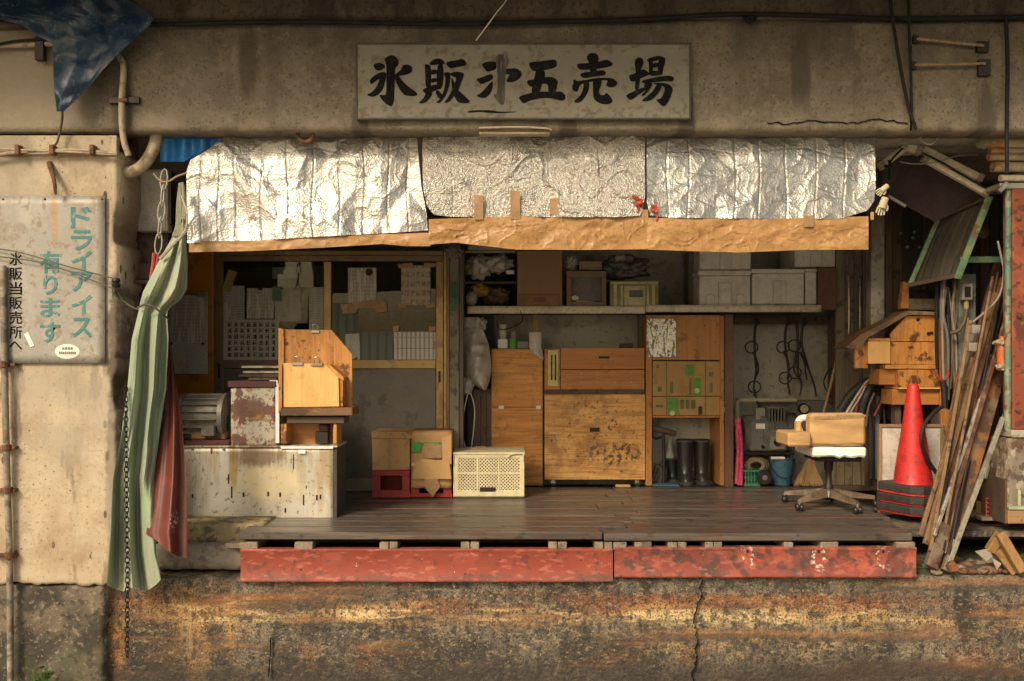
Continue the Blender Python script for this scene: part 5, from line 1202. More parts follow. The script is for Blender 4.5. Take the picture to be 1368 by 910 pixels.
shelf_bag('yellow plastic bag in the lower pigeonhole', 640, 388, 2.08, (.09, .08, .055), plain('mustard_plastic', (.36, .22, .03), rough=.4), 6)
shelf_bag('dark bundle of small parts in the lower pigeonhole at the right', 664, 396, 2.1, (.11, .09, .08), plain('brown_clutter', (.12, .075, .05)), 25, 'parts_bundle', 'bundle')
bm = NB(); blob(bm, P(630, 399, 2.0), (.05, .05, .06), .1, 3, 3, 2); solo('white_ball', 'round white bottle end in the lower pigeonhole', 'bottle', bm, plain('whitish', (.40, .36, .32)), True)
bm = NB(); pbox(bm, 676, 361, 687, 366, 2.0, .05, .004); solo('white_carton', 'tiny white carton beside the bags in the upper pigeonhole', 'carton', bm, white_p)
bm = NB(); pbox(bm, 625, 328, 690, 334, 1.98, .05, .004); pbox(bm, 621, 335, 688, 337.5, 2.0, .05, .003); solo('pale_tube', 'pale tube lying above the pigeonhole under the paper strip', 'tube', bm, plain('tube_pale', (.38, .33, .26)))
t = thing('drawer_box', 'tall plain tan box with a small drawer at its foot on the shelf', 'box', (X(720, YH), YH+.2, ZS))
bm = on_shelf(691, 335, 751, YH+.02, .4); part(t, 'carcass', bm, M('tan_hardboard', (.27, .155, .075), [((.33, .2, .1), .5, 'noise', (3, .5, .7)), ((.17, .09, .04), .4, 'noise', (6, .55, .72))], rough=.6, bump=.08))
bm = NB(); pbox(bm, 694, 393, 748, 409, YH+.012, .012, .002); part(t, 'drawer_front', bm, plain('drawer_tan', (.25, .135, .06)))
bm = NB(); pbox(bm, 713, 397, 729, 404, YH+.006, .008, .002); part(t, 'handle', bm, plain('drawer_handle', (.18, .09, .045)))
t = thing('wooden_picture_box', 'small brown framed box like an old television on the shelf', 'box', (X(782, YH), YH+.15, ZS))
bm = NB()
for (a, b, c, d_) in ((757, 362, 810, 371), (757, 403, 810, 411), (757, 371.2, 763.5, 402.8), (803.5, 371.2, 810, 402.8)): pbox(bm, a, b, c, d_, YH+.02, .06, .003)
part(t, 'frame', bm, plain('grey_brown_frame', (.21, .145, .095)))
bm = NB(); pbox(bm, 757.5, 363, 809.5, 410, YH+.081, .25, .003); part(t, 'case', bm, plain('case_brown', (.15, .1, .07)))
bm = NB(); pbox(bm, 764, 371.5, 803, 402.5, YH+.066, .008, 0); part(t, 'screen', bm, plain('screen_grey', (.16, .15, .13), rough=.3))
bm = NB(); blob(bm, P(768, 398, YH+.04), (.035, .02, .02), .4, 4, 2, 3); ptube(bm, [(770, 402, YH+.04), (798, 404, YH+.03)], .005, 6, 1); solo('white_rag', 'pale rag and stick lying inside the brown framed box', 'rag', bm, white_p, True)
bm = NB(); pbox(bm, 774, 349, 804, 361, YH+.06, .2, .003); solo('small_carton', 'small tan carton on top of the brown framed box', 'carton', bm, plain('carton_tan', (.27, .2, .14)))
shelf_bag('pale knotted bag on the left of the brown framed box top', 763, 352, YH+.12, (.055, .06, .055), plain('whitish_bag', (.36, .33, .29)), 8)
shelf_bag('black crumpled plastic bag above the green cash box', 833, 358, YH+.16, (.20, .12, .10), plain('dark_plastic', (.09, .085, .08), rough=.3), 19)
bm = NB(); blob(bm, P(829, 345, YH+.08), (.05, .03, .035), .2, 3, 3, 9); ptube(bm, [(826, 348, YH+.08), (816, 356, YH+.07)], .012, 6, 1); solo('grey_ladle', 'grey spoon shaped tool lying on the black bag', 'tool', bm, plain('tool_grey', (.26, .24, .21)), True)
t = thing('green_cash_box', 'olive green metal drawer box with cream edging on the shelf', 'box', (X(848, YH), YH+.15, ZS))
olive = plain('olive_enamel', (.23, .22, .09), rough=.4); cream_line = plain('cream_line', (.50, .46, .25), rough=.4)
bm = on_shelf(815, 375, 880, YH+.01, .3); part(t, 'case', bm, olive)
bm = NB()
for (a, b, c, d_) in ((816, 376.5, 879, 379.5), (820, 380, 824, 409), (871, 380, 875, 409), (829, 381.5, 832, 409), (864, 381.5, 867, 409)): pbox(bm, a, b, c, d_, YH+.006, .006, .001)
part(t, 'edging', bm, cream_line)
bm = NB(); pbox(bm, 834, 382, 862, 408.5, YH+.004, .007, .002); part(t, 'drawer_front', bm, cream_line)
bm = NB(); pbox(bm, 841, 388, 859, 397, YH-.001, .008, .002); part(t, 'name_plate', bm, plain('steel_plate', (.12, .13, .12)))
# white foam fish boxes
def foam_box(label, x0, x1, ytop, yb, Y, lid, panels, d=.42):
    t = thing('foam_box', label, 'box', (X((x0+x1)/2, Y), Y+d/2, Z(yb, Y)), 'white foam boxes on the shelf')
    bm = NB(); pbox(bm, x0, ytop+lid+.3, x1, yb, Y, d, .006, .002); part(t, 'body', bm, foam)
    bm = NB(); pbox(bm, x0-1, ytop, x1+1, ytop+lid, Y-.014, d+.02, .006, .002); part(t, 'lid', bm, foam)
    for (a, b, c, e) in panels:
        bm = NB(); pbox(bm, a, b, c, e, Y-.016, .018, .004); part(t, 'moulded_rib', bm, foam)
foam_box('white foam box with an arched rib on the shelf, left of the lower pair', 934, 1002.5, 361, 409, YH+.04, 7, [(960, 378, 977, 408), (944, 394, 955, 408), (984, 393, 994, 408)])
foam_box('white foam box with a plain centre rib on the shelf, right of the lower pair', 1005, 1074, 359, 407, YH+.04, 6, [(1033, 375, 1050, 406)])
foam_box('white foam box stacked on top of the arched rib box', 935, 1003, 326, 360.5, YH+.05, 6, [(962, 334, 978, 360)])
foam_box('narrow white foam box standing beside the brown carton', 1076, 1091, 359, 407, YH+.05, 4, [])
foam_box('white foam box lying across the brown carton at the right end', 1062, 1116, 326, 357, YH+.08, 4, [(1083, 334, 1098, 356)])
bm = NB(); pbox(bm, 1092.5, 357.5, 1118, 414, YH+.05, .35, .004); solo('brown_carton', 'dark brown carton at the right end of the shelf', 'carton', bm, plain('brown_carton_m', (.16, .085, .055)))
bm = NB(); pbox(bm, 920, 336, 933, 409, YH+.3, .2, .004); solo('grey_box_side', 'grey box standing in the shade left of the foam boxes', 'box', bm, plain('shade_grey', (.16, .15, .12)))

# ============================================================ CABINETS UNDER THE SHELF
YCB = 2.08
t = thing('plywood_locker', 'tall plywood cabinet with two doors and white hinges left of the drawers', 'cabinet', (X(691, YCB), YCB+.2, FLOOR))
bm = NB(); pbox(bm, 656, 466, 725.5, 649, YCB+.018, .42, .003); part(t, 'carcass', bm, ply_back)
bm = NB(); pbox(bm, 657, 467.5, 724.5, 543.5, YCB, .017, .002); part(t, 'door', bm, ply_back)
bm = NB(); pbox(bm, 657, 544.7, 724.5, 648, YCB, .017, .002); part(t, 'door', bm, ply_back)
for x in (666, 716):
    bm = NB(); pbox(bm, x, 542, x+7, 546.5, YCB-.01, .012, .002); part(t, 'hinge', bm, white_p)
bm = NB(); pbox(bm, 688, 471, 698, 474.5, YCB-.004, .006, .001); part(t, 'label', bm, plain('orange_label', (.5, .2, .08)))
t = thing('drawer_cabinet', 'wide plywood cabinet on wheels with a stained flap door and two drawers', 'cabinet', (X(794, YCB), YCB+.2, FLOOR))
bm = NB(); pbox(bm, 727, 466.5, 861, 640, YCB+.02, .42, .003); part(t, 'carcass', bm, dark_wood)
bm = NB(); pbox(bm, 749, 465, 861, 493.3, YCB-.006, .024, .002); part(t, 'drawer', bm, ply_red)
bm = NB(); pbox(bm, 749, 494.3, 861, 520.5, YCB-.004, .022, .002); part(t, 'drawer', bm, ply_red)
bm = NB(); pbox(bm, 727.5, 466, 748, 520.5, YCB-.002, .02, .002); part(t, 'side_strip', bm, ply_red)
bm = NB(); pbox(bm, 732, 468, 746, 516, YCB-.007, .006, .001); o = part(t, 'brass_plate', bm, plain('brass_plate_m', (.46, .38, .14), rough=.4, metal=.3))
bm = NB(); pbox(bm, 736, 474, 738, 508, YCB-.009, .003, 0); pbox(bm, 741, 474, 743, 508, YCB-.009, .003, 0); part(o, 'slot', bm, iron)
bm = NB(); pbox(bm, 727.5, 527, 862, 641, YCB-.004, .024, .003); part(t, 'flap_door', bm, ply_dirty)
for x0, x1, y0, y1 in ((800, 814, 476, 479), (788, 801, 571.5, 577)):
    bm = NB(); pbox(bm, x0, y0, x1, y1, YCB-.011, .007, .001); part(t, 'finger_slot', bm, iron)
for i in range(18):
    bm = NB(); lathe(bm, [(0, -.004), (.005, -.002), (.005, 0)], P((752+7*0 if i < 2 else 777+22*((i-2) % 4)+U(-1, 1)) if i > 1 else 752, (499+6*((i) % 3)) if i > 1 else 499+8*i, YCB-.0045), 6, 'y'); part(t, 'screw', bm, steel)
for x in (739, 851):
    bm = NB(); lathe(bm, [(0, -.014), (.024, -.014), (.024, .014), (0, .014)], P(x, 645.5, YCB+.05), 14, 'y'); o = part(t, 'castor', bm, rubber, True)
    bm = NB(); pbox(bm, x-3, 641, x+3, 646, YCB+.03, .006, .001); part(o, 'fork', bm, steel)
bm = NB(); pbox(bm, 823, 648, 842, 651.5, YCB-.12, .05, .004, .003); solo('wood_scrap', 'flat pale wood scrap on the floor in front of the stained flap door', 'wood scrap', bm, card_pale)
bm = NB(); pbox(bm, 752, 650, 800, 652.5, YCB-.14, .03, .003, .002); bm.free()
bm = NB(); pbox(bm, 713, 420, 719, 466, 2.3, .04, .002); solo('shelf_strut', 'thin wooden strut under the white shelf behind the small cups', 'strut', bm, frame_wood)
bm = NB(); pbox(bm, 853, 420, 862, 465, 2.2, .06, .002); solo('shelf_strut', 'dark strut under the white shelf left of the silver print', 'strut', bm, dark_wood_z)
bm = NB(); pbox(bm, 829, 459, 846, 464.6, YCB+.15, .1, .004); solo('small_dark_case', 'small dark case on top of the drawer cabinet', 'case', bm, dark_wood)
# small things on the locker
zc = Z(466, YCB)+.003
def standing(name, label, cat, x, w, ytop, Y, m_, prof=None):
    bm = NB(); r = w/2*(D+Y)/F; h = Z(ytop, Y)-zc
    lathe(bm, [(a*r, b*h) for a, b in (prof or ((0, 0), (1, 0), (1, .96), (.9, 1), (0, 1)))], (X(x, Y), Y, zc), 14); return solo(name, label, cat, bm, m_, True)
t = thing('paper_cups', 'stack of white paper cups on a small white box on the plywood cabinet', 'cups', (X(671, YCB), YCB+.08, zc))
bm = NB(); r = 6.5*(D+YCB)/F; box(bm, X(665, YCB), X(678, YCB), YCB+.05, YCB+.13, zc, Z(453, YCB), .003); part(t, 'box', bm, white_p)
for k in range(5):
    bm = NB(); z0_ = Z(453, YCB)+.002+k*.018; lathe(bm, [(0, 0), (r*.62, 0), (r*.85, .05), (r*.88, .05), (r*.8, .045), (0, .045)], (X(671.5, YCB), YCB+.09, z0_), 14); part(t, 'cup', bm, plain('cup_paper', (.52, .47, .37)), True)
standing('spray_can', 'small bottle with a white cap and bright green label on the plywood cabinet', 'bottle', 685, 10, 452, YCB+.06, plain('green_label', (.10, .34, .03)), ((0, 0), (1, 0), (1, .65), (.98, .68), (.98, .95), (0, 1)))
standing('glass_jar', 'clear jar standing behind the green labelled bottle', 'jar', 686, 9, 443, YCB+.14, plain('jar_grey', (.30, .29, .26), rough=.2))
bm = NB(); pbox(bm, 691, 456, 706, 465.5, YCB+.05, .05, .003); solo('small_carton', 'small blue grey carton beside the green labelled bottle', 'carton', bm, plain('bluish_carton', (.22, .24, .22)))
bm = NB()
def dep(u, v, px, py): return YCB-.012-.02*math.sin(PI*u)+.012*crumple(px*.02, py*.02, 3, 6, 2.5)
sheet(bm, [(444, 707), (464, 707), (472, 712), (481, 722)], [(444, 723), (464, 723), (481, 727)], 444, 481, 10, 14, dep, YCB); solo('paper_bag', 'small white paper bag hanging over the edge of the plywood cabinet', 'bag', bm, plain('white_bag_p', (.50, .46, .40)), 'all')

# cubby with cartons and boots
YU = 2.06
t = thing('open_cubby', 'open plywood cubby with an orange frame holding cartons above and boots below', 'cupboard', (X(915, YU), YU+.2, FLOOR))
bm = NB(); pbox(bm, 863, 421, 871, 649, YU, .40, .003); part(t, 'upright', bm, frame_wood)
bm = NB(); pbox(bm, 962, 422, 967.5, 649, YU, .40, .003); part(t, 'upright', bm, frame_wood)
bm = NB(); pbox(bm, 871.5, 421, 961.5, 481, YU+.01, .02, .002); part(t, 'top_board', bm, wood('ply_orange_board', (.45, .205, .055), (.27, .1, .03), 'z', rough=.45))
bm = NB(); pbox(bm, 872, 555.6, 961.5, 558, YU+.01, .38, .001); part(t, 'shelf', bm, ply_red)
bm = NB(); pbox(bm, 871.5, 558, 961.5, 650, YU+.40, .015, 0); part(t, 'back_board', bm, grey_wall)
bm = NB(); pbox(bm, 967, 544, 970, 551, YU-.012, .02, .002); part(t, 'latch', bm, steel)
bm = NB(); pbox(bm, 864, 426, 903, 477, YU-.006, .004, 0); solo('silver_print_sheet', 'crinkled silver printed sheet tacked to the top of the cubby', 'sheet', bm, silver_print)
card2 = M('apple_carton', (.35, .21, .075), [((.42, .27, .11), .5, 'noise', (4, .45, .7)), ((.24, .13, .04), .5, 'noise', (7, .55, .72))], rough=.7, bump=.12)
gprint = plain('green_carton_print', (.10, .26, .05)); dprint = plain('dark_carton_print', (.13, .12, .045))
def carton(label, y0, y1, marks):
    t = thing('printed_carton', label, 'box', (X(917, YU), YU+.2, Z(y1, YU)), 'printed cartons in the cubby')
    bm = NB(); pbox(bm, 872, y0, 962, y1, YU-.004, .37, .004, .002); part(t, 'carton', bm, card2)
    bm = NB(); pbox(bm, 890, y0+.5, 891, y1-.5, YU-.008, .003, 0); pbox(bm, 942, y0+.5, 943, y1-.5, YU-.008, .003, 0); part(t, 'fold_line', bm, dprint)
    for (a, b, c, d_, m_) in marks:
        bm = NB(); pbox(bm, a, b, c, d_, YU-.0095, .003, 0, .0008); part(t, 'printed_mark', bm, m_)
carton('upper brown carton with green printed marks in the cubby', 482.5, 529, [(916, 487, 927, 502, gprint), (926, 505, 936, 528, gprint), (895, 510, 899, 525, dprint), (921, 504.5, 923.5, 528, dprint), (947, 497, 953, 503, dprint), (879, 517, 884, 523, dprint), (948, 512, 952, 524, dprint), (877, 488, 880, 492, dprint)])
carton('lower brown carton with a green stripe and hand hole in the cubby', 530, 555, [(892, 532, 906, 554.5, gprint), (909, 534, 914, 546, dprint), (916, 534, 921, 546, dprint), (923, 534, 929, 546, dprint), (933, 543, 938, 554, iron), (876, 541, 886, 544, dprint)])
for x, y in ((931, 522), (898, 552)):
    bm = NB(); lathe(bm, [(0, -.003), (.022, -.002), (.023, 0)], P(x, y, YU-.0105), 14, 'y'); solo('round_print', 'white round mark on the green stripe of the %s carton' % ('upper' if y < 530 else 'lower'), 'print', bm, cream_line)
def boot(label, x, ytop, Y, w, toe, lean=0.0):
    t = thing('rubber_boot', label, 'boot', (X(x, Y), Y, FLOOR), 'black boots in the cubby')
    s_ = (D+Y)/F; r = w/2*s_; h = Z(ytop, Y)-FLOOR; c = Vector((X(x, Y), Y, FLOOR))
    bm = NB(); rings = []
    for k, (zz, rx, ry, oy) in enumerate(((.02, .95, 1.5, -.4), (.10, .95, 1.45, -.38), (.22, .92, 1.15, -.12), (.32, .86, 1.0, 0), (.5, .92, 1.0, 0), (.75, 1.0, 1.05, 0), (.97, 1.03, 1.08, 0), (1, 1.05, 1.1, 0), (.98, .93, .98, 0), (.6, .85, .9, 0))):
        rings.append([bm.verts.new(c+Vector((r*rx*math.cos(a)+lean*zz, r*ry*math.sin(a)+oy*r*toe, h*zz))) for a in [2*PI*q/18 for q in range(18)]])
    for A, B in zip(rings, rings[1:]):
        for j in range(18): bm.faces.new((A[j], A[(j+1) % 18], B[(j+1) % 18], B[j]))
    bm.faces.new(rings[0][::-1]); bm.faces.new(rings[-1]); bmesh.ops.recalc_face_normals(bm, faces=bm.faces); part(t, 'shaft', bm, rubber, 'all')
    bm = NB(); lathe(bm, [(0, 0), (r*1.05, 0), (r*1.08, .03), (r*.95, .035)], c+Vector((0, -.4*r*toe, .002)), 18, squash=1.45); part(t, 'sole', bm, plain('boot_sole', (.05, .048, .045)), True)
    bm = NB(); lathe(bm, [(r*1.06, h*.945), (r*1.10, h*.95), (r*1.10, h*.985), (r*1.05, h*.99)], c+Vector((lean, 0, 0)), 18, squash=1.06); part(t, 'top_band', bm, plain('boot_band', (.07, .068, .065)), True)
    return t
boot('black rubber boot at the right of the cubby', 937, 587, YU+.16, 21, 1)
boot('black rubber boot in the middle of the cubby with its top folded', 915, 587, YU+.12, 22, 1)
boot('shorter black boot tipped behind the others in the cubby', 899, 612, YU+.22, 16, 1, -.02)
bm = NB(); pbox(bm, 904, 595, 912, 640, YU+.30, .01, 0); bm.free()
t = thing('plunger', 'old plunger pump with a wooden handle lying across the cubby', 'tool', (X(885, YU), YU+.1, FLOOR))
bm = NB(); ptube(bm, [(868, 571, YU+.05), (885, 575, YU+.06), (903, 580, YU+.08)], .026, 8, 2); part(t, 'handle', bm, dark_wood, True)
bm = NB(); ptube(bm, [(886, 580, YU+.08), (887, 610, YU+.08), (887, 647, YU+.08)], .014, 8, 1); part(t, 'rod', bm, iron, True)
bm = NB(); ptube(bm, [(872, 583, YU+.08), (876, 586, YU+.08), (884, 584, YU+.08)], .011, 8, 2); part(t, 'cross_piece', bm, iron, True)
standing_z = zc; zc = FLOOR+.002
standing('spray_bottle', 'white spray bottle with a blue label in the cubby beside the boots', 'bottle', 895, 13, 585, YU+.26, plain('spray_white', (.42, .42, .38)), ((0, 0), (1, 0), (1, .6), (.6, .72), (.5, .85), (.6, .88), (.6, 1), (0, 1)))
bm = NB(); ptube(bm, [(872, 640, YU+.1), (878, 622, YU+.1), (884, 632, YU+.1), (880, 648, YU+.1)], .02, 7); solo('coiled_hose', 'short dark hose coil on the cubby floor at the left', 'hose', bm, plain('dark_hose', (.06, .05, .04)), True)
bm = NB(); pbox(bm, 872, 647.5, 908, 650, YU-.04, .2, .002); solo('blue_tray', 'thin blue tray edge on the cubby floor', 'tray', bm, plain('blue_tray_m', (.05, .11, .16)))
zc = standing_z
bm = NB(); pbox(bm, 968.5, 420, 980, 655, YU-.02, .06, .004); solo('brown_post', 'reddish brown post between the cubby and the tong rack', 'post', bm, brown_steel)

# ============================================================ TONG NICHE
YG = 2.40
t = thing('tong_rail', 'dark rail under the shelf from which the iron tongs hang', 'rail', P(1045, 433, YG))
bm = NB(); pbox(bm, 981, 423, 1112, 433, YG, .05, .003); part(t, 'rail_board', bm, dark_wood)
bm = NB(); pbox(bm, 1111, 420, 1119, 540, YG-.1, .1, .003); part(t, 'side_post', bm, dark_wood_z)
for x in (1010, 1053, 1075, 1090):
    bm = NB(); ptube(bm, [(x, 428, YG), (x, 428, YG-.05), (x, 424, YG-.06)], .006, 6, 2); part(t, 'hook', bm, iron, True)
def tongs(label, x, y0, y1, sgn, rings_at, lean=0):
    t = thing('ice_tongs', label, 'tongs', P(x, y1, YG-.05), 'ice tongs hanging on the back wall')
    Yg = YG-.05; h = y1-y0
    bm = NB(); ptube(bm, [(x+6*sgn, y0-2, Yg), (x+1*sgn, y0+.08*h, Yg), (x, y0+.3*h, Yg), (x+1.5*sgn+lean*.3, y0+.55*h, Yg), (x+2*sgn+lean*.5, y0+.68*h, Yg), (x-1*sgn+lean, y0+.85*h, Yg), (x+lean+1.5*sgn*(1 if lean else 0), y1, Yg)], .013, 8, 5, .008); part(t, 'arm', bm, iron, True)
    bm = NB(); ptube(bm, [(x-2, y0+.4*h, Yg-.02), (x+4*sgn, y0+.55*h, Yg-.02), (x+5*sgn, y0+.66*h, Yg-.02), (x+lean*.4, y0+.78*h, Yg-.02)], .011, 8, 5, .007); part(t, 'arm', bm, iron, True)
    for ry, rx in rings_at:
        bm = NB(); c_ = P(x+rx, ry, Yg-.01); rr_ = 8.3*(D+Yg)/F
        tube(bm, [c_+Vector((rr_*math.cos(a), .0, rr_*.95*math.sin(a))) for a in [2*PI*q/16 for q in range(16)]], .0065, 6, 1, closed=True); part(t, 'handle_ring', bm, iron, True)
tongs('leftmost iron ice tongs hanging alone with two ring handles', 1008, 430, 530, 1, [(464, -4), (517, 0)])
tongs('iron ice tongs second from the left hanging with ring handles', 1049, 430, 528, 1, [(464, -3), (505, 0)], 5)
tongs('iron ice tongs third from the left overlapping their neighbour', 1066, 430, 529, -1, [(462, -5), (498, -4)], 4)
tongs('curved iron ice tongs at the right of the cluster without rings', 1071, 430, 530, 1, [], 18)
cable('thin bent iron hook hanging at the right side of the tong niche', [(1113, 492, YG-.15), (1107, 495, YG-.15), (1101, 508, YG-.15), (1103, 520, YG-.15), (1110, 530, YG-.15)], .006, iron, 'iron_hook', 'hook')
bm = NB(); pbox(bm, 1016, 535, 1118, 552, YG+.02, .1, .003); solo('grey_control_plate', 'grey control plate on the back wall under the tongs', 'plate', bm, plain('plate_grey', (.16, .155, .14)))
bm = NB(); pbox(bm, 1090, 538, 1112, 542, YG+.017, .003, 0); bm.free()
t = thing('pressure_gauge', 'small round gauge on a square plate beside the pump', 'gauge', P(1073, 556, YG))
bm = NB(); pbox(bm, 1065, 537, 1082, 556, YG, .03, .003); part(t, 'plate', bm, plain('gauge_plate', (.22, .2, .17)))
bm = NB(); lathe(bm, [(0, -.03), (.042, -.03), (.05, -.02), (.05, 0)], P(1073, 546, YG), 20, 'y'); part(t, 'bezel', bm, iron, True)
bm = NB(); lathe(bm, [(0, -.032), (.036, -.0315)], P(1073, 546, YG), 20, 'y'); part(t, 'dial', bm, cream_line)
bm = NB(); bar(bm, P(1073, 546, YG-.034), P(1077, 542, YG-.034), .004, .002, bev=0); part(t, 'needle', bm, iron)
t = thing('lagged_pipe', 'pale lagged pipe bent over the grey pump', 'pipe', P(1020, 535, 2.3))
bm = NB(); ptube(bm, [(985, 600, 2.3), (985, 545, 2.3), (985.5, 538, 2.3), (988, 535, 2.3), (995, 534.5, 2.3), (1064, 534.5, 2.3)], .021, 10, 3); part(t, 'pipe', bm, plain('lagging_pale', (.38, .34, .25)), True)
# pump
YV = 2.18
t = thing('grey_pump', 'large grey enamelled compressor pump in the corner under the tongs', 'pump', P(1030, 612, YV))
bm = NB(); s_ = (D+YV)/F
lathe(bm, [(0, -42*s_), (22*s_, -42*s_), (26*s_, -38*s_), (26*s_, -22*s_), (30*s_, -20*s_), (30*s_, 12*s_), (25*s_, 14*s_), (25*s_, 22*s_), (0, 22*s_)], P(1032, 580, YV+.1), 24, 'x'); part(t, 'body', bm, pump_grey, True)
bm = NB(); pbox(bm, 1002, 563, 1052, 603, YV-.08, .12, .012); part(t, 'crankcase', bm, pump_grey)
bm = NB(); pbox(bm, 1010, 545, 1023, 563, YV, .1, .006); part(t, 'valve', bm, plain('pump_light', (.24, .23, .2)))
bm = NB(); pbox(bm, 1025, 543, 1051, 562.5, YV-.02, .15, .008); part(t, 'cylinder_head', bm, pump_grey)
for k in range(6):
    bm = NB(); pbox(bm, 1027+k*4, 546, 1028.6+k*4, 575, YV-.09, .05, .001); part(t, 'cooling_fin', bm, plain('pump_fin', (.11, .11, .10)))
bm = NB(); pbox(bm, 1029, 583, 1049, 601, YV-.095, .02, .005); part(t, 'cover_plate', bm, plain('pump_light', (.24, .23, .2)))
bm = NB(); lathe(bm, [(0, -.02), (.028, -.02), (.034, 0)], P(1039, 591, YV-.096), 14, 'y'); lathe(bm, [(0, -.024), (.014, -.024), (.014, 0)], P(1019, 597, YV-.08), 10, 'y'); part(t, 'plug', bm, iron, True)
bm = NB(); pbox(bm, 1010, 566, 1022, 573, YV-.085, .006, 0); part(t, 'name_plate', bm, white_p)
bm = NB(); pbox(bm, 990, 604, 1062, 608, YV-.06, .3, .003); pbox(bm, 994, 608.2, 1000, 655, YV-.03, .05, .002); pbox(bm, 1050, 608.2, 1056, 655, YV-.03, .05, .002); part(t, 'stand', bm, iron)
bm = NB(); ptube(bm, [(1008, 520, YV+.12), (1012, 540, YV+.1), (1016, 548, YV+.06)], .008, 6); part(t, 'hose', bm, iron, True)
# floor things in the niche
YN = 2.02
bm = NB()
for k, (a, b) in enumerate((((984, 560), (987, 648)), ((987, 558), (990, 648)), ((985, 575), (984, 646)))):
    ptube(bm, [(a[0], a[1], YN), ((a[0]+b[0])/2+2, 600, YN-.01*k), (b[0], b[1], YN)], .016, 7, 4)
solo('pink_rope', 'bright pink twisted rope hanging beside the brown post', 'rope', bm, M('pink_rope_m', (.55, .05, .14), [((.30, .02, .07), .7, 'noise', (60, .45, .6)), ((.66, .12, .22), .5, 'noise', (20, .5, .7))], rough=.7, bump=.8, bscale=90), True)
t = thing('green_basket', 'small green plastic basket on the floor in front of the pump', 'basket', (X(1005, YN), YN+.07, FLOOR))
gb = plain('green_basket_m', (.05, .19, .11), rough=.4)
bm = NB(); pbox(bm, 993.5, 628, 1017, 631, YN-.004, .16, .003); part(t, 'rim', bm, gb)
for x in (996, 1000, 1004, 1008, 1012): 
    bm = NB(); pbox(bm, x-.7, 631, x+.7, 646, YN, .006, 0); part(t, 'bar', bm, gb)
bm = NB(); pbox(bm, 994.5, 646, 1016, 650, YN, .15, .003); pbox(bm, 994.5, 637, 1016, 638.5, YN+.001, .006, 0); pbox(bm, 995, 631, 1016, 646, YN+.07, .08, .002); part(t, 'bottom', bm, gb)
bm = NB()
for k in range(3): tube(bm, [P(1010+(10+3*k)*math.cos(q*PI/6), 622-9*math.sin(q*PI/6)*(.8+.1*k), YN+.10+.03*k) for q in range(12)], .018, 7, 2, closed=True)
solo('rope_coil', 'grey brown rope coil lying on the green basket', 'rope', bm, plain('rope_m', (.25, .19, .12)), True)
bm = NB(); ptube(bm, [(1030, 612, YN), (1048, 612, YN)], .012, 8, 1); solo('white_stick', 'short white stick with a red tip lying on the bucket rim', 'stick', bm, white_p, True)
t = thing('blue_bucket', 'battered blue metal bucket in front of the pump', 'bucket', (X(1049, YN), YN+.1, FLOOR))
s_ = (D+YN)/F; bl = plain('bucket_blue', (.06, .145, .20), rough=.4, dirt=.6)
bm = NB(); lathe(bm, [(0, .01), (12*s_, .005), (12.5*s_, .01), (16.5*s_, .225), (17.5*s_, .23), (17.5*s_, .238), (16*s_, .238), (12*s_, .03), (0, .03)], (X(1049, YN), YN+.1, FLOOR), 24); part(t, 'pail', bm, bl, True)
bm = NB(); c_ = Vector((X(1049, YN), YN+.1, FLOOR+.22)); tube(bm, [c_+Vector((17.5*s_*math.cos(a), -.11*math.sin(a), -.15*math.sin(a))) for a in [PI*q/10 for q in range(11)]], .004, 6, 1); part(t, 'handle', bm, iron, True)
t = thing('hand_wheel', 'small black trolley wheel on the floor by the bucket', 'wheel', P(1023, 650, YN-.05))
bm = NB(); lathe(bm, [(.02, -.02), (.055, -.02), (.065, -.01), (.065, .01), (.055, .02), (.02, .02)], P(1021, 638, YN-.03), 20, 'y'); part(t, 'tyre', bm, rubber, True)
bm = NB(); lathe(bm, [(0, -.024), (.022, -.022), (.022, 0)], P(1021, 638, YN-.03), 12, 'y'); part(t, 'hub', bm, steel, True)
t = thing('straw_broom', 'worn straw broom with a bamboo handle leaning behind the chair', 'broom', P(1082, 655, YN))
bm = NB(); ptube(bm, [(1080, 620, YN+.02), (1098, 560, YN+.03), (1118, 480, YN+.05)], .012, 8, 2); part(t, 'handle', bm, plain('bamboo', (.42, .27, .12)), True)
bm = NB(); rr = random.Random(9)
for i in range(320):
    a = rr.uniform(-1, 1); ptop = (1082+a*5, 618+rr.uniform(-4, 6), YN+.02+rr.uniform(-.02, .02)); pb = (1080+a*18+rr.uniform(-3, 3), 648+rr.uniform(-4, 2), YN+rr.uniform(-.06, .08))
    A, B = P(*ptop), P(*pb); s2 = Vector((.0018, 0, .0006)); bm.faces.new([bm.verts.new(v) for v in (A-s2, A+s2, B+s2*1.2, B-s2*1.2)])
part(t, 'bristles', bm, plain('straw', (.36, .22, .10)), kind='stuff')
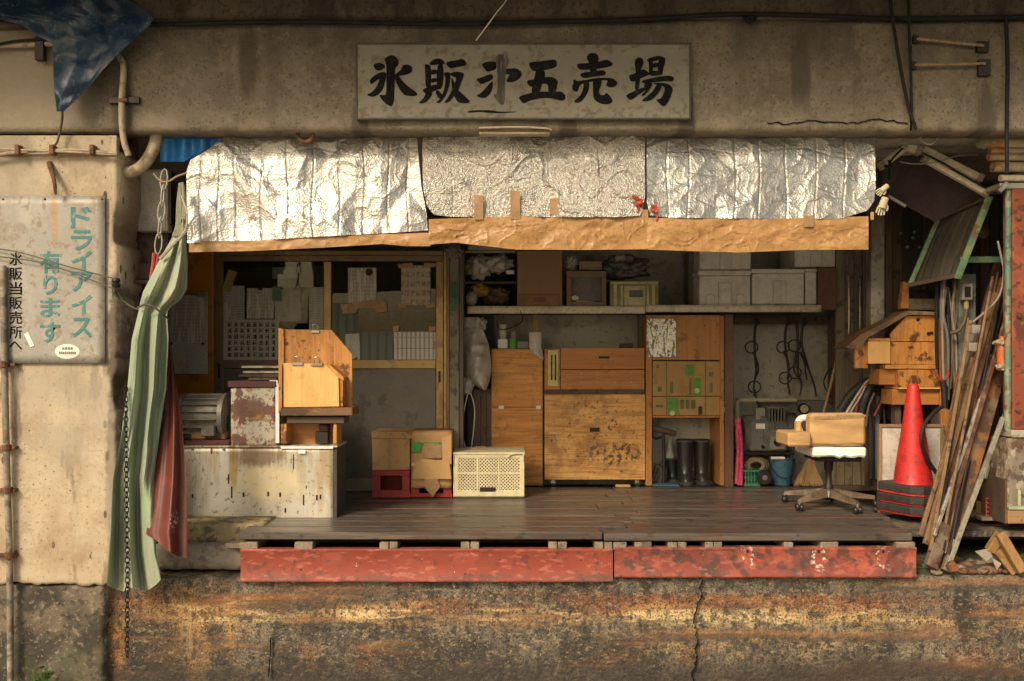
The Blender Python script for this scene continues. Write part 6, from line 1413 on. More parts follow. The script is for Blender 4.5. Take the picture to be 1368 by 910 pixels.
# ============================================================ RIGHT-HAND CORNER
t = thing('grey_wood_door', 'weathered grey wooden door with a long worn handle behind the chair', 'door', (X(1140, 2.0), 2.0, FLOOR))
for k, (a, b) in enumerate(((1117, 1129), (1129.6, 1141), (1141.6, 1152), (1152.6, 1164))):
    bm = NB(); pbox(bm, a, 326, b, 655, 2.0+U(0, .006), .03, .003, .002); part(t, 'plank', bm, grey_wood)
bm = NB(); ptube(bm, [(1133, 375, 1.99), (1133, 372, 1.96), (1134, 376, 1.94), (1134, 440, 1.94), (1133, 444, 1.96), (1133, 441, 1.99)], .010, 7, 2); ptube(bm, [(1149, 376, 1.99), (1149, 372, 1.96), (1149, 440, 1.95), (1149, 443, 1.98)], .008, 7, 2); part(t, 'handle', bm, steel, True)
bm = NB(); pbox(bm, 1163.5, 172, 1182, 500, 1.25, .1, .005)
solo('metal_column', 'grey metal column worn bright near its foot at the right end of the foil sheets', 'post', bm, M('column_metal', (.20, .175, .135), [((.42, .37, .28), .7, 'spot', (2.72, 2.38, .1, .2, .8, 8.0)), ((.08, .065, .05), .7, 'noise', (5, .5, .66, (1, 1, .4))), ((.07, .05, .04), .6, 'noise', (25, .57, .68))], rough=.5, metal=.3, bump=.15, coord='world'))
bm = NB(); pbox(bm, 1184, 172, 1192, 560, 1.5, .1, .004); solo('dark_timber_post', 'dark timber post just right of the bright metal column', 'post', bm, dark_wood_z)
t = thing('plank_rack', 'rack of dark upright boards with pale nail heads behind the green frame', 'boards', P(1215, 560, 1.7))
for k, x in enumerate(range(1193, 1342, 13)):
    bm = NB(); pbox(bm, x, 250+U(-12, 8), x+12, 660, 1.7+U(0, .03), .03, .003, .003); part(t, 'board', bm, inner_dark if k % 3 else dark_wood_z)
for x, y in ((1203, 312), (1212, 330), (1219, 318), (1228, 330), (1221, 310), (1300, 300), (1316, 305), (1230, 352)):
    bm = NB(); lathe(bm, [(0, -.012), (.012, -.008), (.012, 0)], P(x, y, 1.69), 8, 'y'); part(t, 'nail', bm, steel)
t = thing('low_plank_fence', 'row of short old planks behind the chair base', 'boards', P(1135, 650, 1.9))
for k, x in enumerate((1107, 1118, 1129, 1140, 1151)):
    bm = NB(); pbox(bm, x, 606, x+10.3, 648, 1.9+U(0, .01), .03, .003, .002); part(t, 'plank', bm, wood('olive_old_plank', (.19, .145, .085), (.07, .05, .03), 'z'))
    bm = NB(); lathe(bm, [(0, -.006), (.008, -.004), (.008, 0)], P(x+5, 616, 1.899), 8, 'y'); part(t, 'nail', bm, iron)
bm = NB(); pbox(bm, 1100, 649, 1168, 656, 1.88, .06, .003); part(t, 'bottom_rail', bm, dark_wood)

# hoses draped over a post
t = thing('hose_bundle', 'bundle of black, red and white hoses draped over a post behind the chair', 'hoses', P(1160, 640, 1.45))
hm = (plain('black_hose', (.035, .034, .033), rough=.45), plain('maroon_hose', (.20, .04, .035)), plain('white_hose', (.46, .41, .33)), plain('grey_hose', (.13, .125, .115)))
for k, (m_, r, pts) in enumerate(((0, .030, [(1122, 548, 1.42), (1138, 525, 1.4), (1158, 510, 1.4), (1176, 512, 1.42), (1180, 530, 1.45), (1172, 560, 1.46)]),
    (2, .009, [(1128, 556, 1.36), (1145, 528, 1.36), (1158, 510, 1.36), (1168, 504, 1.38)]), (1, .014, [(1142, 552, 1.37), (1150, 526, 1.36), (1163, 509, 1.36), (1180, 508, 1.38)]),
    (2, .007, [(1133, 556, 1.35), (1148, 532, 1.35), (1156, 516, 1.35)]), (0, .026, [(1150, 552, 1.37), (1156, 530, 1.36), (1168, 512, 1.37), (1182, 520, 1.4), (1172, 552, 1.4)]),
    (3, .008, [(1157, 570, 1.33), (1160, 545, 1.33), (1168, 525, 1.34)]), (1, .010, [(1168, 556, 1.35), (1176, 540, 1.35), (1184, 522, 1.36)]),
    (0, .022, [(1164, 640, 1.4), (1163, 580, 1.4), (1160, 540, 1.4), (1168, 515, 1.4)]), (3, .018, [(1172, 640, 1.42), (1172, 580, 1.42), (1174, 530, 1.42)]), (0, .012, [(1183, 620, 1.42), (1182, 570, 1.42), (1180, 535, 1.42)]))):
    bm = NB(); ptube(bm, pts, r, 9, 5); part(t, 'hose', bm, hm[m_], True)
bm = NB(); pbox(bm, 1160, 512, 1176, 655, 1.46, .08, .004); solo('hose_post', 'dark post carrying the draped hoses', 'post', bm, dark_wood_z)

# orange boxes
YX = 1.10
t = thing('varnished_box_stack', 'stack of varnished orange wooden boxes with a sloping lid standing on a dark stand', 'boxes', P(1205, 545, YX))
bm = NB(); ppoly(bm, [(1190, 446), (1211, 422), (1249, 422), (1251, 456), (1190, 456)], YX, .02); part(t, 'end_board', bm, orange_wood)
bm = NB(); pbox(bm, 1190, 457, 1251, 487, YX-.002, .22, .003); part(t, 'box_front', bm, orange_wood)
bm = NB(); pbox(bm, 1160, 456, 1189.5, 486, YX-.012, .22, .003); part(t, 'drawer_front', bm, pale_wood)
bm = NB(); pbox(bm, 1160, 452, 1189.5, 455.6, YX-.014, .22, .002); part(t, 'top_strip', bm, orange_wood)
bm = NB(); pbox(bm, 1142, 458, 1159.5, 492, YX+.05, .03, .002); part(t, 'side_board', bm, orange_wood)
bm = NB(); prism(bm, [P(1130, 464, YX-.04), P(1150, 447, YX-.04), P(1212, 415, YX-.04), P(1252, 417, YX-.04), P(1252, 421, YX-.04), P(1213, 420.5, YX-.04), P(1160, 451, YX-.04), P(1150, 464, YX-.04), P(1138, 466, YX-.04)], .26); part(t, 'lid', bm, M('old_brown_lid', (.20, .115, .06), [((.32, .22, .12), .6, 'noise', (7, .5, .66)), ((.07, .04, .025), .7, 'noise', (14, .5, .66))], rough=.6, bump=.4))
bm = NB(); pbox(bm, 1183, 487.3, 1268, 493, YX-.03, .3, .003); part(t, 'shelf_board', bm, orange_wood)
bm = NB(); pbox(bm, 1200.5, 494, 1258, 517.6, YX-.04, .25, .003); part(t, 'drawer_front', bm, orange_wood)
bm = NB(); pbox(bm, 1201, 517.8, 1258, 519.8, YX-.046, .25, .001); part(t, 'edge_strip', bm, pale_wood)
bm = NB(); pbox(bm, 1175, 493.3, 1199, 514, YX+.02, .2, .003); part(t, 'side_box', bm, ply_red)
bm = NB(); pbox(bm, 1192, 520, 1260, 541, YX, .2, .003); part(t, 'lower_box', bm, ply_red)
bm = NB(); pbox(bm, 1196, 541.3, 1204, 690, YX+.06, .08, .003); pbox(bm, 1250, 541.3, 1258, 690, YX+.06, .08, .003); part(t, 'stand_leg', bm, dark_wood_z)
for x, y in ((1226, 427), (1244, 445), (1240, 446)):
    bm = NB(); lathe(bm, [(0, -.01), (.013, -.008), (.013, 0)], P(x, y, YX), 8, 'y'); part(t, 'knob', bm, iron)
bm = NB(); pbox(bm, 1214, 399, 1258, 414, YX+.1, .2, .004); solo('grimy_carton', 'small grimy carton behind the lid of the orange boxes', 'carton', bm, plain('grimy', (.22, .17, .12)))
bm = NB(); prism(bm, [P(1207, 376, YX+.06), P(1214, 378, YX+.06), P(1214, 412, YX+.06), P(1203, 412, YX+.06)], .05); solo('brown_wedge', 'upright brown board end behind the lid of the orange boxes', 'board', bm, ply_red)

# framed white board
t = thing('framed_board', 'white board in a thin wooden frame leaning behind the traffic cones', 'board', P(1217, 690, .98))
bm = NB(); pbox(bm, 1178, 571, 1258, 690, .98, .02, .002); part(t, 'panel', bm, plain('board_white', (.55, .50, .43), dirt=.4))
for a, b, c, d_ in ((1175, 567, 1261, 571), (1174.5, 571.3, 1178.5, 692), (1257, 571.3, 1261, 692)):
    bm = NB(); pbox(bm, a, b, c, d_, .968, .035, .002); part(t, 'frame_bar', bm, plain('frame_tan', (.30, .20, .11)))

# office chair
YCH = 1.0
t = thing('office_chair', 'swivel office chair with brown cardboard wrapped back and arm and white foam seat', 'chair', (X(1107, YCH), YCH, FLOOR))
def soft_block(x0, y0, x1, y1, Y, d, n=22, amp=.006, seed=0, rnd=.02):
    bm = NB(); xa, xb, za, zb = X(x0, Y), X(x1, Y), Z(y1, Y), Z(y0, Y)
    box(bm, xa, xb, Y, Y+d, za, zb, rnd)
    bmesh.ops.subdivide_edges(bm, edges=bm.edges[:], cuts=9, use_grid_fill=True)
    for v in bm.verts:
        v.co += Vector((.3, 1, .5))*amp*1.6*facet(v.co.x*.5, v.co.z+v.co.x*.1, .10, .035, seed)
    return bm
bm = soft_block(1083, 553, 1157.5, 596.5, YCH-.22, .12, seed=31); part(t, 'wrapped_back', bm, card_pale, True)
bm = NB(); pbox(bm, 1088, 556, 1152, 560, YCH-.226, .004, .001); pbox(bm, 1118, 554, 1157, 557, YCH-.228, .004, .001); part(t, 'tape', bm, brown_tape)
bm = soft_block(1086, 597.2, 1158, 611, YCH-.20, .40, seed=8, rnd=.012, amp=.004)
for v in bm.verts:
    if v.co.z < Z(606, YCH-.2): v.co.z += .018*noise.noise(Vector((v.co.x*25, v.co.y*25, 1)))
part(t, 'foam_seat', bm, snow_foam, True)
bm = NB(); pbox(bm, 1092, 611.5, 1152, 617, YCH-.12, .30, .008); part(t, 'seat_pan', bm, iron)
bm = soft_block(1053, 578, 1084, 597, YCH-.26, .30, seed=5, rnd=.012); part(t, 'wrapped_arm', bm, card_pale, True)
bm = NB(); ptube(bm, [(1070, 580, YCH-.05), (1066, 566, YCH-.05), (1071, 559, YCH-.05), (1082, 558, YCH-.08)], .024, 8, 4); part(t, 'arm_bracket', bm, white_p, True)
bm = NB(); pbox(bm, 1064, 563, 1070, 578, YCH-.1, .05, .003); part(t, 'arm_tape', bm, card_pale)
bm = NB(); c = Vector((X(1107, YCH), YCH, FLOOR)); lathe(bm, [(.028, .10), (.03, .16), (.022, .17), (.022, .26), (.03, .27), (.034, .36), (0, .36)], c, 16); part(t, 'gas_column', bm, iron, True)
bm = NB(); lathe(bm, [(0, .075), (.05, .075), (.05, .12), (.03, .13), (0, .13)], c, 16); part(t, 'hub', bm, steel, True)
for k, a in enumerate((math.radians(q) for q in (-2, 70, 142, 214, 286))):
    d = Vector((math.cos(a), math.sin(a), 0)); L = .325
    bm = NB(); A = c+d*.04+Vector((0, 0, .105)); B = c+d*L+Vector((0, 0, .072))
    s_ = d.cross(Vector((0, 0, 1)))
    pts = []
    for q, w, h in ((A, .034, .028), (A.lerp(B, .5), .030, .020), (B, .022, .012)):
        pts.append([bm.verts.new(q+s_*i*w*.8+Vector((0, 0, j*h))) for i, j in ((-1, -1), (1, -1), (.7, 1), (-.7, 1))])
    for P0, P1 in zip(pts, pts[1:]):
        for j in range(4): bm.faces.new((P0[j], P0[(j+1) % 4], P1[(j+1) % 4], P1[j]))
    bm.faces.new(pts[0][::-1]); bm.faces.new(pts[-1]); bmesh.ops.recalc_face_normals(bm, faces=bm.faces)
    o = part(t, 'base_leg', bm, M('worn_tan_leg', (.15, .105, .065), [((.06, .042, .03), .7, 'noise', (9, .5, .64)), ((.32, .24, .15), .5, 'noise', (5, .52, .70))], rough=.5, bump=.2))
    for sg in (-1, 1):
        bm = NB(); lathe(bm, [(0, -.012), (.022, -.012), (.027, -.006), (.027, .006), (.022, .012), (0, .012)], c+d*(L+.0)+s_*.018*sg+Vector((0, 0, .0275)), 14, 'x'); part(o, 'castor_wheel', bm, rubber, True)
    bm = NB(); tube(bm, [c+d*L+Vector((0, 0, .03)), c+d*L+Vector((0, 0, .07))], .008, 7, 1); part(o, 'castor_stem', bm, steel, True)

# traffic cones, nested
YCN = .80
cone_red = M('cone_red', (.52, .024, .02), [((.62, .06, .045), .5, 'noise', (3, .5, .7, (1, 1, .4))), ((.24, .02, .018), .6, 'noise', (8, .53, .7)), ((.1, .03, .025), .7, 'noise', (30, .60, .70)), ((.6, .2, .16), .35, 'noise', (40, .70, .80))], rough=.45, bump=.08)
s_ = (D+YCN)/F; cx_ = X(1222, YCN)
RZ = Matrix.Rotation(math.radians(24), 3, 'Z')
def cone_base(bm, z0, h, half, ch=.06):
    o8 = [(-half+ch, -half), (half-ch, -half), (half, -half+ch), (half, half-ch), (half-ch, half), (-half+ch, half), (-half, half-ch), (-half, -half+ch)]
    rr = [[bm.verts.new(Vector((cx_, YCN, 0))+RZ @ Vector((x*k, y*k, z))) for x, y in o8] for z, k in ((z0, 1.0), (z0+h*.8, 1.0), (z0+h, .96))]
    for A, B in zip(rr, rr[1:]):
        for j in range(8): bm.faces.new((A[j], A[(j+1) % 8], B[(j+1) % 8], B[j]))
    bm.faces.new(rr[0][::-1]); bm.faces.new(rr[-1]); bmesh.ops.recalc_face_normals(bm, faces=bm.faces)
zz = FLOOR+.002
labels = ('lowest traffic cone of the stack, only its black base and red rim showing', 'middle traffic cone of the stack, only its black base and red rim showing', 'upper traffic cone of the stack, red cone with a worn black base on top')
for k in range(3):
    t = thing('traffic_cone', labels[k], 'cone', (cx_, YCN, zz), 'stack of traffic cones')
    h = .068
    bm = NB(); cone_base(bm, zz, .016, .192); part(t, 'red_rim', bm, cone_red)
    bm = NB(); cone_base(bm, zz+.0165, .047, .205 if k < 2 else .198); part(t, 'base', bm, plain('cone_base_black', (.04, .037, .035), rough=.6, dirt=.5))
    H = .70; z1 = zz+.064
    bm = NB(); lathe(bm, [(.135, z1), (.128, z1+.02), (.112, z1+.14), (.066, z1+.45), (.040, z1+.665), (.036, z1+.685), (.030, z1+.69), (.026, z1+.60), (.1, z1+.05)], (cx_-.012, YCN, 0), 32); part(t, 'cone', bm, cone_red, True)
    zz += h
# big hook tongs by the cone
t = thing('hook_tongs', 'big black curved hook tongs with rusty grips hanging over the cones', 'tongs', P(1250, 620, .72))
bm = NB(); ptube(bm, [(1251, 632, .70), (1238, 612, .66), (1231, 588, .64), (1236, 566, .66), (1252, 548, .70), (1262, 542, .72)], .014, 8, 5); part(t, 'arm', bm, iron, True)
bm = NB(); ptube(bm, [(1262, 545, .72), (1261, 520, .72), (1259, 508, .72)], .022, 8, 2); part(t, 'shank', bm, rubber, True)
bm = NB(); ptube(bm, [(1259, 510, .72), (1252, 502, .72), (1250, 494, .72)], .012, 8, 3); ptube(bm, [(1260, 510, .72), (1266, 502, .72), (1266, 494, .72)], .012, 8, 3); part(t, 'grip', bm, plain('grip_red', (.22, .04, .03)), True)

# leaning boards
def lean(name, label, a, b, w, th_, m_, cat='plank', group='boards and bars leaning at the right', up=Vector((0, 1, 0))):
    bm = NB(); vs = bar(bm, P(*a), P(*b), w, th_, up, .003)
    bmesh.ops.subdivide_edges(bm, edges=[e for e in bm.edges if e.calc_length() > .5], cuts=12)
    for v in bm.verts: v.co += Vector((.004, .004, 0))*noise.noise(v.co*3+Vector((w*99, 0, 0)))
    return solo(name, label, cat, bm, m_, False, group)
old_board = wood('rusty_old_board', (.115, .06, .034), (.035, .02, .014), 'z', dirt=.8, sp=[((.22, .175, .125), .6, 'noise', (4, .52, .66)), ((.34, .13, .04), .6, 'noise', (6, .56, .66))])
tan_lath = wood('tan_lath', (.23, .135, .065), (.08, .045, .025), 'z', dirt=.8, grain=.8)
lean('leaning_board', 'wide rusty brown board leaning in the middle of the bundle at the right', (1263, 736, .12), (1334, 480, .62), .135, .03, old_board)
lean('leaning_plank', 'dark reddish plank leaning behind the bundle up toward the green pipe', (1262, 640, .75), (1336, 350, 1.0), .085, .03, wood('dark_red_plank', (.12, .045, .03), (.05, .022, .016), 'z'))
lean('leaning_lath', 'thin tan lath leaning at the left edge of the bundle beside the cone base', (1229, 716, .14), (1300, 478, .58), .026, .02, tan_lath)
lean('leaning_lath', 'orange tan lath leaning second in the bundle', (1236, 727, .10), (1330, 392, .68), .032, .025, tan_lath)
lean('leaning_bar', 'dark iron angle bar leaning between the tan laths and the steel strip', (1244, 728, .13), (1341, 372, .74), .045, .02, rust_iron, 'bar')
lean('leaning_bar', 'bright steel strip worn in patches leaning on the rusty board', (1248, 716, .06), (1325, 488, .5), .022, .02, M('worn_steel_strip', (.34, .31, .26), [((.14, .055, .03), .85, 'noise', (9, .5, .6)), ((.5, .46, .38), .5, 'noise', (6, .5, .66))], rough=.45, metal=.4, bump=.3), 'bar')
lean('leaning_bar', 'reddish rusty bar leaning just right of the steel strip', (1257, 722, .09), (1346, 420, .60), .03, .02, rust_iron, 'bar')
lean('leaning_bar', 'pale grey channel bar leaning in front at the right of the bundle', (1268, 752, .04), (1340, 558, .35), .030, .02, plain('pale_channel', (.26, .23, .175), dirt=.7), 'bar')
lean('leaning_bar', 'thin grey rod leaning behind the pale channel bar', (1316, 640, .5), (1342, 552, .6), .02, .015, steel, 'bar')
lean('leaning_timber', 'short thick brown timber end at the foot of the bundle', (1243, 758, .05), (1262, 700, .12), .075, .05, old_board, 'timber')
lean('leaning_timber', 'short grey timber end at the foot of the bundle next to the brown one', (1262, 762, .06), (1276, 722, .1), .04, .04, joistm, 'timber')
lean('leaning_stick', 'thin bamboo stick leaning up the middle of the tool clutter', (1278, 560, 1.0), (1266, 400, 1.1), .015, .015, plain('bamboo', (.42, .27, .12)), 'stick')
lean('leaning_stick', 'tan stick leaning behind the orange boxes at the right', (1280, 552, .95), (1267, 420, 1.0), .02, .02, tan_lath, 'stick')
lean('leaning_board', 'tall orange brown board standing just right of the orange boxes', (1262, 620, 1.05), (1258, 425, 1.12), .05, .03, ply_red, 'board')
lean('leaning_board', 'orange board standing low behind the hook tongs', (1262, 660, .95), (1270, 548, 1.0), .09, .03, orange_wood, 'board')
for k, (x, y, w) in enumerate(((1306, 440, .05), (1301, 464, .045))):
    bm = NB(); pbox(bm, x-6, y-6, x+6, y+6, .70, .05, .004, .003); solo('pale_block', ('upper' if k == 0 else 'lower')+' pale block strapped to the leaning dark plank', 'block', bm, plain('pale_block_m', (.34, .31, .25)), group='pale blocks on the dark plank')

rr = random.Random(12)
ORD = ('first', 'second', 'third', 'fourth', 'fifth', 'sixth', 'seventh', 'eighth', 'ninth', 'tenth')
cnt = {}
for k in range(15):
    x0 = 1240+k*2.6+rr.uniform(-3, 3); x1 = 1300+k*3.6+rr.uniform(-8, 8); yt = rr.uniform(350, 520); fr = (725-yt)/350
    xt = lerp(x0, x1, fr); w = rr.uniform(.010, .022); m_ = rr.choice((rust_iron, tan_lath, old_board, iron, steel))
    nm = {rust_iron: 'rusty iron', tan_lath: 'tan wooden', old_board: 'old brown wooden', iron: 'black iron', steel: 'grey steel'}[m_]
    q = cnt[nm] = cnt.get(nm, -1)+1
    lean('leaning_pole', '%s thin %s pole from the left in the bundle leaning at the right' % (ORD[q], nm), (x0, 722-rr.uniform(0, 14)+(22 if k % 2 else 0), (.06 if k % 2 else .16+.02*k)), (xt, yt, (.40 if k % 2 else .62)+.025*k), w, w, m_, 'pole', 'thin poles leaning at the right')
# green frame, dark awning and lamps
green_p = M('flaking_green_paint', (.15, .28, .17), [((.30, .34, .15), .8, 'noise', (9, .52, .62)), ((.20, .10, .05), .8, 'noise', (14, .57, .64)), ((.08, .16, .10), .6, 'noise', (5, .5, .7))], rough=.5, bump=.3)
YGF = .75
t = thing('netted_rack', 'flaking green steel frame tilted forward with dark netting inside', 'rack', P(1260, 385, YGF))
for a, b, w in (((1322, 262, YGF-.25), (1279, 372, YGF), .045), ((1253, 292, YGF+.2), (1215, 382, YGF+.25), .032), ((1284, 347, YGF-.02), (1345, 347, YGF+.1), .042), ((1250, 294, YGF+.2), (1318, 264, YGF-.2), .018), ((1214, 381, YGF+.25), (1282, 367, YGF), .03)):
    bm = NB(); bar(bm, P(*a), P(*b), w, .018); part(t, 'bar', bm, green_p if w > .031 else dark_wood)
bm = NB()
c4 = [P(1252, 295, YGF+.23), P(1316, 268, YGF-.15), P(1280, 366, YGF+.04), P(1217, 379, YGF+.28)]
N_ = 16
g = [[bm.verts.new(c4[0].lerp(c4[1], i/N_).lerp(c4[3].lerp(c4[2], i/N_), j/N_)+Vector((0, .05*math.sin(PI*i/N_)*math.sin(PI*j/N_)+.015*math.sin(i*1.9), 0))) for i in range(N_+1)] for j in range(N_+1)]
for j in range(N_):
    for i in range(N_): bm.faces.new((g[j][i], g[j+1][i], g[j+1][i+1], g[j][i+1]))
part(t, 'netting', bm, plain('dark_netting', (.075, .065, .05), rough=.8), True)
t = thing('dark_awning', 'dark maroon awning sheet sloping down under the beam at the right', 'awning', P(1245, 290, .6))
bm = NB()
c4 = [P(1178, 215, .9), P(1222, 192, .5), P(1318, 262, .45), P(1252, 296, .9)]; c5 = P(1176, 258, 1.0)
prism_pts = [P(1178, 216, .9), P(1225, 190, .8), P(1268, 219, .75), P(1316, 262, .7), P(1250, 297, .85), P(1212, 276, .92), P(1180, 262, .98)]
fv = [bm.verts.new(p) for p in prism_pts]; bm.faces.new(fv); r_ = bmesh.ops.extrude_face_region(bm, geom=bm.faces[:]); bmesh.ops.translate(bm, verts=[v for v in r_['geom'] if isinstance(v, bmesh.types.BMVert)], vec=(0, .012, .004)); bmesh.ops.recalc_face_normals(bm, faces=bm.faces)
part(t, 'sheet', bm, plain('awning_maroon', (.05, .03, .03), rough=.7))
bm = NB(); bar(bm, P(1186, 262, .9), P(1210, 276, .88), .02, .02); part(t, 'edge_rail', bm, steel)
tube_m = plain('lamp_tube', (.66, .58, .43), rough=.35, dirt=.35)
def lamp(label, a, b, w):
    t = thing('lamp_tube', label, 'lamp', P(*b), 'unlit tube lamps under the beam')
    bm = NB(); bar(bm, P(*a), P(*b), w, .05, bev=.008); part(t, 'housing', bm, tube_m)
    A, B = P(*a), P(*b); d = (B-A).normalized()
    for e0, e1 in ((A-d*.012, A+d*.03), (B-d*.03, B+d*.012)):
        bm = NB(); bar(bm, e0, e1, w*1.08, .056, bev=.004); part(t, 'end_cap', bm, plain('cap_tan', (.36, .29, .19)))
lamp('upper of the two long pale tube lamps sloping down to the right', (1228, 197, .58), (1310, 239, .55), .050)
lamp('lower of the two long pale tube lamps sloping down to the right', (1234, 212, .54), (1318, 259, .5), .036)
lamp('short pale lamp housing sloping the other way at the left of the tubes', (1176, 222, .62), (1212, 194, .6), .055)
lamp('small pale housing bridging the short lamp and the long tubes', (1206, 193, .56), (1228, 202, .56), .055)
cable('thin grey cable sagging across the dark awning sheet', [(1202, 216, .5), (1220, 219, .5), (1250, 217, .5), (1280, 208, .5), (1306, 207, .55)], .004, plain('grey_cable', (.3, .27, .22)))
cable('black cable tied along the two long tube lamps', [(1232, 204, .5), (1262, 219, .48), (1290, 236, .46), (1312, 248, .46)], .006)
bm = NB(); ptube(bm, [(1188, 240, .55), (1190, 216, .55), (1208, 196, .55)], .007, 6, 4); ptube(bm, [(1182, 222, .55), (1188, 222, .53), (1188, 215, .55)], .010, 6, 3); solo('lamp_flex', 'dark flex looped round the short lamp housing', 'cable', bm, cable_m, True)
# gloves clipped to the sheet edge
t = thing('work_gloves', 'pair of grubby work gloves hanging from the right edge of the foil sheet', 'gloves', P(1180, 292, .03))
glv = plain('glove_cotton', (.50, .43, .30), rough=.9)
def glove(c, ang, s_):
    bm = NB(); R = Matrix.Rotation(ang, 3, 'Y')
    def q(x, z): return c+R @ Vector((x*s_, 0, z*s_))
    tube(bm, [q(0, .05), q(0, .0), q(.002, -.045)], .030*s_/1.0, 9, 3, .034*s_)
    for i, (x, l) in enumerate(((-.027, .05), (-.009, .062), (.009, .058), (.026, .046))): tube(bm, [q(x, -.035), q(x*1.15, -.06), q(x*1.3+.004, -.045-l)], .0095*s_, 6, 3, .0075*s_)
    tube(bm, [q(.025, .0), q(.045, -.02), q(.05, -.05)], .011*s_, 6, 3, .008*s_)
    return bm
part(t, 'glove', glove(P(1181, 252, .02), .9, .55), glv, True); part(t, 'glove', glove(P(1180, 272, .0), .35, .72), glv, True)
bm = NB(); pbox(bm, 1163.5, 283, 1168, 294, .01, .012, .003); part(t, 'clothes_peg', bm, plain('peg', (.42, .24, .13)))
# pipe ends at upper right
t = thing('pipe_stack', 'stack of pale pipes with rusty ends lying under the beam at the right edge', 'pipes', P(1345, 245, .35))
pipe_end = M('rusty_lit_pipe', (.46, .37, .22), [((.45, .17, .03), .9, 'spot', (3.13, 3.34, .10, .12, 1.0, 14.0)), ((.10, .07, .05), .7, 'noise', (10, .52, .64)), ((.6, .5, .33), .5, 'noise', (5, .5, .66))], rough=.6, bump=.4, coord='world')  # orange end spot paints rust together with the light catching the ends
for y, x0, r in ((191, 1318, .034), (201, 1322, .022), (210, 1320, .024), (223, 1326, .034)):
    bm = NB(); A = P(x0, y, .35); tube(bm, [A, A+Vector((1.6, .05, 0))], r, 12, 1)
    for f in [f for f in bm.faces if len(f.verts) > 4 and f.calc_center_median().x < A.x+.01]:
        rr_ = bmesh.ops.inset_individual(bm, faces=[f], thickness=r*.25); bmesh.ops.translate(bm, verts=f.verts, vec=(.05, 0, 0))
    part(t, 'pipe', bm, pipe_end, True)
bm = NB(); blob(bm, P(1314, 191, .34), (.045, .04, .04), .25, 4, 3, 3); part(t, 'lagging_lump', bm, plain('lump', (.32, .26, .17)), True)
bm = NB(); A = P(1336, 238, .32); tube(bm, [A, A+Vector((1.4, .05, 0))], .022, 10, 1); solo('white_tube', 'clean pale tube on a bracket below the rusty pipe ends', 'tube', bm, tube_m, True)
bm = NB(); box(bm, X(1336, .3), 4.8, .3, .5, Z(252, .3), Z(244, .3), .004); bar(bm, P(1334, 256, .3), P(1345, 244, .3), .03, .03); solo('pipe_bracket', 'grey steel bracket carrying the pipes at the right edge', 'bracket', bm, steel)
# green upright pipe and red column
bm = NB(); ptube(bm, [(1347, 250, .34), (1346.5, 400, .34), (1346, 575, .34)], .021, 10, 1)
solo('green_pipe', 'upright green pipe with flaking paint beside the red column', 'pipe', bm, M('green_pipe_m', (.11, .19, .13), [((.3, .32, .22), .7, 'noise', (8, .53, .64)), ((.25, .14, .07), .8, 'band', (1.5, 2.4, .2, (6, .42, .56))), ((.05, .045, .035), .7, 'noise', (14, .55, .66))], rough=.5, bump=.3, coord='world'), True)
t = thing('red_column', 'rusty red steel column at the right edge of the shop', 'column', (X(1375, .3), .3, Z(575, .3)))
redcol = M('rusty_red_column', (.22, .055, .026), [((.34, .10, .035), .7, 'noise', (6, .48, .66)), ((.06, .025, .02), .8, 'noise', (12, .54, .64)), ((.20, .05, .025), .6, 'noise', (3, .5, .7, (1, 1, .3)))], rough=.6, bump=.5, coord='world')
bm = NB(); box(bm, X(1353, .3), 4.6, .3, .42, Z(574, .3), Z(252, .3), .006); part(t, 'web', bm, redcol)
for x, y in ((1360, 291), (1361, 422), (1359, 548)):
    bm = NB(); lathe(bm, [(0, -.022), (.016, -.018), (.018, 0)], P(x, y, .3), 6, 'y'); part(t, 'bolt', bm, rust_iron)
bm = NB(); box(bm, X(1356, .36), 4.6, .36, 5.0-4.55, Z(250, .36), Z(178, .36), .004); solo('dark_lintel', 'dark block between pipes and column at the right edge', 'block', bm, inner_dark)
bm = NB(); pbox(bm, 1352, 574.8, 1400, 585, .27, .2, .006); solo('white_cap_board', 'dirty white board capping the old cabinet below the red column', 'board', bm, plain('dirty_white', (.36, .32, .24), dirt=.6))
t = thing('old_cabinet', 'battered old cabinet with flaked paint and a pale green corner bracket at the right edge', 'cabinet', P(1370, 702, .28))
bm = NB(); wall_grid(bm, X(1348, .28), X(1420, .28), Z(681, .28), Z(586, .28), .28, .025, .004, 8, .4); part(t, 'body', bm, M('flaked_cabinet', (.20, .165, .12), [((.10, .05, .03), .9, 'noise', (6, .46, .58, (1, 1, .6))), ((.05, .035, .025), .7, 'noise', (16, .52, .62)), ((.46, .40, .3), .6, 'noise', (9, .58, .66))], rough=.7, bump=.4), 'all')
bm = NB(); pbox(bm, 1347, 682, 1420, 700, .275, .4, .004); part(t, 'bottom_board', bm, wood('tan_board_w', (.33, .19, .09), (.14, .07, .03), 'x'))
bm = NB(); pbox(bm, 1360, 655, 1364, 676, .268, .006, .001); pbox(bm, 1348, 676.5, 1372, 681, .268, .006, .001); part(t, 'corner_bracket', bm, plain('mint_bracket', (.42, .46, .30)))
bm = NB(); pbox(bm, 1343, 640, 1346, 700, .30, .3, .002); part(t, 'side_board', bm, dark_wood_z)
t = thing('red_basket', 'small red plastic basket on a shelf beside the old cabinet', 'basket', P(1330, 690, .5))
bm = NB()
for y in (666, 672, 678, 684, 689): pbox(bm, 1317, y-.8, 1343, y+.8, .50, .01, 0)
part(t, 'rail', bm, plain('pinkish_red', (.40, .07, .06)))
for x in (1318, 1323, 1328, 1333, 1338, 1342):
    bm = NB(); pbox(bm, x-.8, 665, x+.8, 690, .505, .008, 0); part(t, 'bar', bm, plain('pinkish_red', (.40, .07, .06)))
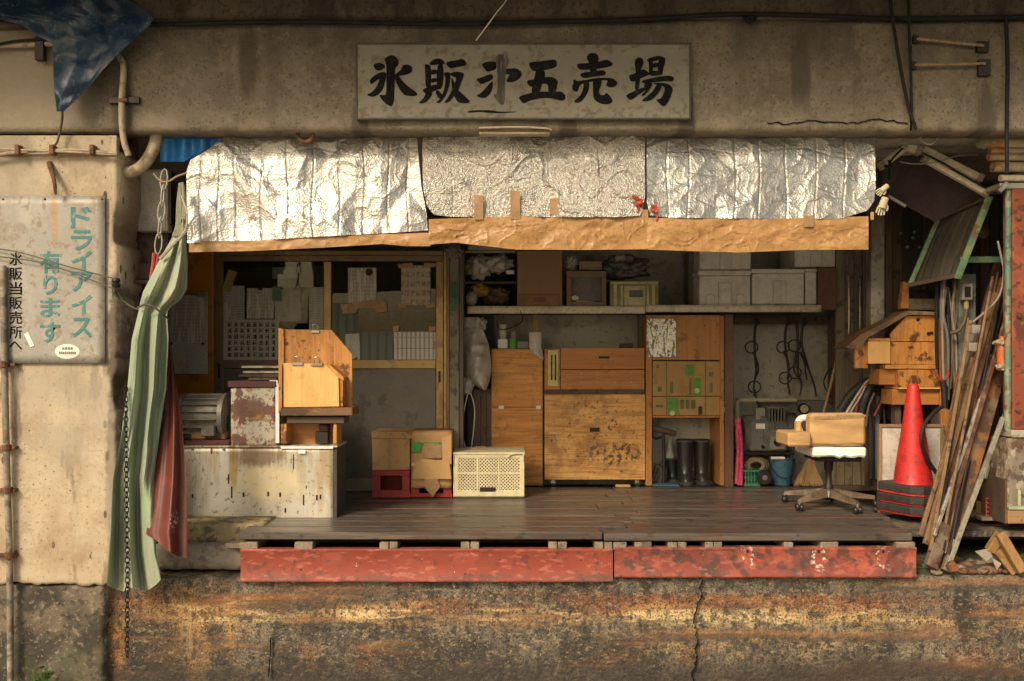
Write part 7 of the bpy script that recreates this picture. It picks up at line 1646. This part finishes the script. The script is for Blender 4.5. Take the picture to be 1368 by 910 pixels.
bm = NB(); pbox(bm, 1318, 667, 1342, 690, .62, .1, .003); part(t, 'back', bm, plain('pinkish_red', (.40, .07, .06)))
bm = NB(); pbox(bm, 1312, 690.6, 1346, 696, .46, .3, .003); solo('basket_shelf', 'narrow grey board under the red basket', 'shelf', bm, joistm)
# orange bottle, switch, cables
t = thing('orange_bottle', 'orange bottle tied with rag to the green pipe', 'bottle', P(1339, 492, .40))
bm = NB(); lathe(bm, [(0, 0), (.032, 0), (.034, .01), (.034, .16), (.026, .185), (.016, .2), (.016, .225), (0, .225)], P(1339, 495, .40), 16); part(t, 'body', bm, plain('orange_plastic', (.50, .12, .03), rough=.4), True)
bm = NB(); blob(bm, P(1339, 458, .39), (.06, .04, .022), .4, 4, 3, 5); blob(bm, P(1342, 490, .38), (.055, .04, .028), .5, 5, 3, 8); part(t, 'rag_tie', bm, plain('rag_tan', (.34, .27, .18)), True)
t = thing('switch_box', 'small grey switch box with a dark window on the post behind the green frame', 'box', P(1293, 401, .85))
bm = NB(); pbox(bm, 1286, 379, 1300, 401, .85, .05, .004); part(t, 'case', bm, plain('switch_grey', (.2, .185, .155)))
bm = NB(); pbox(bm, 1289, 383, 1297, 397, .846, .006, .001); part(t, 'window', bm, iron)
bm = NB(); ptube(bm, [(1291, 401, .87), (1291, 415, .86), (1288, 430, .85), (1280, 442, .85), (1270, 445, .88)], .014, 8); part(t, 'lead', bm, plain('lead_brown', (.10, .065, .045)), True)
bm = NB(); lathe(bm, [(.014, 0), (.018, .02), (.016, .05), (0, .055)], P(1291, 413, .86), 10); part(t, 'gland', bm, plain('gland_brass', (.36, .28, .14)), True)
bm = NB(); pbox(bm, 1282, 366, 1304, 620, .93, .08, .004); solo('green_grey_post', 'dark green grey steel post carrying the switch box', 'post', bm, M('post_green_grey', (.13, .15, .12), [((.06, .055, .045), .7, 'noise', (7, .5, .66)), ((.26, .26, .2), .5, 'noise', (12, .57, .68))], rough=.6, bump=.3))
cable('grey cable curving from the green frame down behind the leaning boards', [(1333, 322, .5), (1338, 345, .5), (1341, 365, .5), (1335, 395, .52), (1318, 415, .55), (1300, 430, .6)], .007, plain('grey_cable', (.3, .27, .22)))
t = thing('hanging_cables', 'cluster of old cables hanging beside the orange boxes', 'cables', P(1265, 520, 1.0))
for k in range(17):
    x = 1254+k*3; bm = NB(); ptube(bm, [(x+U(-3, 3), 380+U(-15, 10), 1.0), (x+U(-4, 4), 420, .98), (x+U(-5, 5), 455, .96), (x+U(-3, 4), 500+U(-20, 40), .98)], U(.006, .013), 7, 4); part(t, 'cable', bm, random.choice((cable_m, hm[3], plain('lead_brown', (.10, .065, .045)), plain('pale_lead', (.26, .22, .16)))), True)
bm = NB(); blob(bm, P(1313, 310, 1.3), (.05, .04, .05), .2, 3, 3, 4); solo('round_float', 'dull round float hanging among the dark boards at the right', 'float', bm, plain('float_m', (.20, .16, .11)), True)
bm = NB(); pbox(bm, 1214, 387, 1256, 392, YX+.2, .02, .002); bar(bm, P(1237, 376, YX+.15), P(1243, 414, YX+.12), .02, .02); solo('dark_cross_bars', 'dark crossed bars behind the lid of the orange boxes', 'bars', bm, iron)
# ground clutter right
bm = NB(); wall_grid(bm, X(1224, .1), 5.2, DOCKTOP-.15, DOCKTOP+.03, .10, .04, .03, 5, 1.2, .03, 4.0)
solo('rubble_bed', 'dark mossy ground under the leaning boards at the right end of the dock', 'rubble', bm, M('mossy_soil', (.06, .045, .032), [((.035, .055, .015), .8, 'noise', (5, .5, .62)), ((.14, .11, .08), .6, 'noise', (16, .55, .66))], rough=.95, bump=1.0, bscale=40), 'all')
rr = random.Random(3)
cnt = {}
for i in range(24):
    x, y = 1238+i*4.7+rr.uniform(-2, 2), rr.uniform(748, 764); Y = .10+(764-y)*.02
    bm = NB(); r_ = rr.uniform(.016, .045); blob(bm, P(x, y, Y-.03), (r_*1.2, r_, r_*.7), .4, 2.5, 2, i)
    kd = ('pale grey', 'rusty orange', 'dull brown')[i % 3]; q = cnt[kd] = cnt.get(kd, -1)+1
    solo('rubble_stone', '%s %s broken stone from the left in the rubble at the dock end' % (ORD[q], kd), 'stone', bm, (joistm, rust_iron, plain('stone_brown', (.17, .10, .06)))[i % 3], False, 'broken stones in the rubble')
t = thing('wooden_angle', 'two brown timbers joined in an angle propped on the rubble', 'timber', P(1345, 765, .05))
for a, b in (((1322, 736, .12), (1337, 713, .08)), ((1335, 712, .06), (1366, 764, .0)), ((1326, 728, .13), (1356, 766, .08))):
    bm = NB(); bar(bm, P(*a), P(*b), .055, .05, bev=.004); part(t, 'timber', bm, wood('angle_timber', (.30, .165, .06), (.12, .06, .025), 'z'))
bm = NB(); prism(bm, [P(1303, 737, .1), P(1322, 733, .1), P(1326, 744, .1), P(1318, 750, .1)], .01); prism(bm, [P(1325, 745, .07), P(1338, 753, .07), P(1332, 762, .07)], .01)
solo('broken_plates', 'broken grey plates lying on the rubble beside the wooden angle', 'plate', bm, plain('plate_pale', (.36, .32, .26)))
bm = NB(); ptube(bm, [(1268, 752, .0), (1273, 758, -.01), (1275, 764, -.02)], .03, 9, 2); solo('rusty_stub', 'short rusty pipe stub at the foot of the pale channel bar', 'pipe', bm, M('orange_rust', (.30, .11, .035), [((.10, .04, .02), .7, 'noise', (14, .5, .6))], rough=.8, bump=.6), True)
bm = NB(); pbox(bm, 1297, 700, 1349, 714, .55, .06, .004); solo('dark_low_beam', 'dark timber lying low behind the rubble at the right', 'timber', bm, dark_wood)
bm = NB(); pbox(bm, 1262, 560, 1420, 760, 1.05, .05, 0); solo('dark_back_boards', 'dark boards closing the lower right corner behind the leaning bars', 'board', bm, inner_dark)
bm = NB()
for k in range(5):
    a = k*1.256; ptube(bm, [(1262+3*math.cos(a), 882, .02), (1266+9*math.cos(a), 884-4*math.sin(a), .0)], .01, 5, 1)
bm.free()
